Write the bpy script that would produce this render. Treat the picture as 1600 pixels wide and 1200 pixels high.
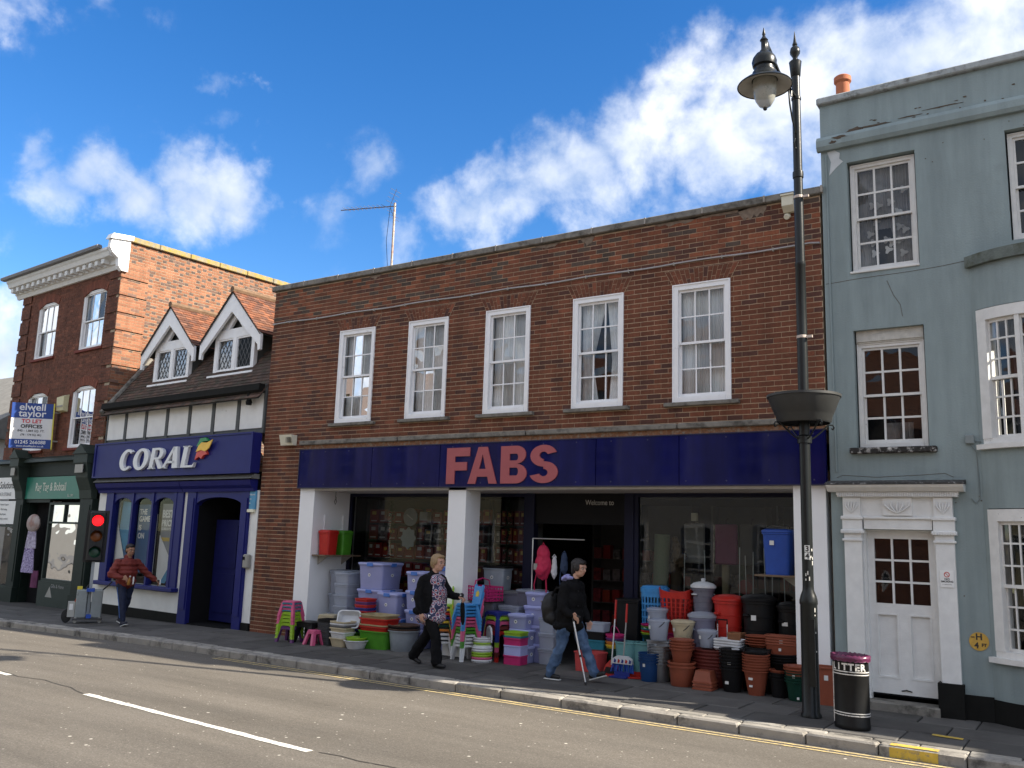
import bpy, bmesh, math, random
from mathutils import Vector, Matrix, noise
D = bpy.data; SC = bpy.context.scene; COL = SC.collection
for o in list(D.objects): D.objects.remove(o, do_unlink=True)
RND = random.Random(11)
rad = math.radians
# ------------------------------------------------------------------ camera
cam = D.objects.new('camera', D.cameras.new('camera')); COL.objects.link(cam)
cam.data.sensor_width = 36; cam.data.lens = 1392.7 / 1600 * 36; cam.data.clip_end = 2000
CAM = Vector((12.005, -12.079, 1.9))
yaw, pitch, roll = -0.5866, 0.1726, 0.0322
fw = Vector((math.sin(yaw)*math.cos(pitch), math.cos(yaw)*math.cos(pitch), math.sin(pitch)))
r0 = Vector((math.cos(yaw), -math.sin(yaw), 0)); u0 = r0.cross(fw)
rr = math.cos(roll)*r0 + math.sin(roll)*u0; uu = -math.sin(roll)*r0 + math.cos(roll)*u0
cam.matrix_world = Matrix(((rr.x, uu.x, -fw.x, CAM.x), (rr.y, uu.y, -fw.y, CAM.y), (rr.z, uu.z, -fw.z, CAM.z), (0, 0, 0, 1)))
SC.camera = cam
SC.render.resolution_x = 1024; SC.render.resolution_y = 768
SC.render.engine = 'CYCLES'
SC.cycles.max_bounces = 6; SC.cycles.diffuse_bounces = 3; SC.cycles.glossy_bounces = 3; SC.cycles.transmission_bounces = 3; SC.cycles.transparent_max_bounces = 10; SC.cycles.caustics_reflective = False; SC.cycles.caustics_refractive = False
SC.view_settings.view_transform = 'Standard'; SC.view_settings.look = 'None'
SC.view_settings.gamma = 1.0; SC.view_settings.exposure = 1.3; SC.view_settings.use_curve_mapping = False
# ------------------------------------------------------------------ sun and sky
SUNV = Vector((1.449, 0.343, 1.0)).normalized()
sun = D.objects.new('sun', D.lights.new('sun', 'SUN')); COL.objects.link(sun)
sun.data.energy = 4.7; sun.data.angle = rad(0.55); sun.data.color = (1.0, 0.91, 0.77)
sun.rotation_euler = SUNV.to_track_quat('Z', 'Y').to_euler(); sun.location = (20, 10, 30)
W = D.worlds.new('World'); SC.world = W; W.use_nodes = True
nt = W.node_tree; nt.nodes.clear()
def N(t, typ, **kw):
    n = t.nodes.new(typ)
    for k, v in kw.items(): setattr(n, k, v)
    return n
def math_n(t, op, a, b=None, clamp=False):
    n = N(t, 'ShaderNodeMath', operation=op); n.use_clamp = clamp
    for i, v in enumerate((a, b)):
        if v is None: continue
        if isinstance(v, (int, float)): n.inputs[i].default_value = v
        else: t.links.new(v, n.inputs[i])
    return n.outputs[0]
sky = N(nt, 'ShaderNodeTexSky', sky_type='NISHITA', sun_disc=False)
sky.sun_elevation = math.asin(SUNV.z); sky.sun_rotation = math.atan2(SUNV.x, SUNV.y)
sky.air_density = 1.0; sky.dust_density = 0.3; sky.ozone_density = 2.5; sky.altitude = 0
hs = N(nt, 'ShaderNodeHueSaturation'); hs.inputs['Saturation'].default_value = 1.36
hs.inputs['Hue'].default_value = .508; nt.links.new(sky.outputs[0], hs.inputs['Color'])
tc = N(nt, 'ShaderNodeTexCoord')
def pixdir(u, v):
    return (fw + rr*((u-800)/1392.7) - uu*((v-600)/1392.7)).normalized()
# clouds: soft masses (direction, angular radius, weight) broken up by fractal noise, and a broken cover over the rest of the sky
CL = [(1600,15,105,1.0),(1520,60,85,.95),(1440,95,75,.9),(1370,110,70,.85),(1310,90,42,.7),(1290,165,80,.95),(1210,190,85,.95),(1240,265,60,.8),(1130,225,75,.95),(1085,120,52,.7),(1060,170,60,.8),(1060,290,55,.65),(1000,235,75,.95),
      (920,265,70,.9),(850,285,66,.85),(780,305,60,.85),(715,330,48,.7),(665,345,38,.5),(640,385,45,.55),(560,275,42,.42),(500,345,48,.38),(85,300,48,.72),(140,285,44,.75),(200,305,46,.75),(285,262,46,.85),(300,310,52,.75),(365,315,48,.75),(405,300,30,.5),
      (262,208,34,.45),(235,185,24,.35),(362,130,26,.5),(375,205,26,.38),(415,125,16,.35),(30,12,40,.5),(160,12,34,.32),(250,20,26,.3),(28,215,30,.42),(0,540,75,1.0),(15,620,70,1.0),(1015,330,40,.4)]
acc = None
wn_ = N(nt, 'ShaderNodeTexNoise'); wn_.inputs['Scale'].default_value = 9; wn_.inputs['Detail'].default_value = 7; wn_.inputs['Roughness'].default_value = .6
nt.links.new(tc.outputs['Generated'], wn_.inputs['Vector'])
ws1 = N(nt, 'ShaderNodeVectorMath', operation='SUBTRACT'); ws1.inputs[1].default_value = (.5,.5,.5); nt.links.new(wn_.outputs['Color'], ws1.inputs[0])
ws2 = N(nt, 'ShaderNodeVectorMath', operation='SCALE'); ws2.inputs['Scale'].default_value = .15; nt.links.new(ws1.outputs[0], ws2.inputs[0])
wgen = N(nt, 'ShaderNodeVectorMath', operation='ADD'); nt.links.new(tc.outputs['Generated'], wgen.inputs[0]); nt.links.new(ws2.outputs[0], wgen.inputs[1])
for (u, v, r_, w) in CL:
    d = pixdir(u, v)
    vm = N(nt, 'ShaderNodeVectorMath', operation='DISTANCE'); vm.inputs[1].default_value = d
    nt.links.new(wgen.outputs[0], vm.inputs[0])
    mr = N(nt, 'ShaderNodeMapRange', interpolation_type='SMOOTHSTEP')
    mr.inputs['From Min'].default_value = r_/1393*2.0; mr.inputs['From Max'].default_value = r_/1393*0.15
    mr.inputs['To Min'].default_value = 0; mr.inputs['To Max'].default_value = w
    nt.links.new(vm.outputs['Value'], mr.inputs['Value'])
    acc = mr.outputs[0] if acc is None else math_n(nt, 'MAXIMUM', acc, mr.outputs[0])
nz = N(nt, 'ShaderNodeTexNoise'); nz.inputs['Scale'].default_value = 15; nz.inputs['Detail'].default_value = 9; nz.inputs['Roughness'].default_value = .56; nz.inputs['Distortion'].default_value = .25
nt.links.new(tc.outputs['Generated'], nz.inputs['Vector'])
nlow = N(nt, 'ShaderNodeTexNoise'); nlow.inputs['Scale'].default_value = 2.6; nlow.inputs['Detail'].default_value = 3
nt.links.new(tc.outputs['Generated'], nlow.inputs['Vector'])
# broken cover outside the field of the mapped masses
vfar = N(nt, 'ShaderNodeVectorMath', operation='DISTANCE'); vfar.inputs[1].default_value = pixdir(800, 420)
nt.links.new(tc.outputs['Generated'], vfar.inputs[0])
far = N(nt, 'ShaderNodeMapRange', interpolation_type='SMOOTHSTEP'); far.inputs['From Min'].default_value = .6; far.inputs['From Max'].default_value = .95
nt.links.new(vfar.outputs['Value'], far.inputs['Value'])
low = N(nt, 'ShaderNodeMapRange'); low.inputs['From Min'].default_value = .35; low.inputs['From Max'].default_value = .50
nt.links.new(nlow.outputs[0], low.inputs['Value'])
cover = math_n(nt, 'MULTIPLY', low.outputs[0], far.outputs[0])
dens = math_n(nt, 'MAXIMUM', acc, cover)
# density + noise - threshold
mask = math_n(nt, 'ADD', dens, math_n(nt, 'MULTIPLY', math_n(nt, 'SUBTRACT', nz.outputs[0], .50), 1.7))
cm = N(nt, 'ShaderNodeMapRange', interpolation_type='SMOOTHSTEP'); cm.inputs['From Min'].default_value = .10; cm.inputs['From Max'].default_value = 1.15; cm.inputs['To Max'].default_value = .97
nt.links.new(mask, cm.inputs['Value'])
dm = N(nt, 'ShaderNodeMapRange'); dm.inputs['From Min'].default_value = .02; dm.inputs['From Max'].default_value = .25
nt.links.new(dens, dm.inputs['Value'])
cmask = math_n(nt, 'MULTIPLY', cm.outputs[0], dm.outputs[0], True)
nz2 = N(nt, 'ShaderNodeTexNoise'); nz2.inputs['Scale'].default_value = 7; nz2.inputs['Detail'].default_value = 6
nt.links.new(tc.outputs['Generated'], nz2.inputs['Vector'])
crp = N(nt, 'ShaderNodeValToRGB'); crp.color_ramp.elements[0].position = .36; crp.color_ramp.elements[0].color = (.50, .58, .72, 1)
crp.color_ramp.elements[1].position = .62; crp.color_ramp.elements[1].color = (1.0, 1.0, 1.0, 1)
nt.links.new(nz2.outputs[0], crp.inputs[0])
bg1 = N(nt, 'ShaderNodeBackground'); bg1.inputs[1].default_value = 0.088
bg2 = N(nt, 'ShaderNodeBackground'); bg2.inputs[1].default_value = 0.58
nt.links.new(hs.outputs[0], bg1.inputs[0]); nt.links.new(crp.outputs[0], bg2.inputs[0])
mx = N(nt, 'ShaderNodeMixShader'); nt.links.new(cmask, mx.inputs[0]); nt.links.new(bg1.outputs[0], mx.inputs[1]); nt.links.new(bg2.outputs[0], mx.inputs[2])
wo = N(nt, 'ShaderNodeOutputWorld'); nt.links.new(mx.outputs[0], wo.inputs[0])

# ------------------------------------------------------------------ materials
MATS = {}
def M(name, col=(.5,.5,.5), rough=.6, var=.12, vs=6.0, bump=0.0, bs=80.0, metal=0.0, spec=.4, dirt=None, da=.0, ds=3.0, tint=False, trans=0.0, coat=0.0, col2=None, streak=0.0):
    if name in MATS: return MATS[name]
    m = D.materials.new(name); m.use_nodes = True; t = m.node_tree
    b = t.nodes['Principled BSDF']; b.inputs['Roughness'].default_value = rough; b.inputs['Metallic'].default_value = metal
    b.inputs['Specular IOR Level'].default_value = spec
    if coat: b.inputs['Coat Weight'].default_value = coat; b.inputs['Coat Roughness'].default_value = .05
    tcn = N(t, 'ShaderNodeTexCoord'); src = tcn.outputs['Object']
    geo = N(t, 'ShaderNodeNewGeometry'); src = geo.outputs['Position']
    n1 = N(t, 'ShaderNodeTexNoise'); n1.inputs['Scale'].default_value = vs; n1.inputs['Detail'].default_value = 6; t.links.new(src, n1.inputs['Vector'])
    if tint:
        a = N(t, 'ShaderNodeAttribute', attribute_name='tint'); base = a.outputs['Color']
    else:
        rgb = N(t, 'ShaderNodeRGB'); rgb.outputs[0].default_value = (*col, 1); base = rgb.outputs[0]
    if col2 is not None:
        mixc = N(t, 'ShaderNodeMix', data_type='RGBA'); mixc.inputs[7].default_value = (*col2, 1)
        mp = N(t, 'ShaderNodeMapRange'); mp.inputs['From Min'].default_value = .35; mp.inputs['From Max'].default_value = .65
        t.links.new(n1.outputs[0], mp.inputs[0]); t.links.new(mp.outputs[0], mixc.inputs[0]); t.links.new(base, mixc.inputs[6]); base = mixc.outputs[2]
    mp = N(t, 'ShaderNodeMapRange'); mp.inputs['From Min'].default_value = .25; mp.inputs['From Max'].default_value = .75
    mp.inputs['To Min'].default_value = 1 - var; mp.inputs['To Max'].default_value = 1 + var; t.links.new(n1.outputs[0], mp.inputs[0])
    mul = N(t, 'ShaderNodeVectorMath', operation='SCALE'); t.links.new(base, mul.inputs[0]); t.links.new(mp.outputs[0], mul.inputs['Scale'])
    c = mul.outputs[0]
    if streak:      # run-off streaks, drawn out downwards
        mpg = N(t, 'ShaderNodeMapping'); mpg.inputs['Scale'].default_value = (2.6, 2.6, .30); t.links.new(src, mpg.inputs['Vector'])
        n5 = N(t, 'ShaderNodeTexNoise'); n5.inputs['Scale'].default_value = 1.6; n5.inputs['Detail'].default_value = 7; n5.inputs['Roughness'].default_value = .65; t.links.new(mpg.outputs[0], n5.inputs['Vector'])
        r5 = N(t, 'ShaderNodeMapRange'); r5.inputs['From Min'].default_value = .35; r5.inputs['From Max'].default_value = .62; r5.inputs['To Min'].default_value = 1-streak; r5.inputs['To Max'].default_value = 1.06; t.links.new(n5.outputs[0], r5.inputs[0])
        m5 = N(t, 'ShaderNodeVectorMath', operation='SCALE'); t.links.new(c, m5.inputs[0]); t.links.new(r5.outputs[0], m5.inputs['Scale']); c = m5.outputs[0]
    if dirt is not None:
        n2 = N(t, 'ShaderNodeTexNoise'); n2.inputs['Scale'].default_value = ds; n2.inputs['Detail'].default_value = 10; n2.inputs['Roughness'].default_value = .7; t.links.new(src, n2.inputs['Vector'])
        r2 = N(t, 'ShaderNodeMapRange'); r2.inputs['From Min'].default_value = .62 - da*.35; r2.inputs['From Max'].default_value = .74 - da*.2; t.links.new(n2.outputs[0], r2.inputs[0])
        mixd = N(t, 'ShaderNodeMix', data_type='RGBA'); mixd.inputs[7].default_value = (*dirt, 1)
        t.links.new(r2.outputs[0], mixd.inputs[0]); t.links.new(c, mixd.inputs[6]); c = mixd.outputs[2]
    t.links.new(c, b.inputs['Base Color'])
    if bump:
        n3 = N(t, 'ShaderNodeTexNoise'); n3.inputs['Scale'].default_value = bs; n3.inputs['Detail'].default_value = 5; t.links.new(src, n3.inputs['Vector'])
        bp = N(t, 'ShaderNodeBump'); bp.inputs['Strength'].default_value = bump; bp.inputs['Distance'].default_value = .01
        t.links.new(n3.outputs[0], bp.inputs['Height']); t.links.new(bp.outputs[0], b.inputs['Normal'])
    if trans:   # cloudy plastic: part of the light goes straight through
        tr = N(t, 'ShaderNodeBsdfTransparent'); tr.inputs[0].default_value = (.92, .93, .96, 1)
        ms = N(t, 'ShaderNodeMixShader'); ms.inputs[0].default_value = trans
        t.links.new(b.outputs[0], ms.inputs[1]); t.links.new(tr.outputs[0], ms.inputs[2]); t.links.new(ms.outputs[0], t.nodes['Material Output'].inputs[0])
    MATS[name] = m; return m
def M_glass(name, tintc=(.85,.9,.9), bump=.0, bs=2.0, ior=1.5, mul=1.15):
    if name in MATS: return MATS[name]
    m = D.materials.new(name); m.use_nodes = True; t = m.node_tree; t.nodes.clear()
    tr = N(t, 'ShaderNodeBsdfTransparent'); tr.inputs[0].default_value = (*tintc, 1)
    gl = N(t, 'ShaderNodeBsdfGlossy'); gl.inputs['Roughness'].default_value = .015
    fr = N(t, 'ShaderNodeFresnel'); fr.inputs[0].default_value = ior
    if bump:
        geo = N(t, 'ShaderNodeNewGeometry'); n3 = N(t, 'ShaderNodeTexNoise'); n3.inputs['Scale'].default_value = bs; n3.inputs['Detail'].default_value = 1; t.links.new(geo.outputs['Position'], n3.inputs['Vector'])
        bp = N(t, 'ShaderNodeBump'); bp.inputs['Strength'].default_value = bump; bp.inputs['Distance'].default_value = .05; t.links.new(n3.outputs[0], bp.inputs['Height']); t.links.new(bp.outputs[0], gl.inputs['Normal'])
    k = math_n(t, 'MULTIPLY', fr.outputs[0], mul, True)
    ms = N(t, 'ShaderNodeMixShader'); t.links.new(k, ms.inputs[0]); t.links.new(tr.outputs[0], ms.inputs[1]); t.links.new(gl.outputs[0], ms.inputs[2])
    ou = N(t, 'ShaderNodeOutputMaterial'); t.links.new(ms.outputs[0], ou.inputs[0]); MATS[name] = m; return m
def M_emit(name, col, s):
    if name in MATS: return MATS[name]
    m = D.materials.new(name); m.use_nodes = True; b = m.node_tree.nodes['Principled BSDF']
    b.inputs['Base Color'].default_value = (*col, 1); b.inputs['Emission Color'].default_value = (*col, 1); b.inputs['Emission Strength'].default_value = s
    MATS[name] = m; return m

# ------------------------------------------------------------------ mesh helpers
I4 = Matrix.Identity(4)
def T(x, y, z): return Matrix.Translation((x, y, z))
def RZ(a): return Matrix.Rotation(a, 4, 'Z')
def RX(a): return Matrix.Rotation(a, 4, 'X')
def RY(a): return Matrix.Rotation(a, 4, 'Y')
class MB:
    def __init__(s): s.v = []; s.f = []; s.t = []; s.cur = None
    def add(s, vs, fs, M_=None):
        k = len(s.v)
        s.v += [tuple(M_ @ Vector(p)) if M_ is not None else tuple(p) for p in vs]
        for q in fs: s.f.append(tuple(i + k for i in q)); s.t.append(s.cur)
        return s
    def box(s, x0, x1, y0, y1, z0, z1, M_=None):
        return s.add([(x0,y0,z0),(x1,y0,z0),(x1,y1,z0),(x0,y1,z0),(x0,y0,z1),(x1,y0,z1),(x1,y1,z1),(x0,y1,z1)],
                     [(0,3,2,1),(4,5,6,7),(0,1,5,4),(1,2,6,5),(2,3,7,6),(3,0,4,7)], M_)
    def bbox(s, x0, x1, y0, y1, z0, z1, b=.005, M_=None):
        """box with chamfered upright and top edges"""
        b = min(b, (x1-x0)*.4, (y1-y0)*.4, (z1-z0)*.4)
        def ring(i, z): return [(x0+i+b,y0+i,z),(x1-i-b,y0+i,z),(x1-i,y0+i+b,z),(x1-i,y1-i-b,z),(x1-i-b,y1-i,z),(x0+i+b,y1-i,z),(x0+i,y1-i-b,z),(x0+i,y0+i+b,z)]
        vs = ring(b, z0) + ring(0, z0+b) + ring(0, z1-b) + ring(b, z1)
        fs = [tuple(range(7,-1,-1)), tuple(range(24,32))]
        for k in range(3):
            for i in range(8): j = (i+1) % 8; fs.append((k*8+i, k*8+j, k*8+8+j, k*8+8+i))
        return s.add(vs, fs, M_)
    def loft(s, rings, cap0=True, cap1=True, M_=None):
        n = len(rings[0]); vs = [p for r_ in rings for p in r_]; fs = []
        for k in range(len(rings)-1):
            for i in range(n): j = (i+1) % n; fs.append((k*n+i, k*n+j, (k+1)*n+j, (k+1)*n+i))
        if cap0: fs.append(tuple(range(n-1,-1,-1)))
        if cap1: fs.append(tuple(range((len(rings)-1)*n, len(rings)*n)))
        return s.add(vs, fs, M_)
    def lathe(s, prof, n=24, M_=None, cap0=True, cap1=True, sy=1.0):
        return s.loft([[(r_*math.cos(2*math.pi*i/n), sy*r_*math.sin(2*math.pi*i/n), z) for i in range(n)] for r_, z in prof], cap0, cap1, M_)
    def tube(s, pts, r_, n=8, M_=None, caps=True):
        pts = [Vector(p) for p in pts]; rs = r_ if isinstance(r_, (list, tuple)) else [r_]*len(pts); rings = []
        prev = None
        for i, p in enumerate(pts):
            d = (pts[min(i+1, len(pts)-1)] - pts[max(i-1, 0)]).normalized()
            if prev is None: a = d.orthogonal().normalized()
            else:
                a = prev - d*prev.dot(d); a = a.normalized() if a.length > 1e-6 else d.orthogonal().normalized()
            prev = a; b = d.cross(a)
            rings.append([tuple(p + (a*math.cos(2*math.pi*k/n) + b*math.sin(2*math.pi*k/n))*rs[i]) for k in range(n)])
        return s.loft(rings, caps, caps, M_)
    def prism(s, poly, d0, d1, M_=None, axis='y'):
        """2-d outline (a,b) extruded: axis y -> (a, d, b); z -> (a, b, d); x -> (d, a, b)"""
        g = {'y': lambda a, b, d: (a, d, b), 'z': lambda a, b, d: (a, b, d), 'x': lambda a, b, d: (d, a, b)}[axis]
        n = len(poly); vs = [g(a, b, d0) for a, b in poly] + [g(a, b, d1) for a, b in poly]
        fs = [tuple(range(n)), tuple(range(2*n-1, n-1, -1))] + [(i, i+n, (i+1) % n + n, (i+1) % n) for i in range(n)]
        return s.add(vs, fs, M_)
    def sphere(s, c, r_, n=12, m=8, M_=None):
        rx, ry, rz = r_ if isinstance(r_, (tuple, list)) else (r_, r_, r_)
        prof = [(math.sin(math.pi*(k+.02)/(m+.04)), -math.cos(math.pi*(k+.02)/(m+.04))) for k in range(m+1)]
        return s.loft([[(c[0]+rx*a*math.cos(2*math.pi*i/n), c[1]+ry*a*math.sin(2*math.pi*i/n), c[2]+rz*b) for i in range(n)] for a, b in prof], True, True, M_)
    def mesh(s, name, mat=None, smooth=False, angle=None):
        me = D.meshes.new(name); me.from_pydata(s.v, [], s.f); me.validate(); 
        bm = bmesh.new(); bm.from_mesh(me); bmesh.ops.recalc_face_normals(bm, faces=bm.faces); bm.to_mesh(me); bm.free()
        if any(q is not None for q in s.t) and len(me.polygons) == len(s.t):
            at = me.color_attributes.new('tint', 'FLOAT_COLOR', 'CORNER'); data = []
            for p in me.polygons:
                cc = s.t[p.index] or (.5,.5,.5)
                data += [cc[0], cc[1], cc[2], 1.0] * p.loop_total
            at.data.foreach_set('color', data)
        if mat: me.materials.append(mat)
        if smooth: me.polygons.foreach_set('use_smooth', [True]*len(me.polygons)); me.set_sharp_from_angle(angle=rad(angle or 38))
        return me
    def build(s, name, mat, parent=None, smooth=False, angle=None, keep=False):
        return obj(name, s.mesh(name, mat, smooth, angle), parent, keep)
def obj(name, me, parent=None, keep=False):
    o = D.objects.new(name, me); COL.objects.link(o)
    if parent is not None:
        o.parent = parent
        if keep: o.matrix_parent_inverse = parent.matrix_basis.inverted()
    return o
def tag(o, label=None, cat=None, group=None, kind=None):
    if label: o['label'] = label
    if cat: o['category'] = cat
    if group: o['group'] = group
    if kind: o['kind'] = kind
    return o
def thing(name, label, cat, loc=(0,0,0), rz=0.0, group=None, kind=None):
    o = D.objects.new(name, None); COL.objects.link(o); o.location = loc; o.rotation_euler = (0, 0, rz); o.empty_display_size = .2
    return tag(o, label, cat, group, kind)
def copy_tree(o, parent=None):
    c = o.copy(); COL.objects.link(c); c.parent = parent
    for ch in [q for q in D.objects if q.parent is o]: copy_tree(ch, c)
    return c
def text(name, body, size, mat, parent, M_, extrude=.004, offset=0.0, shear=0.0, sx=1.0, align='LEFT', space=1.0):
    cu = D.curves.new(name, 'FONT'); cu.body = body; cu.size = size; cu.extrude = extrude; cu.offset = offset; cu.shear = shear; cu.align_x = align; cu.space_character = space; cu.resolution_u = 4
    tmp = D.objects.new('tmp_text', cu); COL.objects.link(tmp)
    me = D.meshes.new_from_object(tmp.evaluated_get(bpy.context.evaluated_depsgraph_get())); D.objects.remove(tmp, do_unlink=True)
    me.transform(M_ @ Matrix.Diagonal((sx, 1, 1, 1))); me.materials.clear(); me.materials.append(mat); me.name = name
    return obj(name, me, parent)
def FRONT(x, y, z): return T(x, y, z) @ RX(rad(90))      # text upright, facing -y
def gz(x, y=0):                                            # pavement height
    return 0.0 if x > -2 else -0.011*(-2 - x)
def rect_minus(s0, s1, holes):
    segs = [(s0, s1)]
    for a, b in holes:
        segs = [q for p, r_ in segs for q in ((p, min(r_, a)), (max(p, b), r_)) if q[1] - q[0] > .001]
    return segs
def cells(s0, s1, z0, z1, holes):
    zs = sorted({z0, z1, *[min(max(h[i], z0), z1) for h in holes for i in (2, 3)]})
    for a, b in zip(zs[:-1], zs[1:]):
        m = (a+b)/2
        for p, q in rect_minus(s0, s1, [(h[0], h[1]) for h in holes if h[2] < m < h[3]]): yield p, q, a, b
BRICKM = {}
def brick_wall(parent, s0, s1, z0, z1, holes, place, tone, mortar, bmat, bond='stretcher', indiv=300, near=None, back=.1, seed=1, wallname='wall', proud=.0, course=.075, bl=.225):
    """backing of mortar plus bricks; the `indiv` bricks that show largest are objects, the rest one mesh. place(s,d,z) -> local point, d outward"""
    rn = random.Random(seed); mb = MB()
    ax = Vector(place(1,0,0)) - Vector(place(0,0,0)); 
    def pbox(mb_, a, b, d0, d1, c, e):
        mb_.add([place(a,d1,c),place(b,d1,c),place(b,d0,c),place(a,d0,c),place(a,d1,e),place(b,d1,e),place(b,d0,e),place(a,d0,e)],
            [(0,1,2,3),(4,7,6,5),(0,4,5,1),(1,5,6,2),(2,6,7,3),(3,7,4,0)])
    for a, b, c, e in cells(s0, s1, z0, z1, holes): pbox(mb, a, b, -back, -.006+proud, c, e)
    wall = mb.build(wallname, mortar, parent)
    br = []; k = 0; z = z0
    while z < z1 - .02:
        zt = min(z + course - .0105, z1); zm = z + course/2
        hs_ = [(h[0], h[1]) for h in holes if h[2] < zm < h[3]]
        s = s0
        if bond == 'stretcher': seq = None; s = s0 - (bl/2 if k % 2 else 0); w = lambda i: bl
        else: w = (lambda i: bl if i % 2 == 0 else bl/2); s = s0 - (bl*.75 if k % 2 else 0) - (0 if k % 2 else 0)
        i = 0
        while s < s1:
            e = s + w(i)
            for p, q in rect_minus(max(s+.0045, s0), min(e-.0045, s1), hs_):
                if q - p > .025: br.append((p, q, z+.002, zt, i, k))
            s = e; i += 1
        z += course; k += 1
    if near: br.sort(key=near)
    rest = MB()
    R3 = Matrix((tuple(place(1,0,0)), tuple(place(0,1,0)), tuple(place(0,0,1))))
    o0 = Vector(place(0,0,0)); ex = Vector(place(1,0,0))-o0; en = Vector(place(0,1,0))-o0
    for n, (p, q, c, e, i, k) in enumerate(br):
        tn = tone(rn, (p+q)/2, (c+e)/2, q-p); d1 = proud + rn.uniform(-.002, .002)
        if n < indiv:
            key = (round(q-p, 2), round(e-c, 3), tuple(round(x*25) for x in tn), bmat.name, round(ex.x*100), round(proud, 3))
            if key not in BRICKM:
                m2 = MB(); m2.cur = tn; h = (q-p)/2
                P = lambda a, d, zz: tuple(ex*a + en*d + Vector((0,0,zz)))
                m2.add([P(-h,0,0),P(h,0,0),P(h,-.02-proud,0),P(-h,-.02-proud,0),P(-h,0,e-c),P(h,0,e-c),P(h,-.02-proud,e-c),P(-h,-.02-proud,e-c)], [(0,1,2,3),(4,7,6,5),(0,4,5,1),(1,5,6,2),(2,6,7,3),(3,7,4,0)])
                BRICKM[key] = m2.mesh('brick', bmat)
            o = obj('brick', BRICKM[key], wall); o.location = place((p+q)/2, d1, c)
        else:
            rest.cur = tn; pbox(rest, p, q, -.02, d1, c, e)
    if rest.v: tag(rest.build('brickwork', bmat, wall), 'courses of smaller bricks', None, None, 'stuff')
    return wall
# ================================================================== ground, road, pavement
asph = M('asphalt', (.148,.131,.109), .85, .18, 1.1, .5, 160, spec=.3, col2=(.122,.109,.092))
def speckle(mat, col, sc=70, thr=.13, amt=.8, frac=.28):
    t = mat.node_tree; b = t.nodes['Principled BSDF']; l = b.inputs['Base Color'].links[0].from_socket
    geo = N(t, 'ShaderNodeNewGeometry'); vo = N(t, 'ShaderNodeTexVoronoi'); vo.inputs['Scale'].default_value = sc; t.links.new(geo.outputs['Position'], vo.inputs['Vector'])
    r_ = N(t, 'ShaderNodeMapRange'); r_.inputs['From Min'].default_value = thr; r_.inputs['From Max'].default_value = thr*.5; r_.inputs['To Max'].default_value = amt; t.links.new(vo.outputs['Distance'], r_.inputs[0])
    sx = N(t, 'ShaderNodeSeparateColor'); t.links.new(vo.outputs['Color'], sx.inputs[0])
    g = math_n(t, 'GREATER_THAN', sx.outputs[0], 1-frac); k = math_n(t, 'MULTIPLY', r_.outputs[0], g)
    mixd = N(t, 'ShaderNodeMix', data_type='RGBA'); mixd.inputs[7].default_value = (*col, 1); t.links.new(k, mixd.inputs[0]); t.links.new(l, mixd.inputs[6]); t.links.new(mixd.outputs[2], b.inputs['Base Color'])
speckle(asph, (.23,.21,.18), 60, .55, .6, .40); speckle(asph, (.05,.046,.04), 42, .45, .5, .35); speckle(asph, (.62,.58,.50), 12, .14, .9, .22); speckle(asph, (.66,.62,.54), 4.5, .10, .95, .30)
_t = asph.node_tree; _b = _t.nodes['Principled BSDF']; _l = _b.inputs['Base Color'].links[0].from_socket; _g = N(_t, 'ShaderNodeNewGeometry'); _mp = N(_t, 'ShaderNodeMapping'); _mp.inputs['Scale'].default_value = (.10, 1.0, 1); _mp.inputs['Rotation'].default_value = (0,0,rad(3)); _t.links.new(_g.outputs['Position'], _mp.inputs[0]); _n = N(_t, 'ShaderNodeTexNoise'); _n.inputs['Scale'].default_value = 1.3; _n.inputs['Detail'].default_value = 8; _n.inputs['Roughness'].default_value = .65; _t.links.new(_mp.outputs[0], _n.inputs[0]); _mr = N(_t, 'ShaderNodeMapRange'); _mr.inputs['From Min'].default_value = .3; _mr.inputs['From Max'].default_value = .7; _mr.inputs['To Min'].default_value = .72; _mr.inputs['To Max'].default_value = 1.22; _t.links.new(_n.outputs[0], _mr.inputs[0]); _vm = N(_t, 'ShaderNodeVectorMath', operation='SCALE'); _t.links.new(_l, _vm.inputs[0]); _t.links.new(_mr.outputs[0], _vm.inputs['Scale']); _t.links.new(_vm.outputs[0], _b.inputs['Base Color'])
slabm = M('paving', (.085,.080,.074), .85, .18, 3.0, .35, 90, dirt=(.06,.056,.052), da=.35, ds=2.2)
_t = slabm.node_tree; _b = _t.nodes['Principled BSDF']; _l = _b.inputs['Base Color'].links[0].from_socket; _oi = N(_t, 'ShaderNodeObjectInfo'); _mr = N(_t, 'ShaderNodeMapRange'); _mr.inputs['To Min'].default_value = .78; _mr.inputs['To Max'].default_value = 1.3; _t.links.new(_oi.outputs['Random'], _mr.inputs[0]); _vm = N(_t, 'ShaderNodeVectorMath', operation='SCALE'); _t.links.new(_l, _vm.inputs[0]); _t.links.new(_mr.outputs[0], _vm.inputs['Scale']); _t.links.new(_vm.outputs[0], _b.inputs['Base Color'])
kerbm = M('kerb_granite', (.29,.268,.235), .85, .2, 5, .45, 70, dirt=(.09,.083,.075), da=.3, ds=4)
jointm = M('joint_dirt', (.05,.046,.042), .95)
yel = M('yellow_paint', (.62,.42,.06), .7, .15, 12, dirt=(.22,.19,.15), da=.35, ds=14)
yelf = M('yellow_line_paint', (.60,.46,.20), .75, .15, 12, dirt=(.24,.21,.17), da=.55, ds=18)
whl = M('white_line_paint', (.80,.78,.70), .7, .08, 12, dirt=(.3,.27,.23), da=.42, ds=20)
XS = [-250, -30, -14, -8, -2, 14, 60, 250]
def cg(x): return gz(max(x, -30))
KY = -2.15
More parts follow.
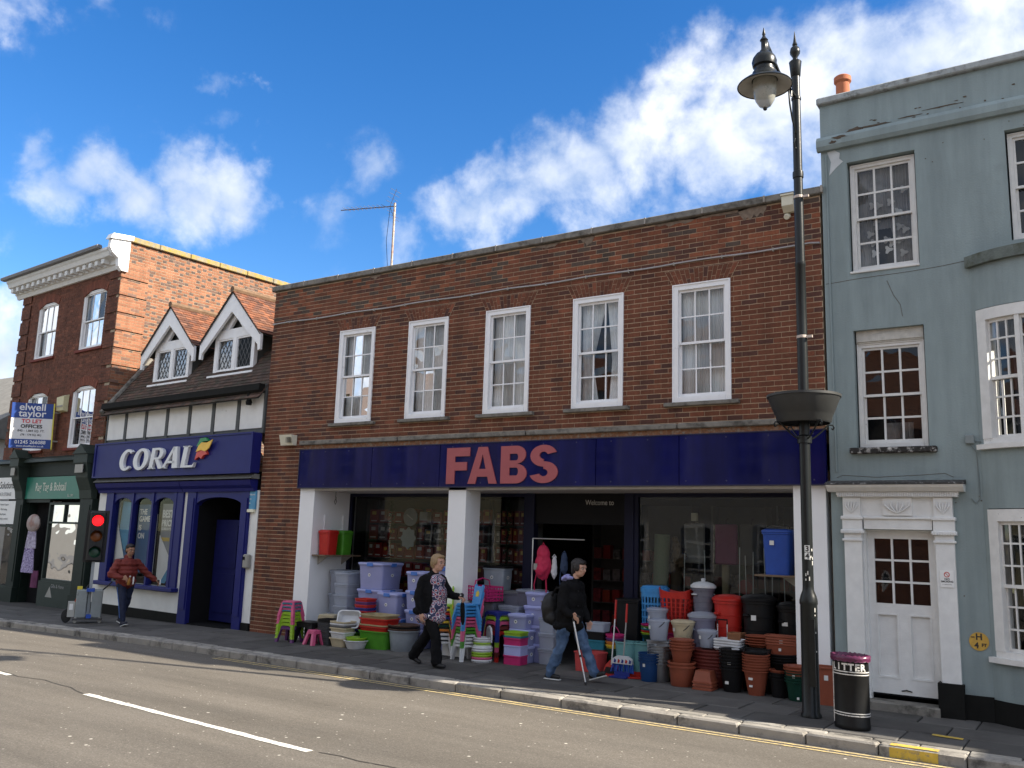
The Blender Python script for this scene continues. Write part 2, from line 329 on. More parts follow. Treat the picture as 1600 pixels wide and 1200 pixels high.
def sheet(name, y0, y1, dz, mat, xs=XS, kind='structure'):
    mb = MB()
    for a, b in zip(xs[:-1], xs[1:]):
        mb.add([(a,y0,cg(a)+dz),(b,y0,cg(b)+dz),(b,y1,cg(b)+dz),(a,y1,cg(a)+dz)], [(0,1,2,3)])
    o = mb.build(name, mat); o['kind'] = kind; return o
g_ = MB(); g_.add([(-900,-900,-.75),(900,-900,-.75),(900,900,-.75),(-900,900,-.75)], [(0,1,2,3)]); g_.build('ground', M('far_ground', (.12,.11,.09), .9))['kind'] = 'structure'
road = sheet('road', -10.6, KY+.01, -.11, asph)
pav = sheet('pavement', KY+.13, 1.2, -.022, jointm)
sheet('opposite_pavement', -15, -10.6, 0.0, slabm)
# painted lines, thin sheets on the road
for yy in (-2.26, -2.37):
    mb = MB()
    for a, b in zip(range(0, 16), range(1, 17)):
        mb.add([(a,yy-.022,cg(a)-.105),(b,yy-.022,cg(b)-.105),(b,yy+.022,cg(b)-.105),(a,yy+.022,cg(a)-.105)], [(0,1,2,3)])
    mb.build('yellow_line', yelf, road)
for (xa, ya, xb, yb) in ((-10.5,-4.66,-6.4,-4.93), (-4.5,-5.05,-.43,-5.33), (1.55,-5.45,5.66,-5.745), (7.6,-5.87,11.7,-6.15)):
    mb = MB(); n_ = 24; top = []; bot = []
    for i in range(n_+1):
        k = i/n_; x = xa+(xb-xa)*k; y = ya+(yb-ya)*k; j1 = RND.uniform(-.010,.008)-.008; j2 = RND.uniform(-.008,.010)+.008
        top.append((x, y+.055+j1, cg(x)-.105)); bot.append((x, y-.055+j2, cg(x)-.105))
    mb.add(top+bot, [(i, i+1, n_+2+i, n_+1+i) for i in range(n_)]); mb.build('centre_line_dash', whl, road)
# tar seam in the road along the centre line
mb = MB(); P = [(x, -5.2-.07*(x+1)+.05*math.sin(x*3.1)+.03*math.sin(x*7.7), cg(x)-.106) for x in [i*.25 for i in range(-20, 44)]]
mb.add([(x,y+.008,z) for x,y,z in P]+[(x,y-.008,z) for x,y,z in P], [(i,i+1,len(P)+i+1,len(P)+i) for i in range(len(P)-1) if not (6 <= P[i][0]*1 <= 5.6) and not (1.4 < P[i][0] < 5.6)])
mb.build('road_seam', M('tar', (.05,.045,.04), .8), road)
# kerb stones
x = -30.0; n_ = 0
while x < 20:
    L = RND.choice((.62,.8,.85,.9,.72)); m2 = MB(); a, b = x+.006, x+L-.006
    z = cg(x+L/2) + RND.uniform(-.004,.006); dy = RND.uniform(-.006,.006)
    if abs(x - 9.9) < .5 and 9.6 < x: a, b = x+.006, x+L-.006
    m2.bbox(a, b, KY+dy, KY+.15, z-.2, z, .018); kb = m2.build('kerb_stone', kerbm, pav, True, 30)
    if a <= 10.0 < b:
        pt = MB(); px1 = min(b-.02, 10.5)
        pt.add([(a+.1,KY+dy+.014,z+.003),(px1,KY+dy+.014,z+.003),(px1,KY+.125,z+.003),(a+.1,KY+.125,z+.003)], [(0,1,2,3)])
        pt.add([(a+.1,KY+dy-.003,z-.11),(px1,KY+dy-.003,z-.11),(px1,KY+dy-.003,z-.014),(a+.1,KY+dy-.003,z-.014)], [(0,1,2,3)])
        pt.build('yellow_loading_mark', yel, kb)
    x += L
sunlitm = slabm.copy(); sunlitm.name = 'sunlit_edge_paving'  # paler copy of the paving: the sunlit kerbside strip put into its colour
for _n in sunlitm.node_tree.nodes:
    if _n.type == 'RGB': _n.outputs[0].default_value = (.30,.28,.245,1)
speckle(slabm, (.13,.125,.12), 5, .07, .8, .5); speckle(slabm, (.03,.028,.027), 7, .09, .8, .4)
# paving slabs, three rows and a narrow row along the kerb
rows = [(KY+.155, -1.85), (-1.845, -1.24), (-1.235, -.63), (-.625, -.02)]
for ri, (ya, yb) in enumerate(rows):
    x = -14.0 + ri*.37
    while x < 15:
        L = (.45 if ri == 0 else RND.choice((.6,.9,.9,.75))); z = gz(x+L/2) + RND.uniform(-.005,.005)
        MB().bbox(x+.007, x+L-.007, ya+.006, yb-.006, z-.05, z, .008).build('paving_slab', sunlitm if ri == 0 else slabm, pav, False); x += L
mk = MB(); mk.add([(10.32,-1.33,.006),(10.62,-1.36,.006),(10.62,-1.27,.006),(10.32,-1.24,.006)], [(0,1,2,3)]); mk.build('yellow_spray_mark', yel, pav)
dk = MB(); dk.box(-1.9, 9.0, -.02, 1.2, -.3, -.004); dk.build('shop_threshold', slabm, pav)

# ================================================================== common building pieces
white = M('white_paint', (.84,.84,.84), .45, .05, 6, dirt=(.42,.40,.37), da=.02, ds=5)
oldwhite = M('old_white_paint', (.72,.72,.70), .6, .07, 9, .2, 50, dirt=(.30,.29,.27), da=-.22, ds=11)
flake = M('flaking_white_paint', (.70,.69,.66), .65, .08, 9, .35, 40, dirt=(.12,.10,.085), da=-.10, ds=22)
glass = M_glass('window_glass', (.95,.97,.97), .25, 2.2)
shopglass = M_glass('shop_glass', (.60,.64,.64), .06, 1.0, mul=.75)
betglass = M_glass('betting_shop_glass', (.93,.95,.95), .05, 1.5, mul=.5)
net = M('net_curtain', (.76,.77,.76), .9, .12, 14)
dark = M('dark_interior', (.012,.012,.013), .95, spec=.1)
conc = M('weathered_concrete', (.20,.185,.16), .9, .25, 7, .5, 60, dirt=(.07,.065,.055), da=.4, ds=6)
concl = M('pale_mortar_joint', (.34,.31,.27), .95, .2, 20)
def sash(parent, x0, x1, z0, z1, y=0.0, fr=.085, cols=3, rows=2, fm=white, gm=glass, curtain=None, proud=.012, rail=.045, bar=.020, name='window', arch=0.0, lower_rows=None, inset=.03, dep=.12, cm=net):
    mb = MB()
    mb.box(x0, x0+fr, y-proud, y+dep, z0, z1); mb.box(x1-fr, x1, y-proud, y+dep, z0, z1)
    mb.box(x0+fr, x1-fr, y-proud, y+dep, z1-fr, z1); mb.box(x0+fr, x1-fr, y-proud-.01, y+dep, z0, z0+fr*.9)
    b2 = .018
    mb.box(x0, x0+b2, y-proud-.014, y-proud, z0, z1); mb.box(x1-b2, x1, y-proud-.014, y-proud, z0, z1); mb.box(x0+b2, x1-b2, y-proud-.014, y-proud, z1-b2, z1)
    wn = mb.build(name, fm, parent)
    a, b, c, d = x0+fr, x1-fr, z0+fr*.9, z1-fr; mid = (c+d)/2
    for nm, lo, hi, yy, rw in (('upper_sash', mid-.02, d, y+inset, rows), ('lower_sash', c, mid+.02, y+inset+.035, lower_rows or rows)):
        m2 = MB(); m2.box(a, a+rail*.7, yy, yy+.03, lo, hi); m2.box(b-rail*.7, b, yy, yy+.03, lo, hi)
        m2.box(a+rail*.7, b-rail*.7, yy, yy+.03, hi-rail*.8, hi); m2.box(a+rail*.7, b-rail*.7, yy, yy+.03, lo, lo+rail*(1.3 if nm[0] == 'l' else .8))
        ga, gb, gc, gd = a+rail*.7, b-rail*.7, lo+rail*(1.3 if nm[0] == 'l' else .8), hi-rail*.8
        for i in range(1, cols): xx = ga+(gb-ga)*i/cols; m2.box(xx-bar/2, xx+bar/2, yy+.002, yy+.028, gc, gd)
        for j in range(1, rw):
            zz = gc+(gd-gc)*j/rw
            for i in range(cols): m2.box(ga+(gb-ga)*i/cols+bar/2*(i > 0), ga+(gb-ga)*(i+1)/cols-bar/2*(i < cols-1), yy+.004, yy+.026, zz-bar/2, zz+bar/2)
        m2.build(nm, fm, wn)
        for i in range(cols):
            for j in range(rw):
                tx, tz = RND.uniform(-.004,.004), RND.uniform(-.004,.004)
                p0, p1 = ga+(gb-ga)*i/cols, ga+(gb-ga)*(i+1)/cols; q0, q1 = gc+(gd-gc)*j/rw, gc+(gd-gc)*(j+1)/rw
                g = MB(); g.add([(p0,yy+.015-tx-tz,q0),(p1,yy+.015+tx-tz,q0),(p1,yy+.015+tx+tz,q1),(p0,yy+.015-tx+tz,q1)], [(0,1,2,3)]); g.build('pane', gm, wn)
    if curtain:
        for (ca, cb, cc, cd, tuck) in curtain:     # drape in fractions of the opening
            n_ = max(8, int((cb-ca)*60)); top = []; bot = []; mids = []
            for i in range(n_+1):
                k = i/n_; yy = y+.16+.012*math.sin(i*1.9)+.006*math.sin(i*4.3)
                xt = a+(b-a)*(ca+(cb-ca)*k); top.append((xt, yy, c+(d-c)*cd)); xm = a+(b-a)*(ca+(cb-ca)*(k*(1-tuck)+ (tuck if ca > .4 else 0))); mids.append((xm, yy+.01, c+(d-c)*(cc+(cd-cc)*.42))); bot.append((a+(b-a)*(ca+(cb-ca)*(k*(1-tuck*.5)+(tuck*.5 if ca > .4 else 0))), yy, c+(d-c)*cc))
            q = MB(); q.add(top+mids+bot, [(i,i+1,n_+2+i,n_+1+i) for i in range(n_)]+[(n_+1+i,n_+2+i,2*n_+3+i,2*n_+2+i) for i in range(n_)]); q.build('curtain', cm, wn, True, 80)
    return wn

# ================================================================== brick shop building
brickm = M('brown_brick', tint=True, rough=.9, var=.22, vs=30, bump=.35, bs=90, streak=.28)
mortar = M('mortar', (.50,.37,.25), .95, .2, 12, .3, 90, streak=.25)
def fabs_tone(rn, s, z, L):
    k = rn.random(); v = rn.uniform(.84, 1.18)
    c = (.150,.052,.027)
    if k < .20: c = (.090,.037,.026)
    if k > .90: c = (.19,.062,.032)
    if z > 6.15 and rn.random() < .30: c = (.23,.075,.036)
    if z > 6.15 and rn.random() < .22: c = (.085,.058,.044)
    if 5.75 < z < 6.0: v *= .85
    return tuple(x*v for x in c)
FB = thing('shop_building', 'two storey brown brick shop with five white sash windows and navy FABS sign', 'building', (0,0,0))
WX = [0.0, 1.712, 3.415, 5.118, 6.822]; WW = .892; WZ0, WZ1 = 3.948, 5.728
holes = [(x, x+WW, WZ0-.055, WZ1) for x in WX] + [(-.79, 9.1, -1, 3.47)]
arch = [(x-.13, x+WW+.13, WZ1, WZ1+.235) for x in WX]
brick_wall(FB, -1.917, 9.0, gz(-2)-.02, 6.745, holes, lambda s, d, z: (s, -d, z), fabs_tone, mortar, brickm, 'stretcher', 300,
           near=lambda q: -q[0] + .35*abs(q[2]-4.6), back=.24, seed=3)
# flat gauged arches over the windows
for x in WX:
    ar = MB(); ar.prism([(x-.01,WZ1+.001),(x+WW+.01,WZ1+.001),(x+WW+.13,WZ1+.228),(x-.13,WZ1+.228)], -.0045, .05); av = ar.build('window_arch', mortar, FB)
    n_ = 15
    for i in range(n_):
        a, b = i/n_, (i+1)/n_
        bx0, bx1 = x-.005+(WW+.01)*a, x-.005+(WW+.01)*b; tx0, tx1 = x-.125+(WW+.25)*a, x-.125+(WW+.25)*b
        sp = .5 + (.18 if i % 2 else -.18)
        for (k0, k1) in ((0, sp-.02), (sp+.02, 1)):
            m2 = MB(); m2.cur = fabs_tone(RND, x, 5.5, .1); z0_, z1_ = WZ1+.003+.22*k0, WZ1+.003+.22*k1
            L = lambda p, q, k: p+(q-p)*k
            m2.prism([(L(bx0,tx0,k0)+.004,z0_),(L(bx1,tx1,k0)-.004,z0_),(L(bx1,tx1,k1)-.004,z1_),(L(bx0,tx0,k1)+.004,z1_)], -.009+RND.uniform(-.002,.001), .02); m2.build('arch_brick', brickm, av)
curts = [[(0,1,0,1,0)], [(0,1,0,1,0)], [(0,1,.0,1,0)], [(0,.58,0,1,.55),(.62,1,0,1,.3)], [(0,1,.0,1,0)]]
blind = M('roller_blind', (.78,.78,.76), .8, .06, 4)
for i, x in enumerate(WX):
    w_ = sash(FB, x, x+WW, WZ0, WZ1, curtain=curts[i], cm=(blind if i in (2, 4) else net))
    s_ = MB(); s_.bbox(x-.12, x+WW+.12, -.075, .05, WZ0-.062, WZ0-.004, .008); s_.build('window_sill', conc, w_)
# parapet coping blocks
x = -1.99; k = 0
while x < 9.03:
    L = min(.93, 9.04-x); z = 6.745
    MB().bbox(x+.008, x+L-.008, -.065, .30, z+.006, 6.858+RND.uniform(-.004,.004), .012).build('coping_block', conc, FB, True, 30)
    MB().box(x+L-.013, x+L+.013, -.0665, .301, z+.02, 6.862).build('coping_joint', concl, FB)
    x += L; k += 1
MB().box(-1.9, 9.0, .24, 8.0, 6.25, 6.32).build('flat_roof', M('roof_felt', (.08,.08,.08), .95), FB)
MB().box(-1.91, -1.68, .24, 8.0, -.1, 6.70).build('party_wall', mortar, FB)
MB().box(8.80, 9.0, .24, 8.0, -.1, 6.70).build('party_wall', mortar, FB)
MB().box(-1.68, 8.8, 7.8, 8.0, -.1, 6.5).build('rear_wall', mortar, FB)
MB().box(-1.9, 9.0, .24, 7.8, 2.95, 3.3).build('upper_floor', dark, FB)
# smeared render patches under the coping
sm = M('render_smear', (.20,.15,.11), .95, .3, 18, .4, 60)
for (sx_, w_, h_) in ((8.05,.42,.30),(5.35,.25,.20),(4.6,.5,.09),(6.9,.75,.09),(.8,.3,.1),(2.6,.55,.08),(7.5,1.0,.06)):
    pts = [(sx_+w_*(i/9-.5), 6.74) for i in range(10)] + [(sx_+w_*(.5-i/9), 6.74-h_*RND.uniform(.35,1)*math.sin(math.pi*(i+.5)/10)) for i in range(10)]
    MB().prism(pts, -.0045, .01).build('render_smear', sm, FB)
# string ledge, crumbling brick strip and fascia
for a, b in ((-.86,1.6),(1.62,4.3),(4.32,6.9),(6.92,9.0)):
    MB().bbox(a, b, -.07, .1, 3.555, 3.635, .012).build('stone_ledge', conc, FB, True, 30)
crm = M('crumbled_brick', (.25,.12,.06), .95, .4, 25, .8, 40, dirt=(.32,.28,.22), da=.35, ds=14)
MB().box(-.78, 8.99, -.012, .2, 3.462, 3.556).build('crumbled_brick_strip', crm, FB)
navy = M('navy_gloss_panel', (.009,.010,.080), .06, .12, 5, .12, 1.1, spec=.13, streak=.3)
fas = MB(); 
for a, b in ((-.79,1.045),(1.057,2.595),(2.607,5.594),(5.606,6.944),(6.956,9.0)): fas.box(a, b, -.075, .0, 2.745, 3.46)
fs = fas.build('fascia_sign', navy, FB)
trimm = M('navy_trim', (.012,.013,.05), .4)
MB().box(-.80, 9.004, -.085, .01, 3.458, 3.472).box(-.80, 9.004, -.085, .01, 2.728, 2.745).box(-.806, -.79, -.085, .01, 2.728, 3.472).build('fascia_trim', trimm, fs)
scr = M('screw_cap', (.03,.03,.09), .4)
for _x in [-.72+.598*i for i in range(17)]:
    for _z in (2.80, 3.41): MB().lathe([(.011,0),(.011,.004),(.006,.006)], 8, T(_x,-.0752,_z) @ RX(rad(90))).build('screw_cap', scr, fs)
pinkl = M('faded_red_letters', (.36,.085,.092), .45, .06, 8)
# block letters: outlines in units of the cap height
def letter(name, polys, x, w, z0, h):
    mb = MB()
    for p in polys: mb.prism([(x+a*w, z0+b*h) for a, b in p], -.097, -.0752)
    return mb.build(name, pinkl, fs)
def arcp(cx, cy, rx, ry, a0, a1, n=12): return [(cx+rx*math.cos(rad(a0+(a1-a0)*i/n)), cy+ry*math.sin(rad(a0+(a1-a0)*i/n))) for i in range(n+1)]
def band(outer, inner):      # strip between two equal-length outlines as quads
    return [[outer[i], outer[i+1], inner[i+1], inner[i]] for i in range(len(outer)-1)]
LZ, LH = 2.785, .605
letter('letter_f', [[(0,0),(.36,0),(.36,1),(0,1)], [(.36,.76),(1,.76),(1,1),(.36,1)], [(.36,.37),(.88,.37),(.88,.60),(.36,.60)]], 2.765, .48, LZ, LH)
letter('letter_a', [[(0,0),(.27,0),(.32,.19),(.07,.19)], [(.73,0),(1,0),(.93,.19),(.68,.19)], [(.07,.19),(.93,.19),(.86,.40),(.14,.40)], [(.14,.40),(.385,.40),(.5,.80),(.28,.80)], [(.615,.40),(.86,.40),(.72,.80),(.5,.80)], [(.28,.80),(.72,.80),(.655,1),(.345,1)]], 3.215, .585, LZ, LH)
letter('letter_b', [[(0,0),(.34,0),(.34,1),(0,1)], [(.34,.79),(.60,.79),(.60,1),(.34,1)], [(.34,.42),(.60,.42),(.60,.61),(.34,.61)], [(.34,0),(.60,0),(.60,.21),(.34,.21)]]
       + band(arcp(.60,.76,.36,.24,-90,90), arcp(.60,.70,.07,.09,-90,90)) + band(arcp(.60,.26,.40,.26,-90,90), arcp(.60,.315,.08,.105,-90,90)), 3.87, .50, LZ, LH)
S_o = arcp(.5,.715,.46,.285,18,270,20); S_i = arcp(.5,.725,.14,.095,18,270,20)
S_o2 = arcp(.5,.285,.49,.285,90,-162,20); S_i2 = arcp(.5,.275,.15,.095,90,-162,20)
mid_ = [[(.5,.43),(.5,.63),(.5,.57),(.5,.37)]]
letter('letter_s', band(S_o, S_i) + band(S_o2, S_i2), 4.415, .535, LZ, LH)
# shopfront: piers, soffit, frames, glass
wp = M('white_pier_paint', (.82,.82,.82), .35, .04, 3, dirt=(.5,.48,.45), da=.0, ds=3)
MB().box(-.79, -.41, .0, 1.15, -.1, 2.728).build('white_pier', wp, FB)
MB().box(2.765, 3.132, .0, .41, -.1, 2.728).build('white_pier', wp, FB)
MB().box(8.546, 8.97, .0, 1.15, -.1, 2.728).build('white_pier', wp, FB)
MB().box(-.41, 8.546, .0, 1.15, 2.69, 2.728).build('soffit', M('soffit_paint', (.50,.48,.45), .7), FB)
frm = M('dark_blue_frame', (.008,.009,.026), .45, spec=.15)
GY = 1.0
def shopwin(x0, x1, z0, z1, mull=()):
    mb = MB(); mb.box(x0, x0+.07, GY-.04, GY+.04, z0, z1); mb.box(x1-.07, x1, GY-.04, GY+.04, z0, z1); mb.box(x0+.07, x1-.07, GY-.04, GY+.04, z1-.06, z1); mb.box(x0+.07, x1-.07, GY-.05, GY+.05, z0, z0+.08)
    for m_ in mull: mb.box(m_-.025, m_+.025, GY-.04, GY+.04, z0+.08, z1-.06)
    w_ = mb.build('shop_window', frm, FB); xs = [x0+.07] + [q for m_ in mull for q in (m_-.025, m_+.025)] + [x1-.07]
    for a, b in zip(xs[::2], xs[1::2]):
        g = MB(); g.add([(a,GY,z0+.08),(b,GY,z0+.08),(b,GY,z1-.06),(a,GY,z1-.06)], [(0,1,2,3)]); g.build('pane', shopglass, w_)
    MB().box(x0, x1, GY-.03, GY+.15, -.1, z0).build('stall_riser', frm, w_)
shopwin(-.41, 3.74, .42, 2.69, (2.1,)); shopwin(5.75, 8.546, .42, 2.69)
MB().box(3.74, 3.89, GY-.06, GY+.08, -.1, 2.69).build('door_jamb', frm, FB)
MB().box(5.59, 5.75, GY-.06, GY+.08, -.1, 2.69).build('door_jamb', frm, FB)
dh = MB().box(3.89, 5.59, GY-.02, GY+.06, 2.18, 2.69).build('door_header', M('door_header_board', (.008,.008,.009), .5, spec=.1), FB)
text('welcome_lettering', 'Welcome to', .12, M('pale_letters', (.42,.40,.36), .6), FB, FRONT(4.86, GY-.024, 2.50), .001, sx=.85)
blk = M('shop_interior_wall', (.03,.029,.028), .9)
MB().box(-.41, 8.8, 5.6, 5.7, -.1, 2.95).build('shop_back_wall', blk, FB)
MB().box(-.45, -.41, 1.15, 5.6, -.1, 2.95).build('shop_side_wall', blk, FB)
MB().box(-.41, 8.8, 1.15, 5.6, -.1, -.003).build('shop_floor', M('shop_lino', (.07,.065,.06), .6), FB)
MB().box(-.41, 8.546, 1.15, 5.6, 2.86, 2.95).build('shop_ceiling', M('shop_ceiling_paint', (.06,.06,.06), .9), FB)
# conduit along the wall, security boxes
cm_ = M('galvanised_conduit', (.45,.46,.48), .4, .1, metal=.6)
pc = [(-1.9+.25*i, -.028+.004*math.sin(i*2.1), 6.06+.008*math.sin(i*.9)) for i in range(44)] + [(8.99,-.028,6.05)]
cd = thing('wall_conduit', 'thin grey cable conduit clipped along the brick wall below the parapet', 'conduit', (-1.9,-.03,6.06))
MB().tube(pc, .013, 6).build('pipe', cm_, cd, True, keep=True)
for i in range(2, 44, 3): MB().box(pc[i][0]-.008, pc[i][0]+.008, -.045, -.002, pc[i][2]-.03, pc[i][2]+.02).build('clip', concl, cd, keep=True)
al = thing('alarm_box', 'cream alarm box with vent slots on the brick pier beside the FABS sign', 'alarm box', (-1.15,-.004,3.56))
cream = M('cream_plastic', (.66,.63,.50), .45, .06)
MB().prism([(-.005,0),(-.005,.2),(-.16,.2),(-.10,.0)], -.17, .17, T(0,0,0), 'x').build('cover', cream, al)
for i in range(5): MB().box(.04, .15, -.165+.0*i, -.10, .05+.022*i, .057+.022*i, T(0,-.022,0)).build('vent_slot', M('slot_grey', (.25,.24,.2), .8), al)
fl = thing('floodlight', 'weathered cream floodlight fixed under the parapet behind the lamp post', 'floodlight', (8.60,-.004,6.50))
MB().prism([(0,.05),(0,.26),(-.16,.26),(-.16,.12),(-.07,.05)], -.08, .08, None, 'x').build('housing', cream, fl)
MB().box(-.09, .09, -.18, .0, .262, .285).build('hood', cream, fl)
MB().lathe([(.035,0),(.045,.02),(.045,.07),(.03,.09)], 12, T(-.04,-.07,-.02) @ RX(rad(-60))).build('sensor', cream, fl, True)
# aerial
ae = thing('tv_aerial', 'television aerial on a rusty pole above the brick parapet', 'aerial', (-1.50,3.0,6.32))
rust = M('rusty_steel', (.36,.31,.27), .6, .3, 20, metal=.3, dirt=(.20,.08,.04), da=.4, ds=12); alu = M('dark_aluminium', (.12,.11,.11), .5, metal=.5)
MB().tube([(0,0,0),(0,0,3.32)], .028, 8).build('mast', rust, ae, True)
bm_ = MB(); bm_.tube([(.04,0,3.24),(-1.68,-.08,3.42)], .012, 6); bm_.build('boom', alu, ae)
for i in range(10): 
    k = i/10; p = Vector((.0,0,3.245)).lerp(Vector((-1.66,-.08,3.418)), .18+.8*k); MB().tube([p+Vector((0,-.14,.012)), p+Vector((0,.14,.012))], .005, 5).build('element', alu, ae)
for s_ in (-1, 1):
    rf = MB()
    for j in range(4): rf.tube([(-.12+.07*j*.6,-.18,3.27+s_*(.08+.09*j)),(-.12+.07*j*.6,.18,3.27+s_*(.08+.09*j))], .004, 5)
    rf.tube([(-.15,0,3.27),(.03,0,3.27+s_*.4)], .006, 5); rf.build('reflector', alu, ae)
MB().tube([(-.1,-.05,3.2),(-.16,-.05,2.4),(-.05,-.03,1.4),(-.03,-.03,.0)], .006, 5).build('cable', dark, ae)
# ================================================================== white and blue betting shop
CO = thing('betting_shop', 'small half timbered shop with blue CORAL sign and two white gabled dormers', 'building', (-1.92,0,0), rad(-4.8))
rend = M('white_render', (.74,.74,.71), .8, .07, 4, .25, 60, dirt=(.36,.34,.30), da=-.1, ds=3.5)
blue = M('royal_blue_paint', (.014,.017,.135), .45, .08, 5, .05, 30, spec=.18)
bluedk = M('dark_blue_paint', (.014,.017,.105), .4, .08, 5)
plinthm = M('black_plinth_paint', (.012,.012,.011), .75, .2, 6, .3, 40, spec=.1)
timb = M('dark_grey_timber', (.075,.08,.078), .7, .15, 10, .2, 40)
lead = M('lead_flashing', (.16,.16,.15), .7, .25, 8, .3, 20)
wm = MB()
for a, b, c, e in cells(-6.28, -.02, .14, 2.70, [(-5.62,-2.86,.66,2.70), (-2.25,-.45,-1,2.60)]): wm.box(a, b, 0, .2, c, e)
cw = wm.build('wall', rend, CO)
MB().box(-6.28, -2.25, -.025, .2, -.25, .14).build('plinth', plinthm, CO); MB().box(-.45, -.02, -.025, .2, -.25, .14).build('plinth', plinthm, CO)
# shop window with three arched lights
W0, W1, Z0, Z1 = -5.62, -2.86, .66, 2.68
cwm = MB(); cwm.box(W0, W0+.10, -.06, .1, Z0, Z1); cwm.box(W1-.10, W1, -.06, .1, Z0, Z1); cwm.box(W0-.24, W0-.12, -.05, .0, Z0, Z1); cwm.box(W1+.12, W1+.24, -.05, 0, Z0, Z1)
cwm.box(W0-.12, W0, -.05, .0, Z0, Z1); cwm.box(W1, W1+.12, -.05, 0, Z0, Z1)
lw = (W1-W0-.2)/3
for i in (1, 2): cwm.box(W0+.1+lw*i-.035, W0+.1+lw*i+.035, -.055, .08, Z0, Z1)
cwn = cwm.build('shop_window', blue, CO)
for i in range(3):
    a, b = W0+.1+lw*i+(.035 if i else 0), W0+.1+lw*(i+1)-(.035 if i < 2 else 0); m_ = (a+b)/2; h = (b-a)/2
    ap = [(a,Z1),(a,Z1-.30)] + [(m_-h*math.cos(math.pi*k/12), Z1-.30+.19*math.sin(math.pi*k/12)) for k in range(1,12)] + [(b,Z1-.30),(b,Z1)]
    MB().prism(ap, -.03, .03).build('arch_spandrel', blue, cwn)
    g = MB(); g.add([(a,.03,Z0),(b,.03,Z0),(b,.03,Z1-.1),(a,.03,Z1-.1)], [(0,1,2,3)]); g.build('pane', betglass, cwn)
MB().bbox(W0-.30, W1+.30, -.16, .05, Z0-.09, Z0, .015).build('sill', blue, cwn)
# posters behind the betting shop glass
pb = M('poster_blue', (.025,.10,.24), .5, .1); pw = M('poster_white', (.80,.80,.78), .6, .05); py_ = M('poster_gold', (.55,.40,.10), .6); pcy = M('poster_teal', (.07,.27,.45), .5); pgr = M('poster_grey', (.28,.29,.29), .6)
wl = M('poster_lettering', (.74,.75,.74), .7)
def poster(label, polys, y=.14):
    p = thing('window_poster', label, 'poster', (-1.92+(-4.3)*.9965, .36+y, .7), rad(-4.8))
    return p
def ppoly(parent, mat, pts, y, name='printed_sheet', ox=-4.3): return MB().prism([(a-ox, b-.7) for a, b in pts], y, y+.006).build(name, mat, parent)
P1 = poster('blue shirted figure display behind the left light of the CORAL window', 0)
ppoly(P1, pcy, [(-5.5,1.35),(-5.15,1.2),(-4.75,1.75),(-4.8,2.45),(-5.4,2.5)], .0); ppoly(P1, pb, [(-5.5,.75),(-4.75,.75),(-4.75,1.25),(-5.2,1.4),(-5.5,1.1)], -.012); ppoly(P1, pw, [(-5.5,1.95),(-5.1,1.2),(-5.5,1.15)], -.024)
P2 = poster('dark blue poster with grey lettering behind the middle light of the CORAL window', 0)
ppoly(P2, pb, [(-4.68,.9),(-4.05,.9),(-4.05,2.42),(-4.68,2.42)], .0); ppoly(P2, pw, [(-4.0,.8),(-3.86,.8),(-3.86,2.2),(-4.0,2.3)], .0)
for i, (s_, z_) in enumerate((('THE', 2.20), ('GAME', 2.04), ('IS', 1.84), ('ON', 1.66))): text('poster_words', s_, .17, wl, P2, FRONT(-4.62+4.3, -.002, z_-.7), .001, .006)
P3 = poster('poster reading BEST PRICE behind the right light of the CORAL window', 0)
ppoly(P3, pgr, [(-3.68,1.2),(-3.1,1.2),(-3.1,2.44),(-3.68,2.44)], .0); ppoly(P3, pb, [(-3.1,1.3),(-2.97,1.3),(-2.97,2.44),(-3.1,2.44)], .0); ppoly(P3, pw, [(-3.68,1.75),(-3.2,1.25),(-3.1,1.0),(-3.0,.95),(-3.0,.78),(-3.68,.78)], -.012); ppoly(P3, py_, [(-3.66,1.62),(-3.3,1.62),(-3.3,1.70),(-3.66,1.70)], -.004)
ppoly(P3, pcy, [(-3.5,.72),(-3.0,1.3),(-2.97,1.15),(-3.3,.72)], -.02)
text('poster_words', 'BEST', .23, wl, P3, FRONT(-3.66+4.3, -.003, 2.14-.7), .001, .008, sx=.9); text('poster_words', 'PRICE', .19, wl, P3, FRONT(-3.66+4.3, -.003, 1.95-.7), .001, .006, sx=.9)
text('poster_words', 'GUARANTEED', .075, wl, P3, FRONT(-3.66+4.3, -.003, 1.86-.7), .001, .002)
for k in range(2): ppoly(P3, wl, [(-3.2+.0,2.25),(-3.05,2.42),(-2.99,2.42),(-3.12,2.25)] if k == 0 else [(-3.2,2.25),(-3.12,2.25),(-2.99,2.07),(-3.05,2.07)], -.006, 'chevron')
# cornices over window and door
for a, b in ((-6.2,-2.62), (-2.60,-.10)):
    MB().prism([(0.0,2.68),(-.08,2.68),(-.10,2.74),(-.16,2.80),(-.20,2.90),(0,2.92)], a, b, None, 'x').build('cornice', blue, CO)
MB().prism([(0,2.925),(-.23,2.925),(-.12,3.02),(0,3.02)], -6.25, -.06, None, 'x').build('lead_cover', lead, CO)
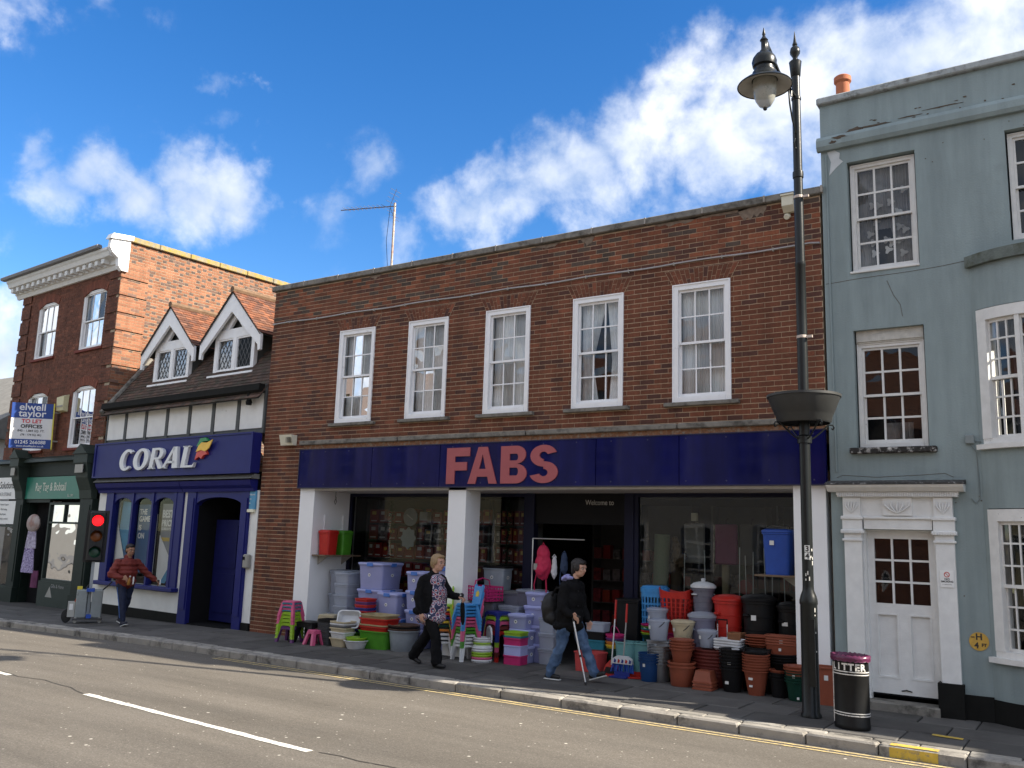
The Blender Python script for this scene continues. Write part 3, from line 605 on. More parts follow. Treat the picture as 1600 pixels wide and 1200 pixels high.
# doorway
MB().box(-2.45, -2.14, -.05, .05, -.1, 2.68).box(-2.40, -2.19, -.07, -.05, .25, 2.55).build('door_pilaster', blue, CO)
MB().box(-.53, -.27, -.05, .05, -.1, 2.68).box(-.49, -.31, -.07, -.05, .25, 2.55).build('door_pilaster', blue, CO)
a, b = -2.14, -.53; m_ = (a+b)/2; h = (b-a)/2
MB().prism([(a,2.68),(a,2.40)] + [(m_-h*math.cos(math.pi*k/16), 2.40+.17*math.sin(math.pi*k/16)) for k in range(1,16)] + [(b,2.40),(b,2.68)], -.03, .1).build('door_arch', blue, CO)
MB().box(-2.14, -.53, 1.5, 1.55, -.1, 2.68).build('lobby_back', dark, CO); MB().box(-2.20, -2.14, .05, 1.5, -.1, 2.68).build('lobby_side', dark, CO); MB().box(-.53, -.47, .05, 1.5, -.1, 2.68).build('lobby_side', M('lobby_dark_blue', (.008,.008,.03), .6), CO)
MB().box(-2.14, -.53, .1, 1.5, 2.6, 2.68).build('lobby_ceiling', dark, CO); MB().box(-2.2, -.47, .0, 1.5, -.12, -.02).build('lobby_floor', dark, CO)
dr = MB().box(-2.12, -1.22, .50, .54, .02, 2.12).build('inner_door', M('shadow_blue_door', (.012,.014,.085), .5, spec=.15), CO)
MB().box(-2.02, -1.32, .482, .50, .2, 1.0).box(-2.02, -1.32, .482, .50, 1.12, 2.0).build('door_panel', MATS['shadow_blue_door'], dr)
MB().box(-.60, -.54, .2, 1.0, -.02, 2.35).build('open_door', bluedk, CO)
lb = M('opal_light', (.75,.72,.55), .4)
pn = thing('blue_notice', 'small teal notice plate beside the CORAL doorway', 'notice', (-1.92-.2*.9965, .015, 2.33), rad(-4.8)); MB().box(-.12, .12, -.04, -.004, 0, .36).build('plate', pcy, pn); MB().box(-.10, .10, -.06, -.005, -.06, -.002).build('foot', lb, pn)
for k_, (t_, sz_) in enumerate((('Welcome', .05), ('OVER', .035), ('18s', .05))): text('notice_words', t_, sz_, wl, pn, FRONT(-.095, -.042, .27-.085*k_), .001)
ph = thing('entry_keypad', 'grey entry phone box on the white strip beside the CORAL doorway', 'keypad', (-1.92-.2*.9965, .015, 1.18), rad(-4.8)); gp = M('grey_plastic', (.30,.29,.26), .5); MB().bbox(-.08, .10, -.09, -.003, 0, .27, .02).build('box', gp, ph); MB().box(-.05, .0, -.10, -.09, .16, .22).build('buttons', dark, ph)
# fascia with raised letters
fsc = MB().bbox(-6.26, -.03, -.24, -.02, 3.03, 3.84, .02).build('fascia_sign', blue, CO)
MB().box(-6.27, -.02, -.262, -.24, 3.025, 3.06).box(-6.27, -.02, -.262, -.24, 3.81, 3.845).box(-6.27, -6.20, -.262, -.24, 3.06, 3.81).box(-.09, -.02, -.262, -.24, 3.06, 3.81).build('fascia_frame', blue, fsc)
silver = M('silver_letters', (.68,.69,.70), .35, .04)
def brush_poly(name, pts, mat, y0=-.30, y1=-.243): return MB().prism(pts, y0, y1).build(name, mat, fsc)
def gly(name, polys, x, w, z0=3.18, h=.46, sh=.22):
    mb = MB()
    for p in polys: mb.prism([(x+a_*w+sh*b_*h, z0+b_*h) for a_, b_ in p], -.31, -.243)
    return mb.build(name, silver, fsc)
C_o = arcp(.55,.5,.52,.53,48,312,26); C_i = [(.60+.26*math.cos(rad(48+264*i/26)), .5+.40*math.sin(rad(48+264*i/26))) for i in range(27)]
gly('letter_c', band(C_o, C_i), -5.02, .56)
O_o = arcp(.5,.5,.52,.53,0,360,32); O_i = arcp(.5,.5,.23,.40,0,360,32); gly('letter_o', band(O_o, O_i), -4.40, .60)
gly('letter_r', [[(.05,0),(.33,0),(.33,1),(.05,1)], [(-.05,0),(.43,0),(.38,.06),(0,.06)], [(.33,.90),(.58,.90),(.58,1),(.33,1)], [(.33,.44),(.58,.44),(.58,.54),(.33,.54)], [(.42,.46),(.68,.46),(1.10,0),(.80,0)]] + band(arcp(.58,.72,.40,.28,-90,90), arcp(.58,.72,.12,.18,-90,90)), -3.72, .52)
gly('letter_a', [[(-.08,0),(.10,0),(.60,.95),(.46,1)], [(.62,0),(.98,0),(.72,1),(.46,1)], [(.20,.24),(.75,.24),(.72,.34),(.26,.34)], [(-.12,0),(.22,0),(.16,.05),(-.08,.05)]], -3.12, .58)
gly('letter_l', [[(.05,0),(.36,0),(.36,1),(.05,1)], [(.36,0),(.98,0),(1.02,.22),(.92,.10),(.36,.09)], [(-.04,.95),(.46,.95),(.46,1),(-.04,1)]], -2.46, .50)
brush_poly('emblem_red_flame', [(-1.93,3.33),(-1.78,3.40),(-1.70,3.35),(-1.62,3.42),(-1.50,3.44),(-1.58,3.56),(-1.72,3.60),(-1.86,3.52)], M('emblem_red', (.62,.06,.04), .4), -.30, -.243)
brush_poly('emblem_gold_flame', [(-1.88,3.50),(-1.70,3.53),(-1.55,3.50),(-1.42,3.56),(-1.30,3.74),(-1.50,3.68),(-1.70,3.69),(-1.80,3.62)], M('emblem_gold', (.80,.48,.04), .4), -.318, -.30)
brush_poly('emblem_green_flame', [(-1.90,3.62),(-1.80,3.61),(-1.68,3.71),(-1.48,3.72),(-1.60,3.79),(-1.78,3.78)], M('emblem_green', (.02,.22,.06), .4), -.30, -.243)
# half timbering
MB().box(-6.28, -.02, .0, .2, 3.84, 4.85).build('panel_backing', timb, CO)
pw_ = 6.26/7
for i in range(7):
    MB().bbox(-6.28+pw_*i+.055, -6.28+pw_*(i+1)-.055, -.018, .0, 3.95, 4.66, .006).build('render_panel', rend, CO)
    MB().bbox(-6.28+pw_*i-(.055 if i else 0), -6.28+pw_*i+.055, -.035, .0, 3.90, 4.70, .004).build('timber_post', timb, CO)
MB().bbox(-.075, -.02, -.035, .0, 3.90, 4.70, .004).build('timber_post', timb, CO)
MB().box(-6.28, -.02, -.06, .0, 4.70, 4.83).build('timber_beam', timb, CO); MB().box(-6.28, -.02, -.04, .0, 3.845, 3.90).build('timber_beam', timb, CO)
MB().prism([(-.06,4.83),(-.2,4.83),(-.2,4.80),(-.21,4.70),(-.17,4.66),(-.11,4.66),(-.08,4.70)], -6.3, -.03, None, 'x').build('gutter', plinthm, CO)
MB().lathe([(.06,0),(.07,.06),(.05,.1),(.045,.25)], 10, T(-.42,-.14,4.42)).build('hopper', plinthm, CO)
# tiled roofs
tilem = M('clay_tile', tint=True, rough=.9, var=.25, vs=25, bump=.3, bs=60)
SL = 1.33
def tile_slope(parent, name, O, eu, ev, L, H, tw=.165, gauge=.10, tones=(), clip=None, seed=5, base=None):
    """plain tiles on a slope: O corner, eu along eaves, ev up slope"""
    rn = random.Random(seed); mb = MB(); eu = Vector(eu).normalized(); ev = Vector(ev).normalized(); en = eu.cross(ev).normalized(); O = Vector(O); k = 0; h = 0.0
    if en.z < 0: en = -en
    while h < H:
        s = -(tw/2 if k % 2 else 0)
        while s < L:
            a, b = max(s+.003, 0), min(s+tw-.003, L)
            if b-a > .03 and (clip is None or clip((a+b)/2, h)):
                vv = rn.uniform(.7,1.25); mb.cur = tuple(x*vv for x in rn.choice(tones)); j = rn.uniform(0,.006); t_ = .013
                P = lambda u_, v_, w_: tuple(O + eu*u_ + ev*v_ + en*w_)
                lo = .016+j; hi = .002
                mb.add([P(a,h-.004+j,lo),P(b,h-.004+j,lo),P(b,h+gauge+.05,hi),P(a,h+gauge+.05,hi),P(a,h-.004+j,lo+t_),P(b,h-.004+j,lo+t_),P(b,h+gauge+.05,hi+t_),P(a,h+gauge+.05,hi+t_)],
                       [(0,3,2,1),(4,5,6,7),(0,1,5,4),(1,2,6,5),(2,3,7,6),(3,0,4,7)])
            s += tw
        h += gauge; k += 1
    return tag(mb.build(name, tilem, parent), 'courses of small clay tiles', None, None, 'stuff')
SHADE_TILES = [(.085,.055,.042),(.07,.048,.038),(.10,.06,.043),(.062,.05,.035)]  # tile tones darkened for slopes out of the sun, shade put into the colour
SUN_TILES = [(.18,.066,.034),(.20,.080,.042),(.135,.056,.032),(.165,.078,.05),(.11,.052,.036)]  # same tiles on the sunward dormer slopes, sunlight put into the paler tones
rl = math.hypot(1, SL)
rf = MB(); rf.add([(-6.28,-.19,4.60),(-.02,-.19,4.60),(-.02,3.3,4.60+3.49*SL*.78),(-6.28,3.3,4.60+3.49*SL*.78)], [(0,1,2,3)])
D1, D2 = (-5.12, -3.62), (-2.62, -1.14)
def dclip(s, h):
    x_ = -6.28+s; y_ = -.20+h/rl
    return not any(a-.03 < x_ < b+.03 and y_ > .43 for a, b in (D1, D2))
rb = MB(); rb.add([(-6.28,-.2,4.52),(-.02,-.2,4.52),(-.02,2.0,4.52+2.2*SL),(-6.28,2.0,4.52+2.2*SL)], [(0,1,2,3)]); rbo = rb.build('roof', timb, CO)
MB().add([(-6.28,2.0,7.44),(-.02,2.0,7.44),(-.02,5.5,3.2),(-6.28,5.5,3.2)], [(0,1,2,3)]).build('roof_back', timb, CO)
tile_slope(rbo, 'roof_tiles', (-6.28,-.20,4.53), (1,0,0), (0,1,SL), 6.26, 2.15*rl, tones=SHADE_TILES, clip=dclip, seed=8)
MB().tube([(-6.27,-.2,4.60),(-6.27,.95,4.60+1.15*SL)], .07, 8).build('verge_mortar', conc, CO)
diam = M('lead_came', (.16,.165,.17), .5); dglass = M_glass('leaded_glass', (.30,.33,.33), .03, 6, mul=.35)
def dormer(a, b, zt, seed):
    m_ = (a+b)/2; yf = .42; zs = 5.28; ze = 6.20; rise = zt-.14-6.02; hw = (b-a)/2+.33
    # cheeks and front
    dn = MB().prism([(a,zs-.1),(a+.06,zs-.1),(a+.06,ze-.06),(b-.06,ze-.06),(b-.06,zs-.1),(b,zs-.1),(b,ze),(a,ze)], yf+.061, 1.6).build('dormer', timb, CO)
    fr = MB(); fr.box(a, a+.10, yf-.03, yf+.06, zs, ze); fr.box(b-.10, b, yf-.03, yf+.06, zs, ze); fr.box(a+.1, b-.1, yf-.03, yf+.06, ze-.10, ze); fr.box(a+.1, b-.1, yf-.03, yf+.06, zs, zs+.10)
    fr.box(m_-.06, m_+.06, yf-.032, yf+.06, zs+.10, ze-.10)
    fr.bbox(a-.10, b+.10, yf-.12, yf+.05, zs-.07, zs, .01)
    for (p, q) in ((a+.10, m_-.06), (m_+.06, b-.10)):
        fr.box(p, p+.035, yf-.015, yf+.03, zs+.1, ze-.1); fr.box(q-.035, q, yf-.015, yf+.03, zs+.1, ze-.1); fr.box(p+.035, q-.035, yf-.015, yf+.03, ze-.135, ze-.1); fr.box(p+.035, q-.035, yf-.015, yf+.03, zs+.1, zs+.135)
    fr.build('window_frame', white, dn)
    for (p, q) in ((a+.135, m_-.095), (m_+.095, b-.135)):
        g = MB(); g.add([(p,yf+.02,zs+.13),(q,yf+.02,zs+.13),(q,yf+.02,ze-.13),(p,yf+.02,ze-.13)], [(0,1,2,3)]); g.build('pane', dglass, dn)
        c_ = MB(); W_, H_ = q-p, ze-.26-zs; st = .135; ar = 1.7
        def seg(x0, z0, x1, z1):     # clip to pane
            t0, t1 = 0, 1
            for pp, qq in ((-(x1-x0), x0), (x1-x0, W_-x0), (-(z1-z0), z0), (z1-z0, H_-z0)):
                if abs(pp) < 1e-9:
                    if qq < 0: return
                else:
                    r_ = qq/pp
                    if pp < 0: t0 = max(t0, r_)
                    else: t1 = min(t1, r_)
            if t1-t0 > .02: c_.tube([(p+x0+(x1-x0)*t0, yf+.014, zs+.13+z0+(z1-z0)*t0), (p+x0+(x1-x0)*t1, yf+.014, zs+.13+z0+(z1-z0)*t1)], .0055, 4)
        for i in range(-12, 14):
            seg(i*st, 0, i*st+H_/ar, H_); seg(i*st, 0, i*st-H_/ar, H_)
        c_.build('leading', diam, dn)
    MB().box(a+.06, b-.06, yf+.25, yf+.28, zs, ze).build('room_behind', M('dormer_interior', (.10,.10,.10), .9), dn)
    # gable truss with open triangles
    zt0 = ze+.0; gt = MB(); apex = zt-.20; slope = (apex-6.05)/(hw-.02)
    yb0, yb1 = yf-.17, yf-.11
    for s_ in (-1, 1):   # barge boards, wide, with cut feet
        x_e = m_+s_*hw; z_e = apex-slope*hw; w_ = .285
        pts = [(m_, apex+.04), (m_, apex+.04-w_*1.55), (x_e-s_*.04, z_e-w_*.80), (x_e-s_*.02, z_e-w_*1.25), (x_e+s_*.06, z_e-w_*1.2), (x_e+s_*.05, z_e)]
        MB().prism(pts, yb0, yb1).build('barge_board', white, dn)
    MB().box(a-.05, b+.05, yf-.03, yf+.06, ze, ze+.11).build('tie_beam', white, dn)
    for s_ in (-1, 1):
        MB().prism([(m_+s_*.02,ze+.11),(m_+s_*.14,ze+.11),(m_+s_*.40,ze+.36),(m_+s_*.30,ze+.44)] if False else [(m_, ze+.50), (m_, ze+.36), (m_+s_*.24, ze+.11), (m_+s_*.36, ze+.11)], yf-.03, yf+.03).build('gable_strut', white, dn)
        MB().prism([(m_+s_*.30, ze+.11), (m_+s_*.70, ze+.11), (m_+s_*.10, ze+.78), (m_+s_*.0, ze+.74), (m_, ze+.56)], yf+.0, yf+.03).build('gable_infill', white, dn)
    MB().prism([(m_-.5,ze+.05),(m_+.5,ze+.05),(m_,ze+.62)], yf+.12, yf+.14).build('gable_shadow_board', timb, dn)
    for s_ in (-1, 1):
        for yy in (yf+.5,): MB().prism([(m_+s_*(hw-.30),ze-.02),(m_+s_*(hw+.02),ze-.02),(m_+s_*(hw+.02),ze-.14),(m_+s_*(hw-.08),ze-.10)], yy, yy+.09).build('eaves_bracket', white, dn)
        ev = Vector((-s_, 0, slope)).normalized(); O = Vector((m_+s_*(hw+.05), yf-.20, apex-slope*(hw+.05)+.05)); Ls = math.hypot(hw+.05, slope*(hw+.05))
        dk_ = MB(); e2 = O+ev*Ls; dk_.add([tuple(O-Vector((0,0,.02))),(O.x,2.9,O.z-.02),(e2.x,2.9,e2.z-.02),(e2.x,O.y,e2.z-.02)], [(0,1,2,3)]); dk_.build('roof_boarding', timb, dn)
        if s_ == 1: tile_slope(dn, 'roof_tiles', tuple(O), (0,1,0), tuple(ev), 3.1, Ls, tones=SUN_TILES, seed=seed)
        else: tile_slope(dn, 'roof_tiles', tuple(O), (0,1,0), tuple(ev), 3.1, Ls, tones=SHADE_TILES+SUN_TILES[2:3], seed=seed+1)
    MB().tube([(m_,yf-.21,apex+.10),(m_,2.9,apex+.10)], .075, 8).build('ridge_tiles', M('ridge_clay', (.16,.10,.06), .9, .3, 10, .4, 40), dn)
dormer(*D1, 7.26, 21); dormer(*D2, 7.26, 31)

# ================================================================== tall red brick corner building
LB = thing('brick_corner_building', 'three storey red brick building with white dentil cornice and sunlit side wall', 'building', (-1.92-9*.99649, 9*.08368, 0), rad(-4.8))
def LS(x): return x+9.0
redm = M('orange_brick', tint=True, rough=.9, var=.2, vs=30, bump=.3, bs=90, streak=.22)
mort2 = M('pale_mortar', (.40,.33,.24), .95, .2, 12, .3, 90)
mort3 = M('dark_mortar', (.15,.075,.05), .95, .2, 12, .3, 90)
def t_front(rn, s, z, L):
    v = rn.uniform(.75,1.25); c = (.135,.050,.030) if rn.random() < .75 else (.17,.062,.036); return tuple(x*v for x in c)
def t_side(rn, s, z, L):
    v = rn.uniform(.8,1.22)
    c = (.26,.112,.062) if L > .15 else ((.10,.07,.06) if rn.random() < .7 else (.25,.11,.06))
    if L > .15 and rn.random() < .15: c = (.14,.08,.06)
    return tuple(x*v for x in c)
xr, xl = LS(-6.42), LS(-11.86); zb = gz(-11)-.12
lw_holes = [(LS(-8.26),LS(-7.07),6.40,7.99), (LS(-10.82),LS(-9.67),6.40,7.99), (LS(-8.26),LS(-7.08),3.84,5.44), (LS(-10.82),LS(-9.67),3.84,5.44), (LS(-11.9),LS(-6.3),-1,3.55)]
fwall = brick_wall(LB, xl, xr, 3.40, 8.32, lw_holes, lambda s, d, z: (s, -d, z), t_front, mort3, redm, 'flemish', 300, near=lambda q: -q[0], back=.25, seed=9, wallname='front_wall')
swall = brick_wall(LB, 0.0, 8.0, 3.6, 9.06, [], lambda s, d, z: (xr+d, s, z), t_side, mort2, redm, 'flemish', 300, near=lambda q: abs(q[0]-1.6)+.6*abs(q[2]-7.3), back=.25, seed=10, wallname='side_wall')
MB().box(xl, xr-.26, .26, 8, -.3, 8.3).build('core', dark, LB); MB().box(xl-.05, xr-.2, .05, 8, 8.34, 8.42).build('roof', lead, LB)
# rusticated corner bands: five proud courses, one recessed
for i in range(11):
    z0_ = 3.62 + i*.45
    if z0_+.37 > 8.3 and i > 10: break
    for (a, b) in ((xr-.52, xr+.022), (xl-.022, xl+.52)):
        mb = MB(); rn = random.Random(i)
        for k in range(5):
            s = a - (.11 if k % 2 else 0)
            while s < b:
                p, q = max(s+.005, a), min(s+.22, b)
                if q-p > .03: mb.cur = t_front(rn, 0, 0, .2); mb.box(p, q, -.03, .0, z0_+k*.075+.002, z0_+k*.075+.065)
                s += .225
        mb.cur = (.10,.06,.045); mb.box(a, b, -.026, .0, z0_, z0_+.372)
        tag(mb.build('quoin_band', redm, LB), None)
    mb = MB(); rn = random.Random(50+i)
    for k in range(5):
        s = -.022 - (.11 if k % 2 else 0)
        while s < .72:
            p, q = max(s+.005, -.022), min(s+.22, .72)
            if q-p > .03: mb.cur = tuple(x*1.1 for x in t_side(rn, 0, 0, .2)); mb.box(xr, xr+.03, p, q, z0_+k*.075+.002, z0_+k*.075+.065)
            s += .225
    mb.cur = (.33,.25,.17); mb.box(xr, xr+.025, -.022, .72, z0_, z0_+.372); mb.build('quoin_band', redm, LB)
# upper windows with segmental heads
for (a, b, c, e, nm) in ((-8.26,-7.07,6.40,7.99,0), (-10.82,-9.67,6.40,7.99,1), (-8.26,-7.08,3.84,5.44,2), (-10.82,-9.67,3.84,5.44,3)):
    a, b = LS(a), LS(b); m_ = (a+b)/2; h = (b-a)/2
    w_ = sash(LB, a, b, c, e-.03, y=.025, fr=.06, cols=3, rows=1, fm=white, curtain=([(.6,1,0,1,.2)] if nm == 2 else [(0,.25,0,1,.3)]), proud=.0, rail=.04, bar=.02)
    pts = [(a,e+.012)] + [(m_-h*math.cos(math.pi*k/12), e-.13+.13*math.sin(math.pi*k/12)) for k in range(13)] + [(b,e+.012)]
    MB().prism(pts, -.004, .02).build('window_head', mort3, LB)
    n_ = 15; am = MB()
    for i in range(n_):
        t0, t1 = math.pi*(.5+.15*(1-2*i/n_)), math.pi*(.5+.15*(1-2*(i+.92)/n_)); Rr = h/math.sin(math.pi*.15)
        zc = e-.004-Rr; vv = RND.uniform(.85,1.25); am.cur = tuple(x*vv for x in (.17,.055,.032))
        am.prism([(m_+Rr*math.cos(t0), zc+Rr*math.sin(t0)*1), (m_+Rr*math.cos(t1), zc+Rr*math.sin(t1)), (m_+(Rr+.23)*math.cos(t1), zc+(Rr+.23)*math.sin(t1)), (m_+(Rr+.23)*math.cos(t0), zc+(Rr+.23)*math.sin(t0))], -.012, .02)
    tag(am.build('arch_bricks', redm, LB), None, None, None, 'stuff')
    MB().bbox(a-.10, b+.10, -.06, .08, c-.07, c, .008).build('window_sill', M('red_sill', (.16,.035,.025), .8, .2), w_)
# cornice, dentils, gutter, console at the corner, parapet coping
MB().prism([(0,8.32),(-.06,8.32),(-.10,8.42),(-.14,8.44),(-.14,8.56),(-.34,8.60),(-.38,8.70),(-.42,8.74),(-.42,8.80),(0,8.86)], xl-.35, xr-.05, None, 'x').build('cornice', oldwhite, LB)
for i in range(17):
    x_ = xl-.25+(xr-xl+.05)*i/17; MB().bbox(x_, x_+.15, -.31, -.14, 8.455, 8.582, .008).build('dentil', oldwhite, LB)
MB().prism([(-.40,8.802),(-.52,8.81),(-.54,8.87),(-.52,8.90),(-.43,8.90),(-.40,8.87)], xl-.5, xr-.35, None, 'x').build('gutter', M('grey_gutter', (.16,.16,.17), .5), LB)
con = [(0,9.02),(-.42,9.02),(-.52,9.10),(-.40,9.20),(0,9.20)]
MB().prism([(.10,8.25),(-.07,8.25),(-.16,8.36),(-.18,8.55),(-.34,8.66),(-.42,8.78),(-.40,8.98),(-.30,9.06),(-.02,9.10),(.10,9.06)], xr-.04, xr+.10, None, 'x').build('corner_console', white, LB)
MB().prism([(.14,9.07),(-.46,8.99),(-.40,9.13),(.14,9.19)], xr-.10, xr+.16, None, 'x').build('console_cap', white, LB)
lich = M('lichen_coping', (.24,.22,.17), .95, .3, 9, .6, 50, dirt=(.34,.24,.05), da=.6, ds=6)
y_ = .02
while y_ < 8:
    MB().bbox(xr-.32, xr+.075, y_+.005, y_+.89, 9.07, 9.215+RND.uniform(-.006,.006), .015).build('coping_block', lich, LB, True, 30); y_ += .9
# ground floor shopfronts
dgr = M('dark_green_paint', (.013,.021,.017), .5, .12, 6, spec=.15); dgr2 = M('grey_green_paint', (.030,.042,.036), .5, .12, 6, spec=.15)
MB().box(LS(-12.2), LS(-6.42), -.02, .22, 3.42, 3.56).prism([(0,3.50),(-.24,3.50),(-.20,3.58),(0,3.66)], LS(-12.2), LS(-6.42), None, 'x').build('shop_cornice', dgr2, LB)
MB().box(LS(-12.2), LS(-6.42), -.03, .2, 3.14, 3.42).build('shop_frieze', dgr, LB)
for (a, b) in ((-7.02,-6.43), (-10.55,-10.12)):
    a, b = LS(a), LS(b); pl = MB(); pl.box(a, b, -.10, .2, zb, 2.55); pl.box(a-.03, b+.03, -.13, .0, zb, .25); pl.box(a+.08, b-.08, -.115, -.10, .4, 2.4)
    pp = pl.build('pilaster', dgr, LB)
    MB().prism([(0,2.55),(-.13,2.55),(-.16,2.75),(-.28,3.05),(-.33,3.40),(0,3.40)], a, b, None, 'x').build('console', dgr2, pp)
    MB().box(a-.04, b+.04, -.36, .0, 3.40, 3.62).prism([(a-.06,3.62),(b+.06,3.62),((a+b)/2,3.86)], -.40, .0).build('pediment_cap', dgr2, pp)
    MB().box(a+.10, b-.10, -.375, -.36, 3.16, 3.36).build('boss', gp, pp)
sg = MB().box(LS(-10.1), LS(-7.10), -.075, -.03, 2.55, 3.12).build('green_sign', M('sign_green', (.012,.155,.105), .4, .06), LB)
text('sign_words', 'Rag Tag & Bobtail', .30, M('cream_letters', (.55,.58,.50), .6), sg, FRONT(LS(-9.55), -.078, 2.76), .001, .004, sx=.78)
text('sign_words', 'Est. 1991', .10, M('cream_letters'), sg, FRONT(LS(-7.75), -.078, 2.60), .001, 0, sx=.8)
ws = MB().box(LS(-12.2), LS(-10.57), -.07, -.02, 2.55, 3.14).build('white_sign', pw, LB)
blkl = M('black_letters', (.03,.028,.028), .6); gryl = M('grey_letters', (.30,.30,.30), .6)
text('sign_words', 'Solutions', .27, blkl, ws, FRONT(LS(-11.72), -.073, 2.84), .001, .003, sx=.88)
text('sign_words', 'DATA STORAGE', .13, gryl, ws, FRONT(LS(-11.72), -.073, 2.64), .001, .002, sx=.8)
ws2 = MB().box(LS(-12.2), LS(-10.57), -.05, .0, 1.88, 2.50).build('white_notice_board', pw, LB)
for j in range(4): text('sign_words', ('Data Backup     Network Support', 'Virus Removal     Web Hosting', 'PC Repairs      Laptop Repairs', 'CALL IN FOR FRIENDLY ADVICE')[j], .075, gryl, ws2, FRONT(LS(-12.1), -.053, 2.38-.13*j), .001)
def simplewin(a, b, c, e, fm_, ny=1, nx=1):
    a, b = LS(a), LS(b); mb = MB(); mb.box(a, a+.06, -.03, .06, c, e); mb.box(b-.06, b, -.03, .06, c, e); mb.box(a+.06, b-.06, -.03, .06, e-.06, e); mb.box(a+.06, b-.06, -.03, .06, c, c+.06)
    w_ = mb.build('shop_window', fm_, LB); g = MB(); g.add([(a,.02,c),(b,.02,c),(b,.02,e),(a,.02,e)], [(0,1,2,3)]); g.build('pane', glass, w_); return w_
w_ = simplewin(-8.75, -7.02, .50, 2.46, dgr2); MB().box(LS(-8.69), LS(-7.08), -.025, .05, 1.93, 1.98).box(LS(-7.95), LS(-7.90), -.025, .05, 1.98, 2.4).build('transom', dgr2, w_)
MB().box(LS(-8.80), LS(-7.02), -.06, .2, zb, .50).build('stall_riser', dgr2, LB)
tri = MB(); tri.prism([(LS(-8.35),.12),(LS(-8.0),.12),(LS(-8.15),.38)], -.066, -.06); tri.build('triangle_mark', gp, LB)
text('stall_words', 'Gifts & Home', .12, gryl, LB, FRONT(LS(-8.1), -.064, .36), .001)
simplewin(-12.2, -10.57, .20, 1.86, dgr2); MB().box(LS(-12.2), LS(-10.57), -.04, .2, zb, .20).build('stall_riser', dgr, LB)
MB().box(LS(-10.12), LS(-8.75), -.03, .2, 2.46, 2.55).build('shop_head', dgr, LB); MB().box(LS(-12.2), LS(-7.0), .95, 1.0, zb, 2.6).build('shop_back', M('shop_back_cream', (.30,.28,.22), .9), LB)
MB().box(LS(-8.80), LS(-8.75), .05, .95, zb, 2.5).build('display_side', oldwhite, LB); MB().box(LS(-10.12), LS(-10.06), .05, .95, zb, 2.5).build('display_side', dgr, LB)
MB().box(LS(-10.06), LS(-8.80), .80, .85, zb, 2.5).build('shop_door_dark', dark, LB)
MB().box(LS(-8.75), LS(-7.0), .05, .9, .40, .50).build('display_shelf', oldwhite, LB)
def lbw(lx, y, z):      # point beside the corner building -> world
    c, s = math.cos(rad(-4.8)), math.sin(rad(-4.8)); return (-1.92+lx*c-y*s, lx*s+y*c, z)
# goods in the corner shop door and window
cu = thing('hanging_cushion', 'pale cushion with brown print hanging in the green shop doorway', 'cushion', lbw(-9.45,-.06,1.70), rad(-4.8))
MB().sphere((0,0,.22),(.34,.10,.24),14,8).build('cover', M('cushion_cloth', (.50,.44,.42), .9, .3, 5, col2=(.25,.16,.14)), cu, True)
lil = M('lilac_cloth', (.30,.26,.36), .9, .25, 18, col2=(.50,.46,.58)); pur = M('purple_print_cloth', (.16,.11,.27), .9, .3, 30, col2=(.45,.40,.58)); mau = M('mauve_cloth', (.16,.05,.11), .9, .3)
def hanging(name, label, lx, y, z0, z1, w0, w1, mat, cat):
    o = thing(name, label, cat, lbw(lx,y,z0), rad(-4.8)); rings = []
    for k in range(6):
        t_ = k/5; w = w0+(w1-w0)*t_; rings.append([(w/2*math.cos(2*math.pi*i/20)*(1+.05*math.sin(i*4)), .05*math.sin(2*math.pi*i/20)*(1+.5*math.sin(i*3.1)), (z1-z0)*t_) for i in range(20)])
    MB().loft(rings).build('fabric', mat, o, True); MB().tube([(0,0,z1-z0),(0,0,z1-z0+.06),(.02,0,z1-z0+.09)], .006, 5).build('hook', dark, o)
hanging('hanging_dress', 'lilac top hanging below the cushion in the green shop doorway', -9.48, -.05, 1.28, 1.72, .60, .42, lil, 'clothing')
hanging('hanging_skirt', 'purple floral skirt hanging in the green shop doorway', -9.52, -.05, .66, 1.28, .72, .50, pur, 'clothing')
hanging('hanging_bag', 'mauve cloth bag hanging lowest in the green shop doorway', -9.15, .0, .30, .72, .34, .30, mau, 'bag')
mq = thing('display_mannequin', 'pale dressed display figure inside the green shop window', 'display figure', lbw(-7.55,.45,.50), rad(-4.8))
MB().lathe([(.14,0),(.15,.25),(.10,.45),(.13,.7),(.10,.85),(.04,.9)],14).build('body', M('mannequin_cream', (.52,.54,.40), .8), mq, True)
pl_ = thing('display_plant', 'leafy plant standing inside the green shop window', 'plant', lbw(-8.2,.5,.50), rad(-4.8)); lf = MB()
for i in range(70):
    a_ = RND.uniform(0,6.3); r_ = RND.uniform(.02,.16); z_ = RND.uniform(.15,.5); lf.add([(r_*math.cos(a_),r_*math.sin(a_),z_),((r_+.06)*math.cos(a_+.2),(r_+.06)*math.sin(a_+.2),z_+.03),((r_+.10)*math.cos(a_),(r_+.10)*math.sin(a_),z_-.01)], [(0,1,2)])
tag(lf.build('leaves', M('leaf_green', (.05,.10,.03), .6), pl_), None, None, None, 'stuff'); MB().lathe([(.07,0),(.09,.16)],12).build('pot', oldwhite, pl_)
st_ = thing('display_ladder_stand', 'white wooden ladder stand inside the green shop window', 'stand', lbw(-8.45,.3,.50), rad(-4.8)); mb = MB()
for s_ in (-.12,.12): mb.box(s_-.02, s_+.02, -.02, .02, 0, 1.15)
for j in range(4): mb.box(-.10, .10, -.05, .05, .1+.28*j, .13+.28*j)
mb.build('ladder', white, st_)
br_ = thing('window_brick_chimney_prop', 'tan display panel leaning inside the green shop window', 'display panel', lbw(-8.25,.7,.50), rad(-4.8)); MB().box(-.12,.12,-.02,.02,0,1.3).build('panel', M('tan_panel', (.42,.28,.18), .8), br_)
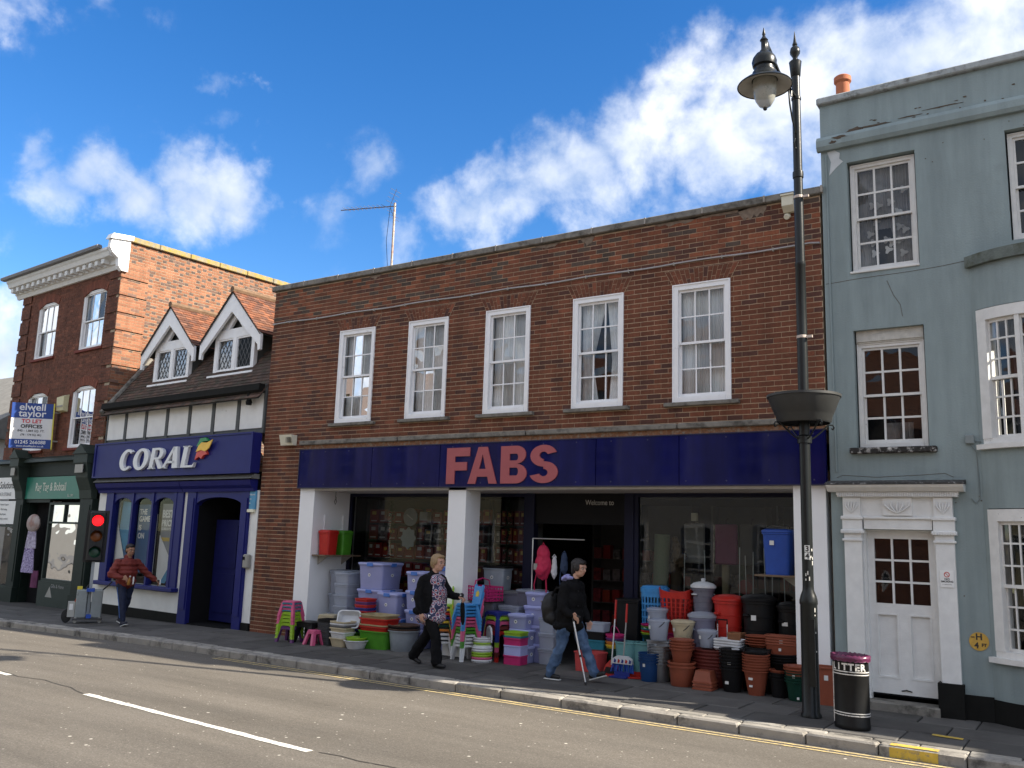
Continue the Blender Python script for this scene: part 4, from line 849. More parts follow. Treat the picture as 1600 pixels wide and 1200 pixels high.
# letting agent's board
bd = thing('to_let_board', 'white and blue letting board reading elwell taylor TO LET OFFICES', 'sign', (0,0,0))
bA, bB = Vector(lbw(-8.84,-.14,3.80)), None
dirv = Vector((-.52,-.854,0)).normalized()
import_x = dirv
bd.location = bA + dirv*.95; bd.rotation_euler = (0, rad(-2), math.atan2(-dirv.y, -dirv.x))
bwid, bhei = .95, 1.17
mb = MB().box(0, bwid, 0, .025, 0, bhei).build('board', M('board_white', (.74,.74,.74), .5, .03), bd)
MB().box(0, bwid, -.003, -.0005, bhei*.665, bhei).build('blue_band', M('board_blue', (.02,.06,.26), .5, .03), bd); MB().box(0, bwid, -.003, -.0005, 0, bhei*.20).build('blue_band', M('board_blue'), bd)
wht = M('board_letter_white', (.78,.78,.78), .5); redl = M('board_letter_red', (.60,.04,.06), .5)
for (s_, sz, z_, m_, of, sx_) in (('elwell', .25, .985, wht, .004, 1.06), ('taylor', .25, .818, wht, .004, 1.06), ('TO LET', .135, .655, redl, .004, 1.05), ('OFFICES', .125, .525, blkl, .004, 1.08), ('840 - 1,869 SQ. FT.', .078, .425, blkl, .001, 1.0), ('(78 - 174 SQ. M.)', .068, .325, blkl, .001, 1.0), ('01245 266088', .125, .115, wht, .002, .98), ('www.elwelltaylor.co.uk', .066, .035, wht, .001, 1.0)):
    text('board_words', s_, sz, m_, bd, FRONT(bwid/2, -.0045, z_), .0008, of, align='CENTER', sx=sx_)
MB().box(bwid+.004, bwid+.03, -.05, .20, -.02, bhei+.01).build('yellow_edge', M('board_yellow', (.70,.62,.08), .5), bd)
MB().box(0, bwid, .05, .075, 0, bhei).build('rear_board', M('board_yellow'), bd)
MB().tube([(bwid-.02,.04,.2),(bwid+.25,.04,.2)], .02, 6).tube([(bwid-.02,.04,.95),(bwid+.25,.04,.95)], .02, 6).build('fixing_arm', gp, bd)
ab = thing('yellow_alarm_box', 'faded yellow alarm box on the red brick wall beside the TO LET board', 'alarm box', lbw(-8.62,-.004,4.80), rad(-4.8))
MB().prism([(0,0),(-.12,.03),(-.14,.38),(0,.45)], -.19, .19, None, 'x').build('cover', M('faded_yellow', (.60,.56,.34), .5), ab); MB().box(-.17,.17,-.145,-.14,.12,.16).build('vent', gp, ab)
# distant house at the far left
fh = thing('distant_house', 'pale house with grey roof just visible beyond the brick corner building', 'building', (-22.5,2.0,-.3))
MB().box(-5, 5, 0, 8, 0, 4.9).build('wall', M('far_house_wall', (.62,.60,.55), .9), fh)
MB().prism([(-.35,4.85),(4,7.9),(8.3,4.85)], -5.2, 5.2, None, 'x').build('roof', M('far_slate', (.20,.19,.17), .9, .2, 6), fh)
for (a, b) in ((-4,-2.8),(-.6,.6),(2.8,4)):
    q = MB().box(a, b, -.06, .02, 2.9, 4.3).build('window', white, fh); MB().box(a+.1, b-.1, -.065, -.06, 3.0, 4.2).build('pane', dark, q)
MB().box(-5, 5, -.5, 0, 2.2, 2.6).build('shop_fascia', blkl, fh)

# ================================================================== grey rendered building with bow
GB = thing('grey_rendered_building', 'tall grey green rendered building with white doorcase and flaking sash windows', 'building', (10.4,0,0))
gren = M('grey_green_render', (.250,.303,.304), .9, .05, 3, .35, 45, dirt=(.225,.27,.265), da=.10, ds=1.3, streak=.13)
XL, XR, GT = 9.035, 12.40, 8.05
BX0, BX1, SAG = 10.80, 12.36, .31
hc = (BX1-BX0)/2; BR = (hc*hc+SAG*SAG)/(2*SAG); BCX, BCY = (BX0+BX1)/2, BR-SAG
th0 = math.asin(hc/BR)
def bow(t_, out=0.0):      # t_ 0..1 across the bow
    a_ = -th0+2*th0*t_; return (BCX+(BR+out)*math.sin(a_), BCY-(BR+out)*math.cos(a_))
w1 = (9.375, 10.235, 5.55, 7.14); w2 = (9.385, 10.245, 3.205, 4.77); w3 = (11.28, 12.15, 5.72, 7.16); dh_ = (9.40, 10.28, -.1, 2.17)
wm = MB()
for a, b, c, e in cells(XL, XR, -.1, GT, [w1, w2, w3, dh_, (BX0, XR, -.2, 5.30)]): wm.box(a, b, 0, .3, c, e)
gw = wm.build('wall', gren, GB, keep=True)
MB().box(XL, XR, .32, 8, -.1, GT-.4).build('core', dark, GB, keep=True); MB().box(XL-.0, XR, .3, 8, GT-.5, GT-.4).build('roof', lead, GB, keep=True)
MB().box(XL, XL+.25, .3, 8, 6.6, GT).box(XR-.25, XR, .3, 8, 0, GT).build('gable_wall', gren, GB, keep=True)
MB().bbox(XL-.03, XR+.03, -.07, .33, GT+.003, GT+.105, .015).build('coping', M('grey_coping', (.34,.36,.36), .9, .2, 8, .4, 40, dirt=(.12,.12,.11), da=.3, ds=6), GB, keep=True)
MB().prism([(0.002,7.36),(-.06,7.36),(-.09,7.41),(-.09,7.50),(-.05,7.56),(0.002,7.58)], XL-.04, XR+.02, None, 'x').build('string_cornice', gren, GB, keep=True)
crk = M('bare_render_scar', (.10,.075,.055), .95, .3, 20, .6, 60); palep = M('pale_render_scar', (.52,.54,.54), .9, .1)
rn = random.Random(4)
def blotch(x, z, w, h, y, mat, n=14, nm='render_scar'):
    MB().prism([(x+w/2*math.cos(2*math.pi*i/n)*rn.uniform(.55,1.1), z+h/2*math.sin(2*math.pi*i/n)*rn.uniform(.4,1.1)) for i in range(n)], y-.004, y+.004).build(nm, mat, GB, keep=True)
blotch(9.50,7.595,.30,.09,-.002,crk); blotch(9.75,7.60,.45,.035,-.002,crk); blotch(9.30,7.50,.22,.05,-.092,crk); blotch(9.22,7.44,.12,.06,-.092,crk); blotch(10.6,7.66,.5,.022,-.002,crk); blotch(10.2,7.62,.3,.018,-.002,crk)
for i in range(26): blotch(rn.uniform(9.6,11.8), rn.uniform(7.40,7.75), rn.uniform(.015,.06), rn.uniform(.01,.03), -.002 if rn.random() < .5 else -.0, crk, 8)
MB().prism([(9.12,7.35),(9.17,7.19),(9.14,7.0),(9.24,7.10),(9.33,7.17),(9.28,7.22),(9.29,7.30),(9.22,7.355)], -.004, .004).build('render_scar', palep, GB, keep=True)
for pts in ([(9.05,5.455),(9.5,5.478),(10.1,5.485),(10.5,5.505),(10.80,5.535)], [(9.83,5.40),(9.9,5.2),(9.98,5.06),(10.0,4.9)], [(9.12,2.83),(9.2,2.86),(9.6,2.83),(10.1,2.85),(10.4,2.87),(10.5,2.82)]):
    MB().tube([(a, -.002, b) for a, b in pts], .0028, 5).build('crack_line', crk, GB, keep=True)
for i in range(30): blotch(rn.uniform(10.3,11.8), rn.choice((rn.uniform(6.9,7.3), rn.uniform(.5,3.0))), .02, .018, .0, crk, 7)
# left edge strip (old downpipe line) and chimney pot
MB().tube([(XL+.07,-.012,7.3),(XL+.075,-.012,5.3),(XL+.085,-.012,2.9)], .012, 6).build('old_render_joint', gren, GB, keep=True)
pot = thing('chimney_pot', 'round terracotta chimney pot behind the grey parapet', 'chimney pot', (9.14,1.0,7.66))
terr = M('terracotta_pot', (.40,.135,.065), .85, .12, 8)
MB().lathe([(.11,0),(.105,.45),(.10,1.1),(.098,1.18),(.125,1.21),(.125,1.28),(.10,1.30),(.09,1.29),(.09,.9)], 20, None, True, False).build('pot', terr, pot, True)
# windows
nets = M('torn_lace', (.33,.32,.31), .95, .35, 7, col2=(.14,.135,.13))
sw = sash(GB, w1[0]+.02, w1[1]-.02, w1[2]+.03, w1[3]-.02, y=.10, fr=.055, fm=flake, proud=0, rail=.04, bar=.026, curtain=[(0,.30,0,1,.1),(.28,1,.40,1,.0),(.55,1,0,.5,.2)], cm=nets)
for o in [sw]: o.matrix_parent_inverse = GB.matrix_basis.inverted()
MB().bbox(w1[0]-.0, w1[1]+.0, -.02, .12, w1[2]-.0, w1[2]+.03, .005).build('window_sill', flake, sw)
lace = M('lace_pattern', (.46,.45,.43), .95)
for i in range(16):
    xx, zz = rn.uniform(9.55,10.12), rn.uniform(5.75,6.75); MB().prism([(xx+.045*(1+.4*math.cos(3*t_))*math.cos(t_), zz+.045*(1+.4*math.cos(3*t_))*math.sin(t_)) for t_ in [2*math.pi*k/14 for k in range(14)]], .228, .231).build('lace_flower', lace, sw)
for i in range(5): MB().box(9.50+.15*i, 9.535+.15*i, .226, .23, 6.72, 6.755).build('lace_square', lace, sw)
s2 = sash(GB, w2[0]+.02, w2[1]-.02, w2[2]+.02, 4.60, y=.10, fr=.055, fm=flake, proud=0, rail=.04, bar=.026, curtain=[(.34,.8,.03,.22,0)], cm=nets); s2.matrix_parent_inverse = GB.matrix_basis.inverted()
MB().prism([(w2[0]+.02,4.60),(w2[1]-.02,4.60),(w2[1]-.02,4.77),(w2[0]+.02,4.77)], .07, .14).prism([(w2[0]+.02,4.62)]+[(w2[0]+.02+.82*k/10, 4.62+.10*math.sin(math.pi*k/10)) for k in range(1,10)]+[(w2[1]-.02,4.62)], .055, .07).build('arched_head_board', M('stained_white', (.50,.48,.43), .7, .2, 12), s2)
MB().bbox(w2[0]-.08, w2[1]+.09, -.09, .10, w2[2]-.075, w2[2]+.002, .01).build('window_sill', M('black_flaking_sill', (.025,.022,.02), .8, .2, 20, .6, 40, dirt=(.60,.58,.55), da=.32, ds=12), s2)
s3 = sash(GB, w3[0]+.02, w3[1]-.02, w3[2]+.02, w3[3]-.02, y=.10, fr=.055, fm=flake, proud=0, rail=.04, bar=.026); s3.matrix_parent_inverse = GB.matrix_basis.inverted()
# bow front: curved render with two windows
NB = 24
def bowslab(z0, z1, o0, o1, t0=0.0, t1=1.0, n=NB):
    mb = MB()
    for i in range(n):
        a, b = t0+(t1-t0)*i/n, t0+(t1-t0)*(i+1)/n
        q = [bow(a,o0), bow(b,o0), bow(b,o1), bow(a,o1)]
        mb.add([(x,y,z0) for x,y in q]+[(x,y,z1) for x,y in q], [(0,3,2,1),(4,5,6,7),(0,1,5,4),(2,3,7,6)] + ([(3,0,4,7)] if i == 0 else []) + ([(1,2,6,5)] if i == n-1 else []))
    return mb
for z0, z1 in ((.12,.72),(2.44,3.18),(4.87,5.42)): bowslab(z0, z1, -.2, 0).build('bow_wall', gren, GB, True, keep=True)
for ta, tb in ((0,.04),(.96,1)): bowslab(.72, 4.87, -.2, -.001, ta, tb, 2).build('bow_pier', gren, GB, True, keep=True)
bowslab(-.1, .26, -.2, .018).build('bow_plinth', plinthm, GB, True, keep=True)
bowslab(5.42, 5.56, -.3, .07).build('bow_ledge', M('mossy_ledge', (.13,.15,.135), .95, .25, 8, .5, 40, dirt=(.07,.075,.05), da=.5, ds=5), GB, True, keep=True)
mbx = MB(); mbx.add([(*bow(i/NB), 5.555) for i in range(NB+1)], [tuple(range(NB+1))]); mbx.build('bow_roof', lead, GB, keep=True)
def bowwin(z0, z1, nm):
    mb = bowslab(z0, z0+.07, -.16, .0, .04, .96); fr = bowslab(z1-.14, z1, -.16, .01, .04, .96); mb.add(fr.v, fr.f)
    for a, b in ((.04,.115), (.885,.96)): q = bowslab(z0+.07, z1-.14, -.16, .008, a, b, 3); mb.add(q.v, q.f)
    for a, b in ((.315,.345), (.655,.685)): q = bowslab(z0+.07, z1-.14, -.12, .0, a, b, 2); mb.add(q.v, q.f)
    wn = mb.build('bow_window', flake, GB, keep=True)
    bowslab(z0-.06, z0+.0, -.1, .07, .015, .985).build('window_sill', flake, wn)
    for (a, b) in ((.115,.315),(.345,.655),(.685,.885)):
        mid = (z0+z1-.07)/2; nx = 3 if b-a < .25 else 4
        for (lo, hi, oo) in ((mid-.02, z1-.14, -.04), (z0+.07, mid+.02, -.075)):
            m2 = bowslab(lo, lo+.04, oo-.03, oo, a, b, 4); q = bowslab(hi-.04, hi, oo-.03, oo, a, b, 4); m2.add(q.v, q.f)
            for j in range(1, 3): q = bowslab(lo+(hi-lo)*j/3-.011, lo+(hi-lo)*j/3+.011, oo-.025, oo-.003, a, b, 4); m2.add(q.v, q.f)
            for i in range(nx+1):
                t_ = a+(b-a)*i/nx; hwid = .012 if 0 < i < nx else .02; q = bowslab(lo+.04, hi-.04, oo-.028, oo-.001, max(a, t_-hwid/2), min(b, t_+hwid/2), 1); m2.add(q.v, q.f)
            m2.build('sash', flake, wn)
            for i in range(nx):
                for j in range(3):
                    p0, p1 = bow(a+(b-a)*i/nx, oo-.015), bow(a+(b-a)*(i+1)/nx, oo-.015); zA, zB = lo+(hi-lo)*j/3, lo+(hi-lo)*(j+1)/3
                    g = MB(); g.add([(*p0,zA),(*p1,zA),(*p1,zB),(*p0,zB)], [(0,1,2,3)]); g.build('pane', glass, wn)
    bowslab(z0, z1, -.55, -.5).build('room_behind', M('bow_room', (.035,.037,.05), .9), wn)
bowwin(.74, 2.43, 0); bowwin(3.20, 4.86, 1)
# plinth and door step
MB().box(10.49, BX0, -.03, .2, -.1, .28).build('plinth', plinthm, GB, keep=True)
MB().box(10.22, 10.50, -.10, .1, -.1, .39).build('pilaster_base', plinthm, GB, keep=True); MB().box(XL+.03, 9.20, -.02, .2, -.1, .2).build('plinth', plinthm, GB, keep=True)
MB().bbox(9.38, 10.24, -.16, .16, -.05, .105, .012).build('door_step', conc, GB, keep=True)
# doorcase
dcs = MB(); dcs.box(9.20, 9.41, -.06, .16, .10, 2.14); dcs.box(10.265, 10.475, -.06, .16, .392, 2.14)
dc = dcs.build('door_surround', oldwhite, GB, keep=True)
for (a, b) in ((9.20,9.41),(10.265,10.475)):
    MB().bbox(a-.02, b+.02, -.085, .0, 2.02, 2.05, .005).bbox(a-.035, b+.035, -.10, .0, 2.115, 2.165, .008).build('capital', oldwhite, dc)
    for k in range(9): MB().box(a-.02+.029*k, a-.006+.029*k, -.108, -.10, 2.118, 2.145).build('dentil', oldwhite, dc)
    MB().box(a-.015, b+.015, -.075, .0, 2.165, 2.29).build('impost_block', oldwhite, dc); MB().bbox(a-.03, b+.03, -.10, .0, 2.29, 2.335, .008).build('impost_moulding', oldwhite, dc)
    MB().box(a+.0, b+.0, -.085, .0, 2.335, 2.57).build('frieze_block', oldwhite, dc)
MB().box(9.44, 10.235, -.045, .1, 2.175, 2.30).bbox(9.44, 10.235, -.075, .0, 2.30, 2.33, .006).box(9.40, 10.28, -.04, .1, 2.33, 2.575).box(9.68, 10.02, -.075, -.04, 2.345, 2.57).build('entablature', oldwhite, dc)
for (cx_, w_) in ((9.305,.07), (9.85,.14), (10.37,.07)):      # carved leaf sprays
    lm = MB()
    for k in (-2,-1,0,1,2):
        p = [(cx_, -.088, 2.37), (cx_+w_*.3*k, -.096, 2.42), (cx_+w_*.5*k, -.096, 2.47), (cx_+w_*.48*k+.01, -.092, 2.52)]; lm.tube(p, [.006,.010,.013,.003], 6)
    lm.build('carved_leaves', oldwhite, dc, True)
MB().box(9.14, 10.54, -.12, .0, 2.575, 2.60).build('cornice_bed', oldwhite, dc)
for k in range(52): MB().box(9.15+.0267*k, 9.163+.0267*k, -.135, -.12, 2.60-.02, 2.632).build('cornice_dentil', oldwhite, dc)
MB().box(9.13, 10.55, -.12, .0, 2.60, 2.64).build('dentil_bed', oldwhite, dc)
MB().prism([(0,2.64),(-.16,2.64),(-.22,2.69),(-.24,2.72),(0,2.735)], 9.03, 10.62, None, 'x').build('cornice', flake, dc)
MB().prism([(0,2.736),(-.25,2.724),(-.24,2.745),(-.1,2.775),(0,2.79)], 9.02, 10.63, None, 'x').build('cornice_top', M('rotten_lead', (.045,.043,.04), .95, .3, 20, .9, 30, dirt=(.45,.44,.42), da=.2, ds=25), dc)
# door: six-by-three glazed top and two panels
dm = MB(); X0, X1, DZ0, DZ1 = 9.44, 10.235, .16, 2.15
dm.box(X0, X0+.08, .13, .17, DZ0, DZ1); dm.box(X1-.08, X1, .13, .17, DZ0, DZ1); dm.box(X0+.08, X1-.08, .13, .17, 2.06, DZ1); dm.box(X0+.08, X1-.08, .13, .17, 1.14, 1.26); dm.box(X0+.08, X1-.08, .13, .17, DZ0, .36); dm.box((X0+X1)/2-.06, (X0+X1)/2+.06, .13, .17, .36, 1.14)
dor = dm.build('door', oldwhite, GB, keep=True)
MB().box(9.405, 9.44, .05, .18, .105, 2.17).box(10.235, 10.27, .05, .18, .105, 2.17).box(9.44, 10.235, .05, .18, 2.15, 2.174).build('door_frame', oldwhite, dor)
for (a, b) in ((X0+.08, (X0+X1)/2-.06), ((X0+X1)/2+.06, X1-.08)):
    MB().box(a, b, .160, .168, .36, 1.14).build('door_panel', oldwhite, dor); MB().box(a, a+.02, .123, .16, .36, 1.14).box(b-.02, b, .123, .16, .36, 1.14).box(a+.02, b-.02, .123, .16, .36, .38).box(a+.02, b-.02, .123, .16, 1.12, 1.14).build('panel_moulding', oldwhite, dor)
ga, gb, gc, gd = X0+.08, X1-.08, 1.26, 2.06; bars = MB()
for i in (1, 2): bars.box(ga+(gb-ga)*i/3-.013, ga+(gb-ga)*i/3+.013, .132, .168, gc, gd)
for j in (1, 2):
    for i in range(3): bars.box(ga+(gb-ga)*i/3+.013*(i > 0), ga+(gb-ga)*(i+1)/3-.013*(i < 2), .134, .166, gc+(gd-gc)*j/3-.013, gc+(gd-gc)*j/3+.013)
bars.build('glazing_bars', oldwhite, dor)
for i in range(3):
    for j in range(3):
        g = MB(); g.add([(ga+(gb-ga)*i/3,.15,gc+(gd-gc)*j/3),(ga+(gb-ga)*(i+1)/3,.15,gc+(gd-gc)*j/3),(ga+(gb-ga)*(i+1)/3,.15+RND.uniform(-.003,.003),gc+(gd-gc)*(j+1)/3),(ga+(gb-ga)*i/3,.15,gc+(gd-gc)*(j+1)/3)], [(0,1,2,3)]); g.build('pane', glass, dor)
MB().tube([(9.78,.125,.22),(9.84,.115,.235),(9.90,.125,.22)], .008, 5).build('draught_handle', dark, dor)
MB().box(9.45, 10.2, .12, .13, .155, .175).build('weather_strip', dark, dor)
# small things fixed to the grey wall
ns = thing('no_smoking_sign', 'small white NO SMOKING notice on the right side of the white doorcase', 'sign', (10.375,-.062,1.50))
MB().box(-.075, .075, -.008, -.001, 0, .20).build('plate', pw, ns)
ring = MB(); ring.loft([[(.032*math.cos(2*math.pi*i/20)*k_, y_, .15+.032*math.sin(2*math.pi*i/20)*k_) for i in range(20)] for k_, y_ in ((1,-.0085),(1,-.0105),(.75,-.0105),(.75,-.0085))], False, False); ring.box(-.026, .026, -.0108, -.0088, -.003, .003, T(0,0,.15) @ RY(rad(45))); ring.build('red_ring', M('sign_red', (.55,.05,.04), .5), ns)
text('sign_words', 'NO', .035, blkl, ns, FRONT(0, -.009, .085), .0005, .001, align='CENTER'); text('sign_words', 'SMOKING', .030, blkl, ns, FRONT(0, -.009, .058), .0005, .001, align='CENTER'); text('sign_words', 'It is against the law', .013, blkl, ns, FRONT(0, -.009, .03), .0005, 0, align='CENTER')
hy = thing('hydrant_sign', 'round yellow hydrant plate with H and 4 FT on the grey wall', 'sign', (10.675,-.004,.895))
MB().lathe([(.105,0),(.105,.006)], 28, RX(rad(90))).build('disc', M('hydrant_yellow', (.55,.33,.06), .6, .15, 14), hy)
text('sign_words', 'H', .10, blkl, hy, FRONT(-.035, -.008, .02), .0008, .003); text('sign_words', '4', .09, blkl, hy, FRONT(-.05, -.008, -.075), .0008, .003); text('sign_words', 'FT', .05, blkl, hy, FRONT(.025, -.008, -.055), .0008, .002); text('sign_words', 'mm', .028, blkl, hy, FRONT(-.085, -.008, .04), .0008, .001)
jb = thing('junction_box', 'small grey junction box with cables on the grey wall beside the bow window', 'junction box', (10.70,-.002,3.22))
MB().bbox(-.05, .05, -.05, 0, 0, .11, .01).build('box', M('grey_box', (.22,.25,.25), .7), jb); MB().tube([(.0,-.02,0),(.06,-.012,-.10),(.07,-.012,-.30),(.075,-.012,-.66),(.03,-.012,-.72),(-.02,-.012,-.66)], .006, 5).tube([(.05,-.02,.03),(.16,-.012,.02)], .006, 5).build('cable', M('cable_grey', (.17,.2,.2), .7), jb)
# neighbours further along and across the street (they shade and mirror in this view)
def plain_house(label, x0, x1, y0, y1, h, wallc, roofc, facing=-1, wins=None, roof='flat'):
    o = thing('neighbouring_house', label, 'building', ((x0+x1)/2, y0, 0)); cx_ = (x0+x1)/2
    MB().box(x0-cx_, x1-cx_, 0, y1-y0, -.2, h).build('wall', M('w_'+label[:18], wallc, .9, .1), o)
    if roof == 'flat': MB().box(x0-cx_-.05, x1-cx_+.05, -.05*(facing < 0), y1-y0+.05, h+.002, h+.12).build('coping', conc, o)
    else: MB().prism([(-.3,h-.05),((y1-y0)/2,h+roof),(y1-y0+.3,h-.05)], x0-cx_-.1, x1-cx_+.1, None, 'x').build('roof', M('r_'+label[:18], roofc, .9, .2, 5), o)
    yy = 0 if facing < 0 else (y1-y0)
    for (a, b, c, e) in wins or []:
        d0, d1 = (yy-.04, yy+.02) if facing < 0 else (yy-.02, yy+.04)
        q = MB().box(a-cx_, b-cx_, d0, d1, c, e).build('window', white, o); e0, e1 = (yy-.048, yy-.041) if facing < 0 else (yy+.041, yy+.048)
        for i in range(2):
            for j in range(3): MB().box(a-cx_+.08+(b-a-.1)/2*i, a-cx_+(b-a-.1)/2*(i+1), e0, e1, c+.08+(e-c-.1)/3*j, c+(e-c-.1)/3*(j+1)).build('pane', M('house_pane', (.04,.05,.06), .08), q)
    return o
plain_house('low cream house beyond the gap to the right of the bow fronted building', 14.7, 20.5, 0, 7, 4.7, (.6,.56,.48), (.2,.1,.07), -1, [(15.2,16.3,2.9,4.2),(17.4,18.5,2.9,4.2)])
plain_house('tall brick house furthest to the right along this side of the street', 20.6, 28, 0, 8, 6.6, (.25,.12,.08), (.2,.1,.07), -1, [(20.5,21.5,4.5,6.2),(23,24,4.5,6.2)])
def ww(x0, n, st, zs): return [(x0+i*st, x0+i*st+1.0, z, z+1.6) for i in range(n) for z in zs]
plain_house('white rendered house across the street mirrored in the shop windows', -6, 4.4, -23, -15, 6.6, (.60,.58,.53), (.2,.09,.06), 1, ww(-5, 4, 2.5, (1.0,4.0)), 2.6)
plain_house('red brick house across the street mirrored in the sash windows', 4.6, 13.5, -23, -15, 5.6, (.30,.13,.08), (.22,.10,.06), 1, ww(5.4, 3, 2.8, (1.0,3.6)), 2.8)
plain_house('yellow rendered house across the street at the bend', -18, -6.2, -23, -15, 7.0, (.62,.55,.36), (.16,.12,.1), 1, ww(-17, 4, 2.7, (1.0,4.2)), 2.4)
# ================================================================== street lamp
blkp = M('black_gloss_paint', (.010,.012,.012), .33, .2, 12, .08, 40, spec=.3)
lamp = thing('street_lamp', 'tall black cast iron street lamp with bell lantern and empty basket ring', 'street lamp', (9.03,-1.16,0))
MB().lathe([(.115,0),(.115,.03),(.100,.05),(.097,.6),(.097,1.25),(.104,1.27),(.104,1.30),(.090,1.36),(.066,1.42),(.064,1.46)], 28).build('base_column', blkp, lamp, True)
MB().box(.02, .09, -.108, -.09, .35, 1.1).build('inspection_door', blkp, lamp)
MB().lathe([(.064,1.46),(.062,4.6),(.061,5.38),(.066,5.39),(.066,5.43),(.058,5.44),(.056,6.55),(.066,6.56),(.068,6.60),(.066,6.64),(.055,6.65),(.053,7.62),(.062,7.63),(.062,7.66),(.053,7.67),(.053,7.95),(.062,7.96),(.075,8.12),(.080,8.16),(.060,8.18),(.030,8.20),(.032,8.23),(.062,8.28),(.066,8.31),(.055,8.36),(.026,8.39),(.034,8.41),(.020,8.45),(.003,8.60)], 24).build('upper_column', blkp, lamp, True)
stw = M('sticker_white', (.70,.70,.66), .5)
for i, s_ in enumerate('34'):
    z_ = 1.865-.085*i; q = MB(); q.box(-.03, .03, -.0675, -.066, z_, z_+.078); pl2 = q.build('number_plate', stw, lamp); pl2.rotation_euler = (0,0,rad(14))
    tx = text('number', s_, .085, blkl, lamp, FRONT(0, -.0685, z_+.01), .0006, .003, align='CENTER'); tx.rotation_euler = (0,0,rad(14))
rp = random.Random(3)
chipm = M('bare_metal_chip', (.55,.54,.5), .5)
for i in range(30):
    a_ = rad(-90+rp.uniform(-10,75)); z_ = rp.uniform(.6,1.9); r_ = .0985 if z_ < 1.2 else (.0655 if z_ > 1.46 else .0985); 
    if 1.2 < z_ < 1.5: continue
    MB().box(-.006, .006, -.002, .001, 0, rp.uniform(.01,.05), T(r_*math.cos(a_), r_*math.sin(a_), z_) @ RZ(a_+rad(90))).build('paint_chip', chipm, lamp)
MB().lathe([(.30,3.40),(.32,3.42),(.335,3.50),(.345,3.51),(.425,3.71),(.437,3.715),(.437,3.745),(.42,3.745),(.34,3.53),(.31,3.44)], 36, None, False, False).build('basket_ring', M('dark_basket', (.035,.036,.035), .5, .1, 10), lamp, True)
MB().lathe([(.05,3.43),(.31,3.43),(.31,3.44),(.05,3.44)], 24).build('basket_floor', dark, lamp)
for k in range(4):
    a_ = rad(45+90*k); q = MB(); q.tube([(.06,0,3.20),(.14,0,3.24),(.24,0,3.32),(.32,0,3.40),(.38,0,3.40),(.40,0,3.37),(.385,0,3.345),(.365,0,3.36)], .010, 6, RZ(a_)); q.build('basket_bracket', blkp, lamp, True)
MB().lathe([(.085,3.16),(.085,3.24),(.062,3.26)], 16).build('basket_collar', blkp, lamp, True)
arm = MB(); arm.tube([(0,-.05,7.66),(-.04,-.25,7.70),(-.08,-.50,7.82),(-.11,-.70,7.98),(-.13,-.80,8.06),(-.14,-.86,8.04)], .024, 8); arm.tube([(0,-.06,7.15),(0,-.20,7.28),(0,-.30,7.45),(0,-.33,7.62),(0,-.28,7.70),(0,-.22,7.66),(0,-.22,7.58)], .012, 6); arm.tube([(0,-.06,6.95),(0,-.12,6.92),(0,-.15,6.99),(0,-.11,7.05)], .010, 6)
arm.build('lamp_arm', blkp, lamp, True)
LX, LY = -.14, -.86
lt = MB().lathe([(.325,7.45),(.33,7.46),(.32,7.475),(.25,7.53),(.18,7.57),(.15,7.60),(.145,7.64),(.12,7.66),(.118,7.70),(.14,7.72),(.15,7.78),(.135,7.83),(.10,7.88),(.06,7.90),(.05,7.93),(.035,7.95),(.035,8.05),(.05,8.07),(.03,8.10),(.015,8.13),(.022,8.15),(.003,8.24)], 36, T(LX,LY,0), False, True).build('lantern', blkp, lamp, True)
MB().lathe([(.315,7.46),(.18,7.51),(.155,7.53)], 36, T(LX,LY,0), False, False).build('reflector', M('lantern_white', (.50,.49,.44), .5), lt, True)
MB().lathe([(.025,7.165),(.03,7.18),(.07,7.20),(.112,7.27),(.138,7.37),(.147,7.46),(.145,7.53)], 28, T(LX,LY,0), True, False).build('glass_bowl', M('opal_glass', (.42,.42,.37), .18, .15, 7, dirt=(.2,.2,.17), da=.2, ds=8, trans=.25), lt, True)
MB().lathe([(.001,7.135),(.022,7.15),(.03,7.18)], 14, T(LX,LY,0)).build('bottom_boss', blkp, lt, True)
MB().sphere((LX+.02,LY+.05,8.0),(.03,.06,.09)).build('photocell', blkp, lt, True)
for z_ in (6.28, 4.46):
    MB().lathe([(.064,z_),(.066,z_+.005),(.066,z_+.03),(.064,z_+.035)], 16).box(.05, .13, -.03, .0, z_, z_+.03).build('cable_tie', M('cable_tie', (.5,.42,.36), .5), lamp)
# ================================================================== litter bin
bn = thing('litter_bin', 'black oval litter bin with white lettering and purple liner by the lamp post', 'litter bin', (9.56,-1.50,0), rad(-30))
MB().lathe([(.195,0),(.205,.02),(.205,.05),(.20,.06),(.202,.70),(.21,.72),(.21,.74),(.185,.74),(.185,.3)], 32, None, True, False, .82).build('drum', M('scuffed_black_plastic', (.010,.010,.010), .45, .2, 10, spec=.2, dirt=(.35,.33,.30), da=-.20, ds=14), bn, True)
wlm = M('worn_white_line', (.66,.64,.6), .6, .1, 20, dirt=(.05,.05,.05), da=.3, ds=25)
for z_ in (.598, .570, .17, .145): MB().lathe([(.2035,z_),(.2045,z_+.002),(.2045,z_+.009),(.2035,z_+.011)], 32, None, False, False, .82).build('white_line', wlm, bn, True)
MB().box(-.008, .008, -.004, .003, .06, .69, T(.204*math.cos(rad(-128)), .204*.82*math.sin(rad(-128)), 0) @ RZ(rad(-38))).build('white_seam', wlm, bn)
for i, s_ in enumerate('LITTER'):
    a_ = -112+20*i; x_, y_ = .2055*math.cos(rad(a_)), .2055*.82*math.sin(rad(a_))
    text('litter_letter', s_, .098, wlm, bn, T(x_, y_, .622) @ RZ(rad(a_+90)) @ RX(rad(90)), .001, .004, align='CENTER')
lin = MB(); rg = []
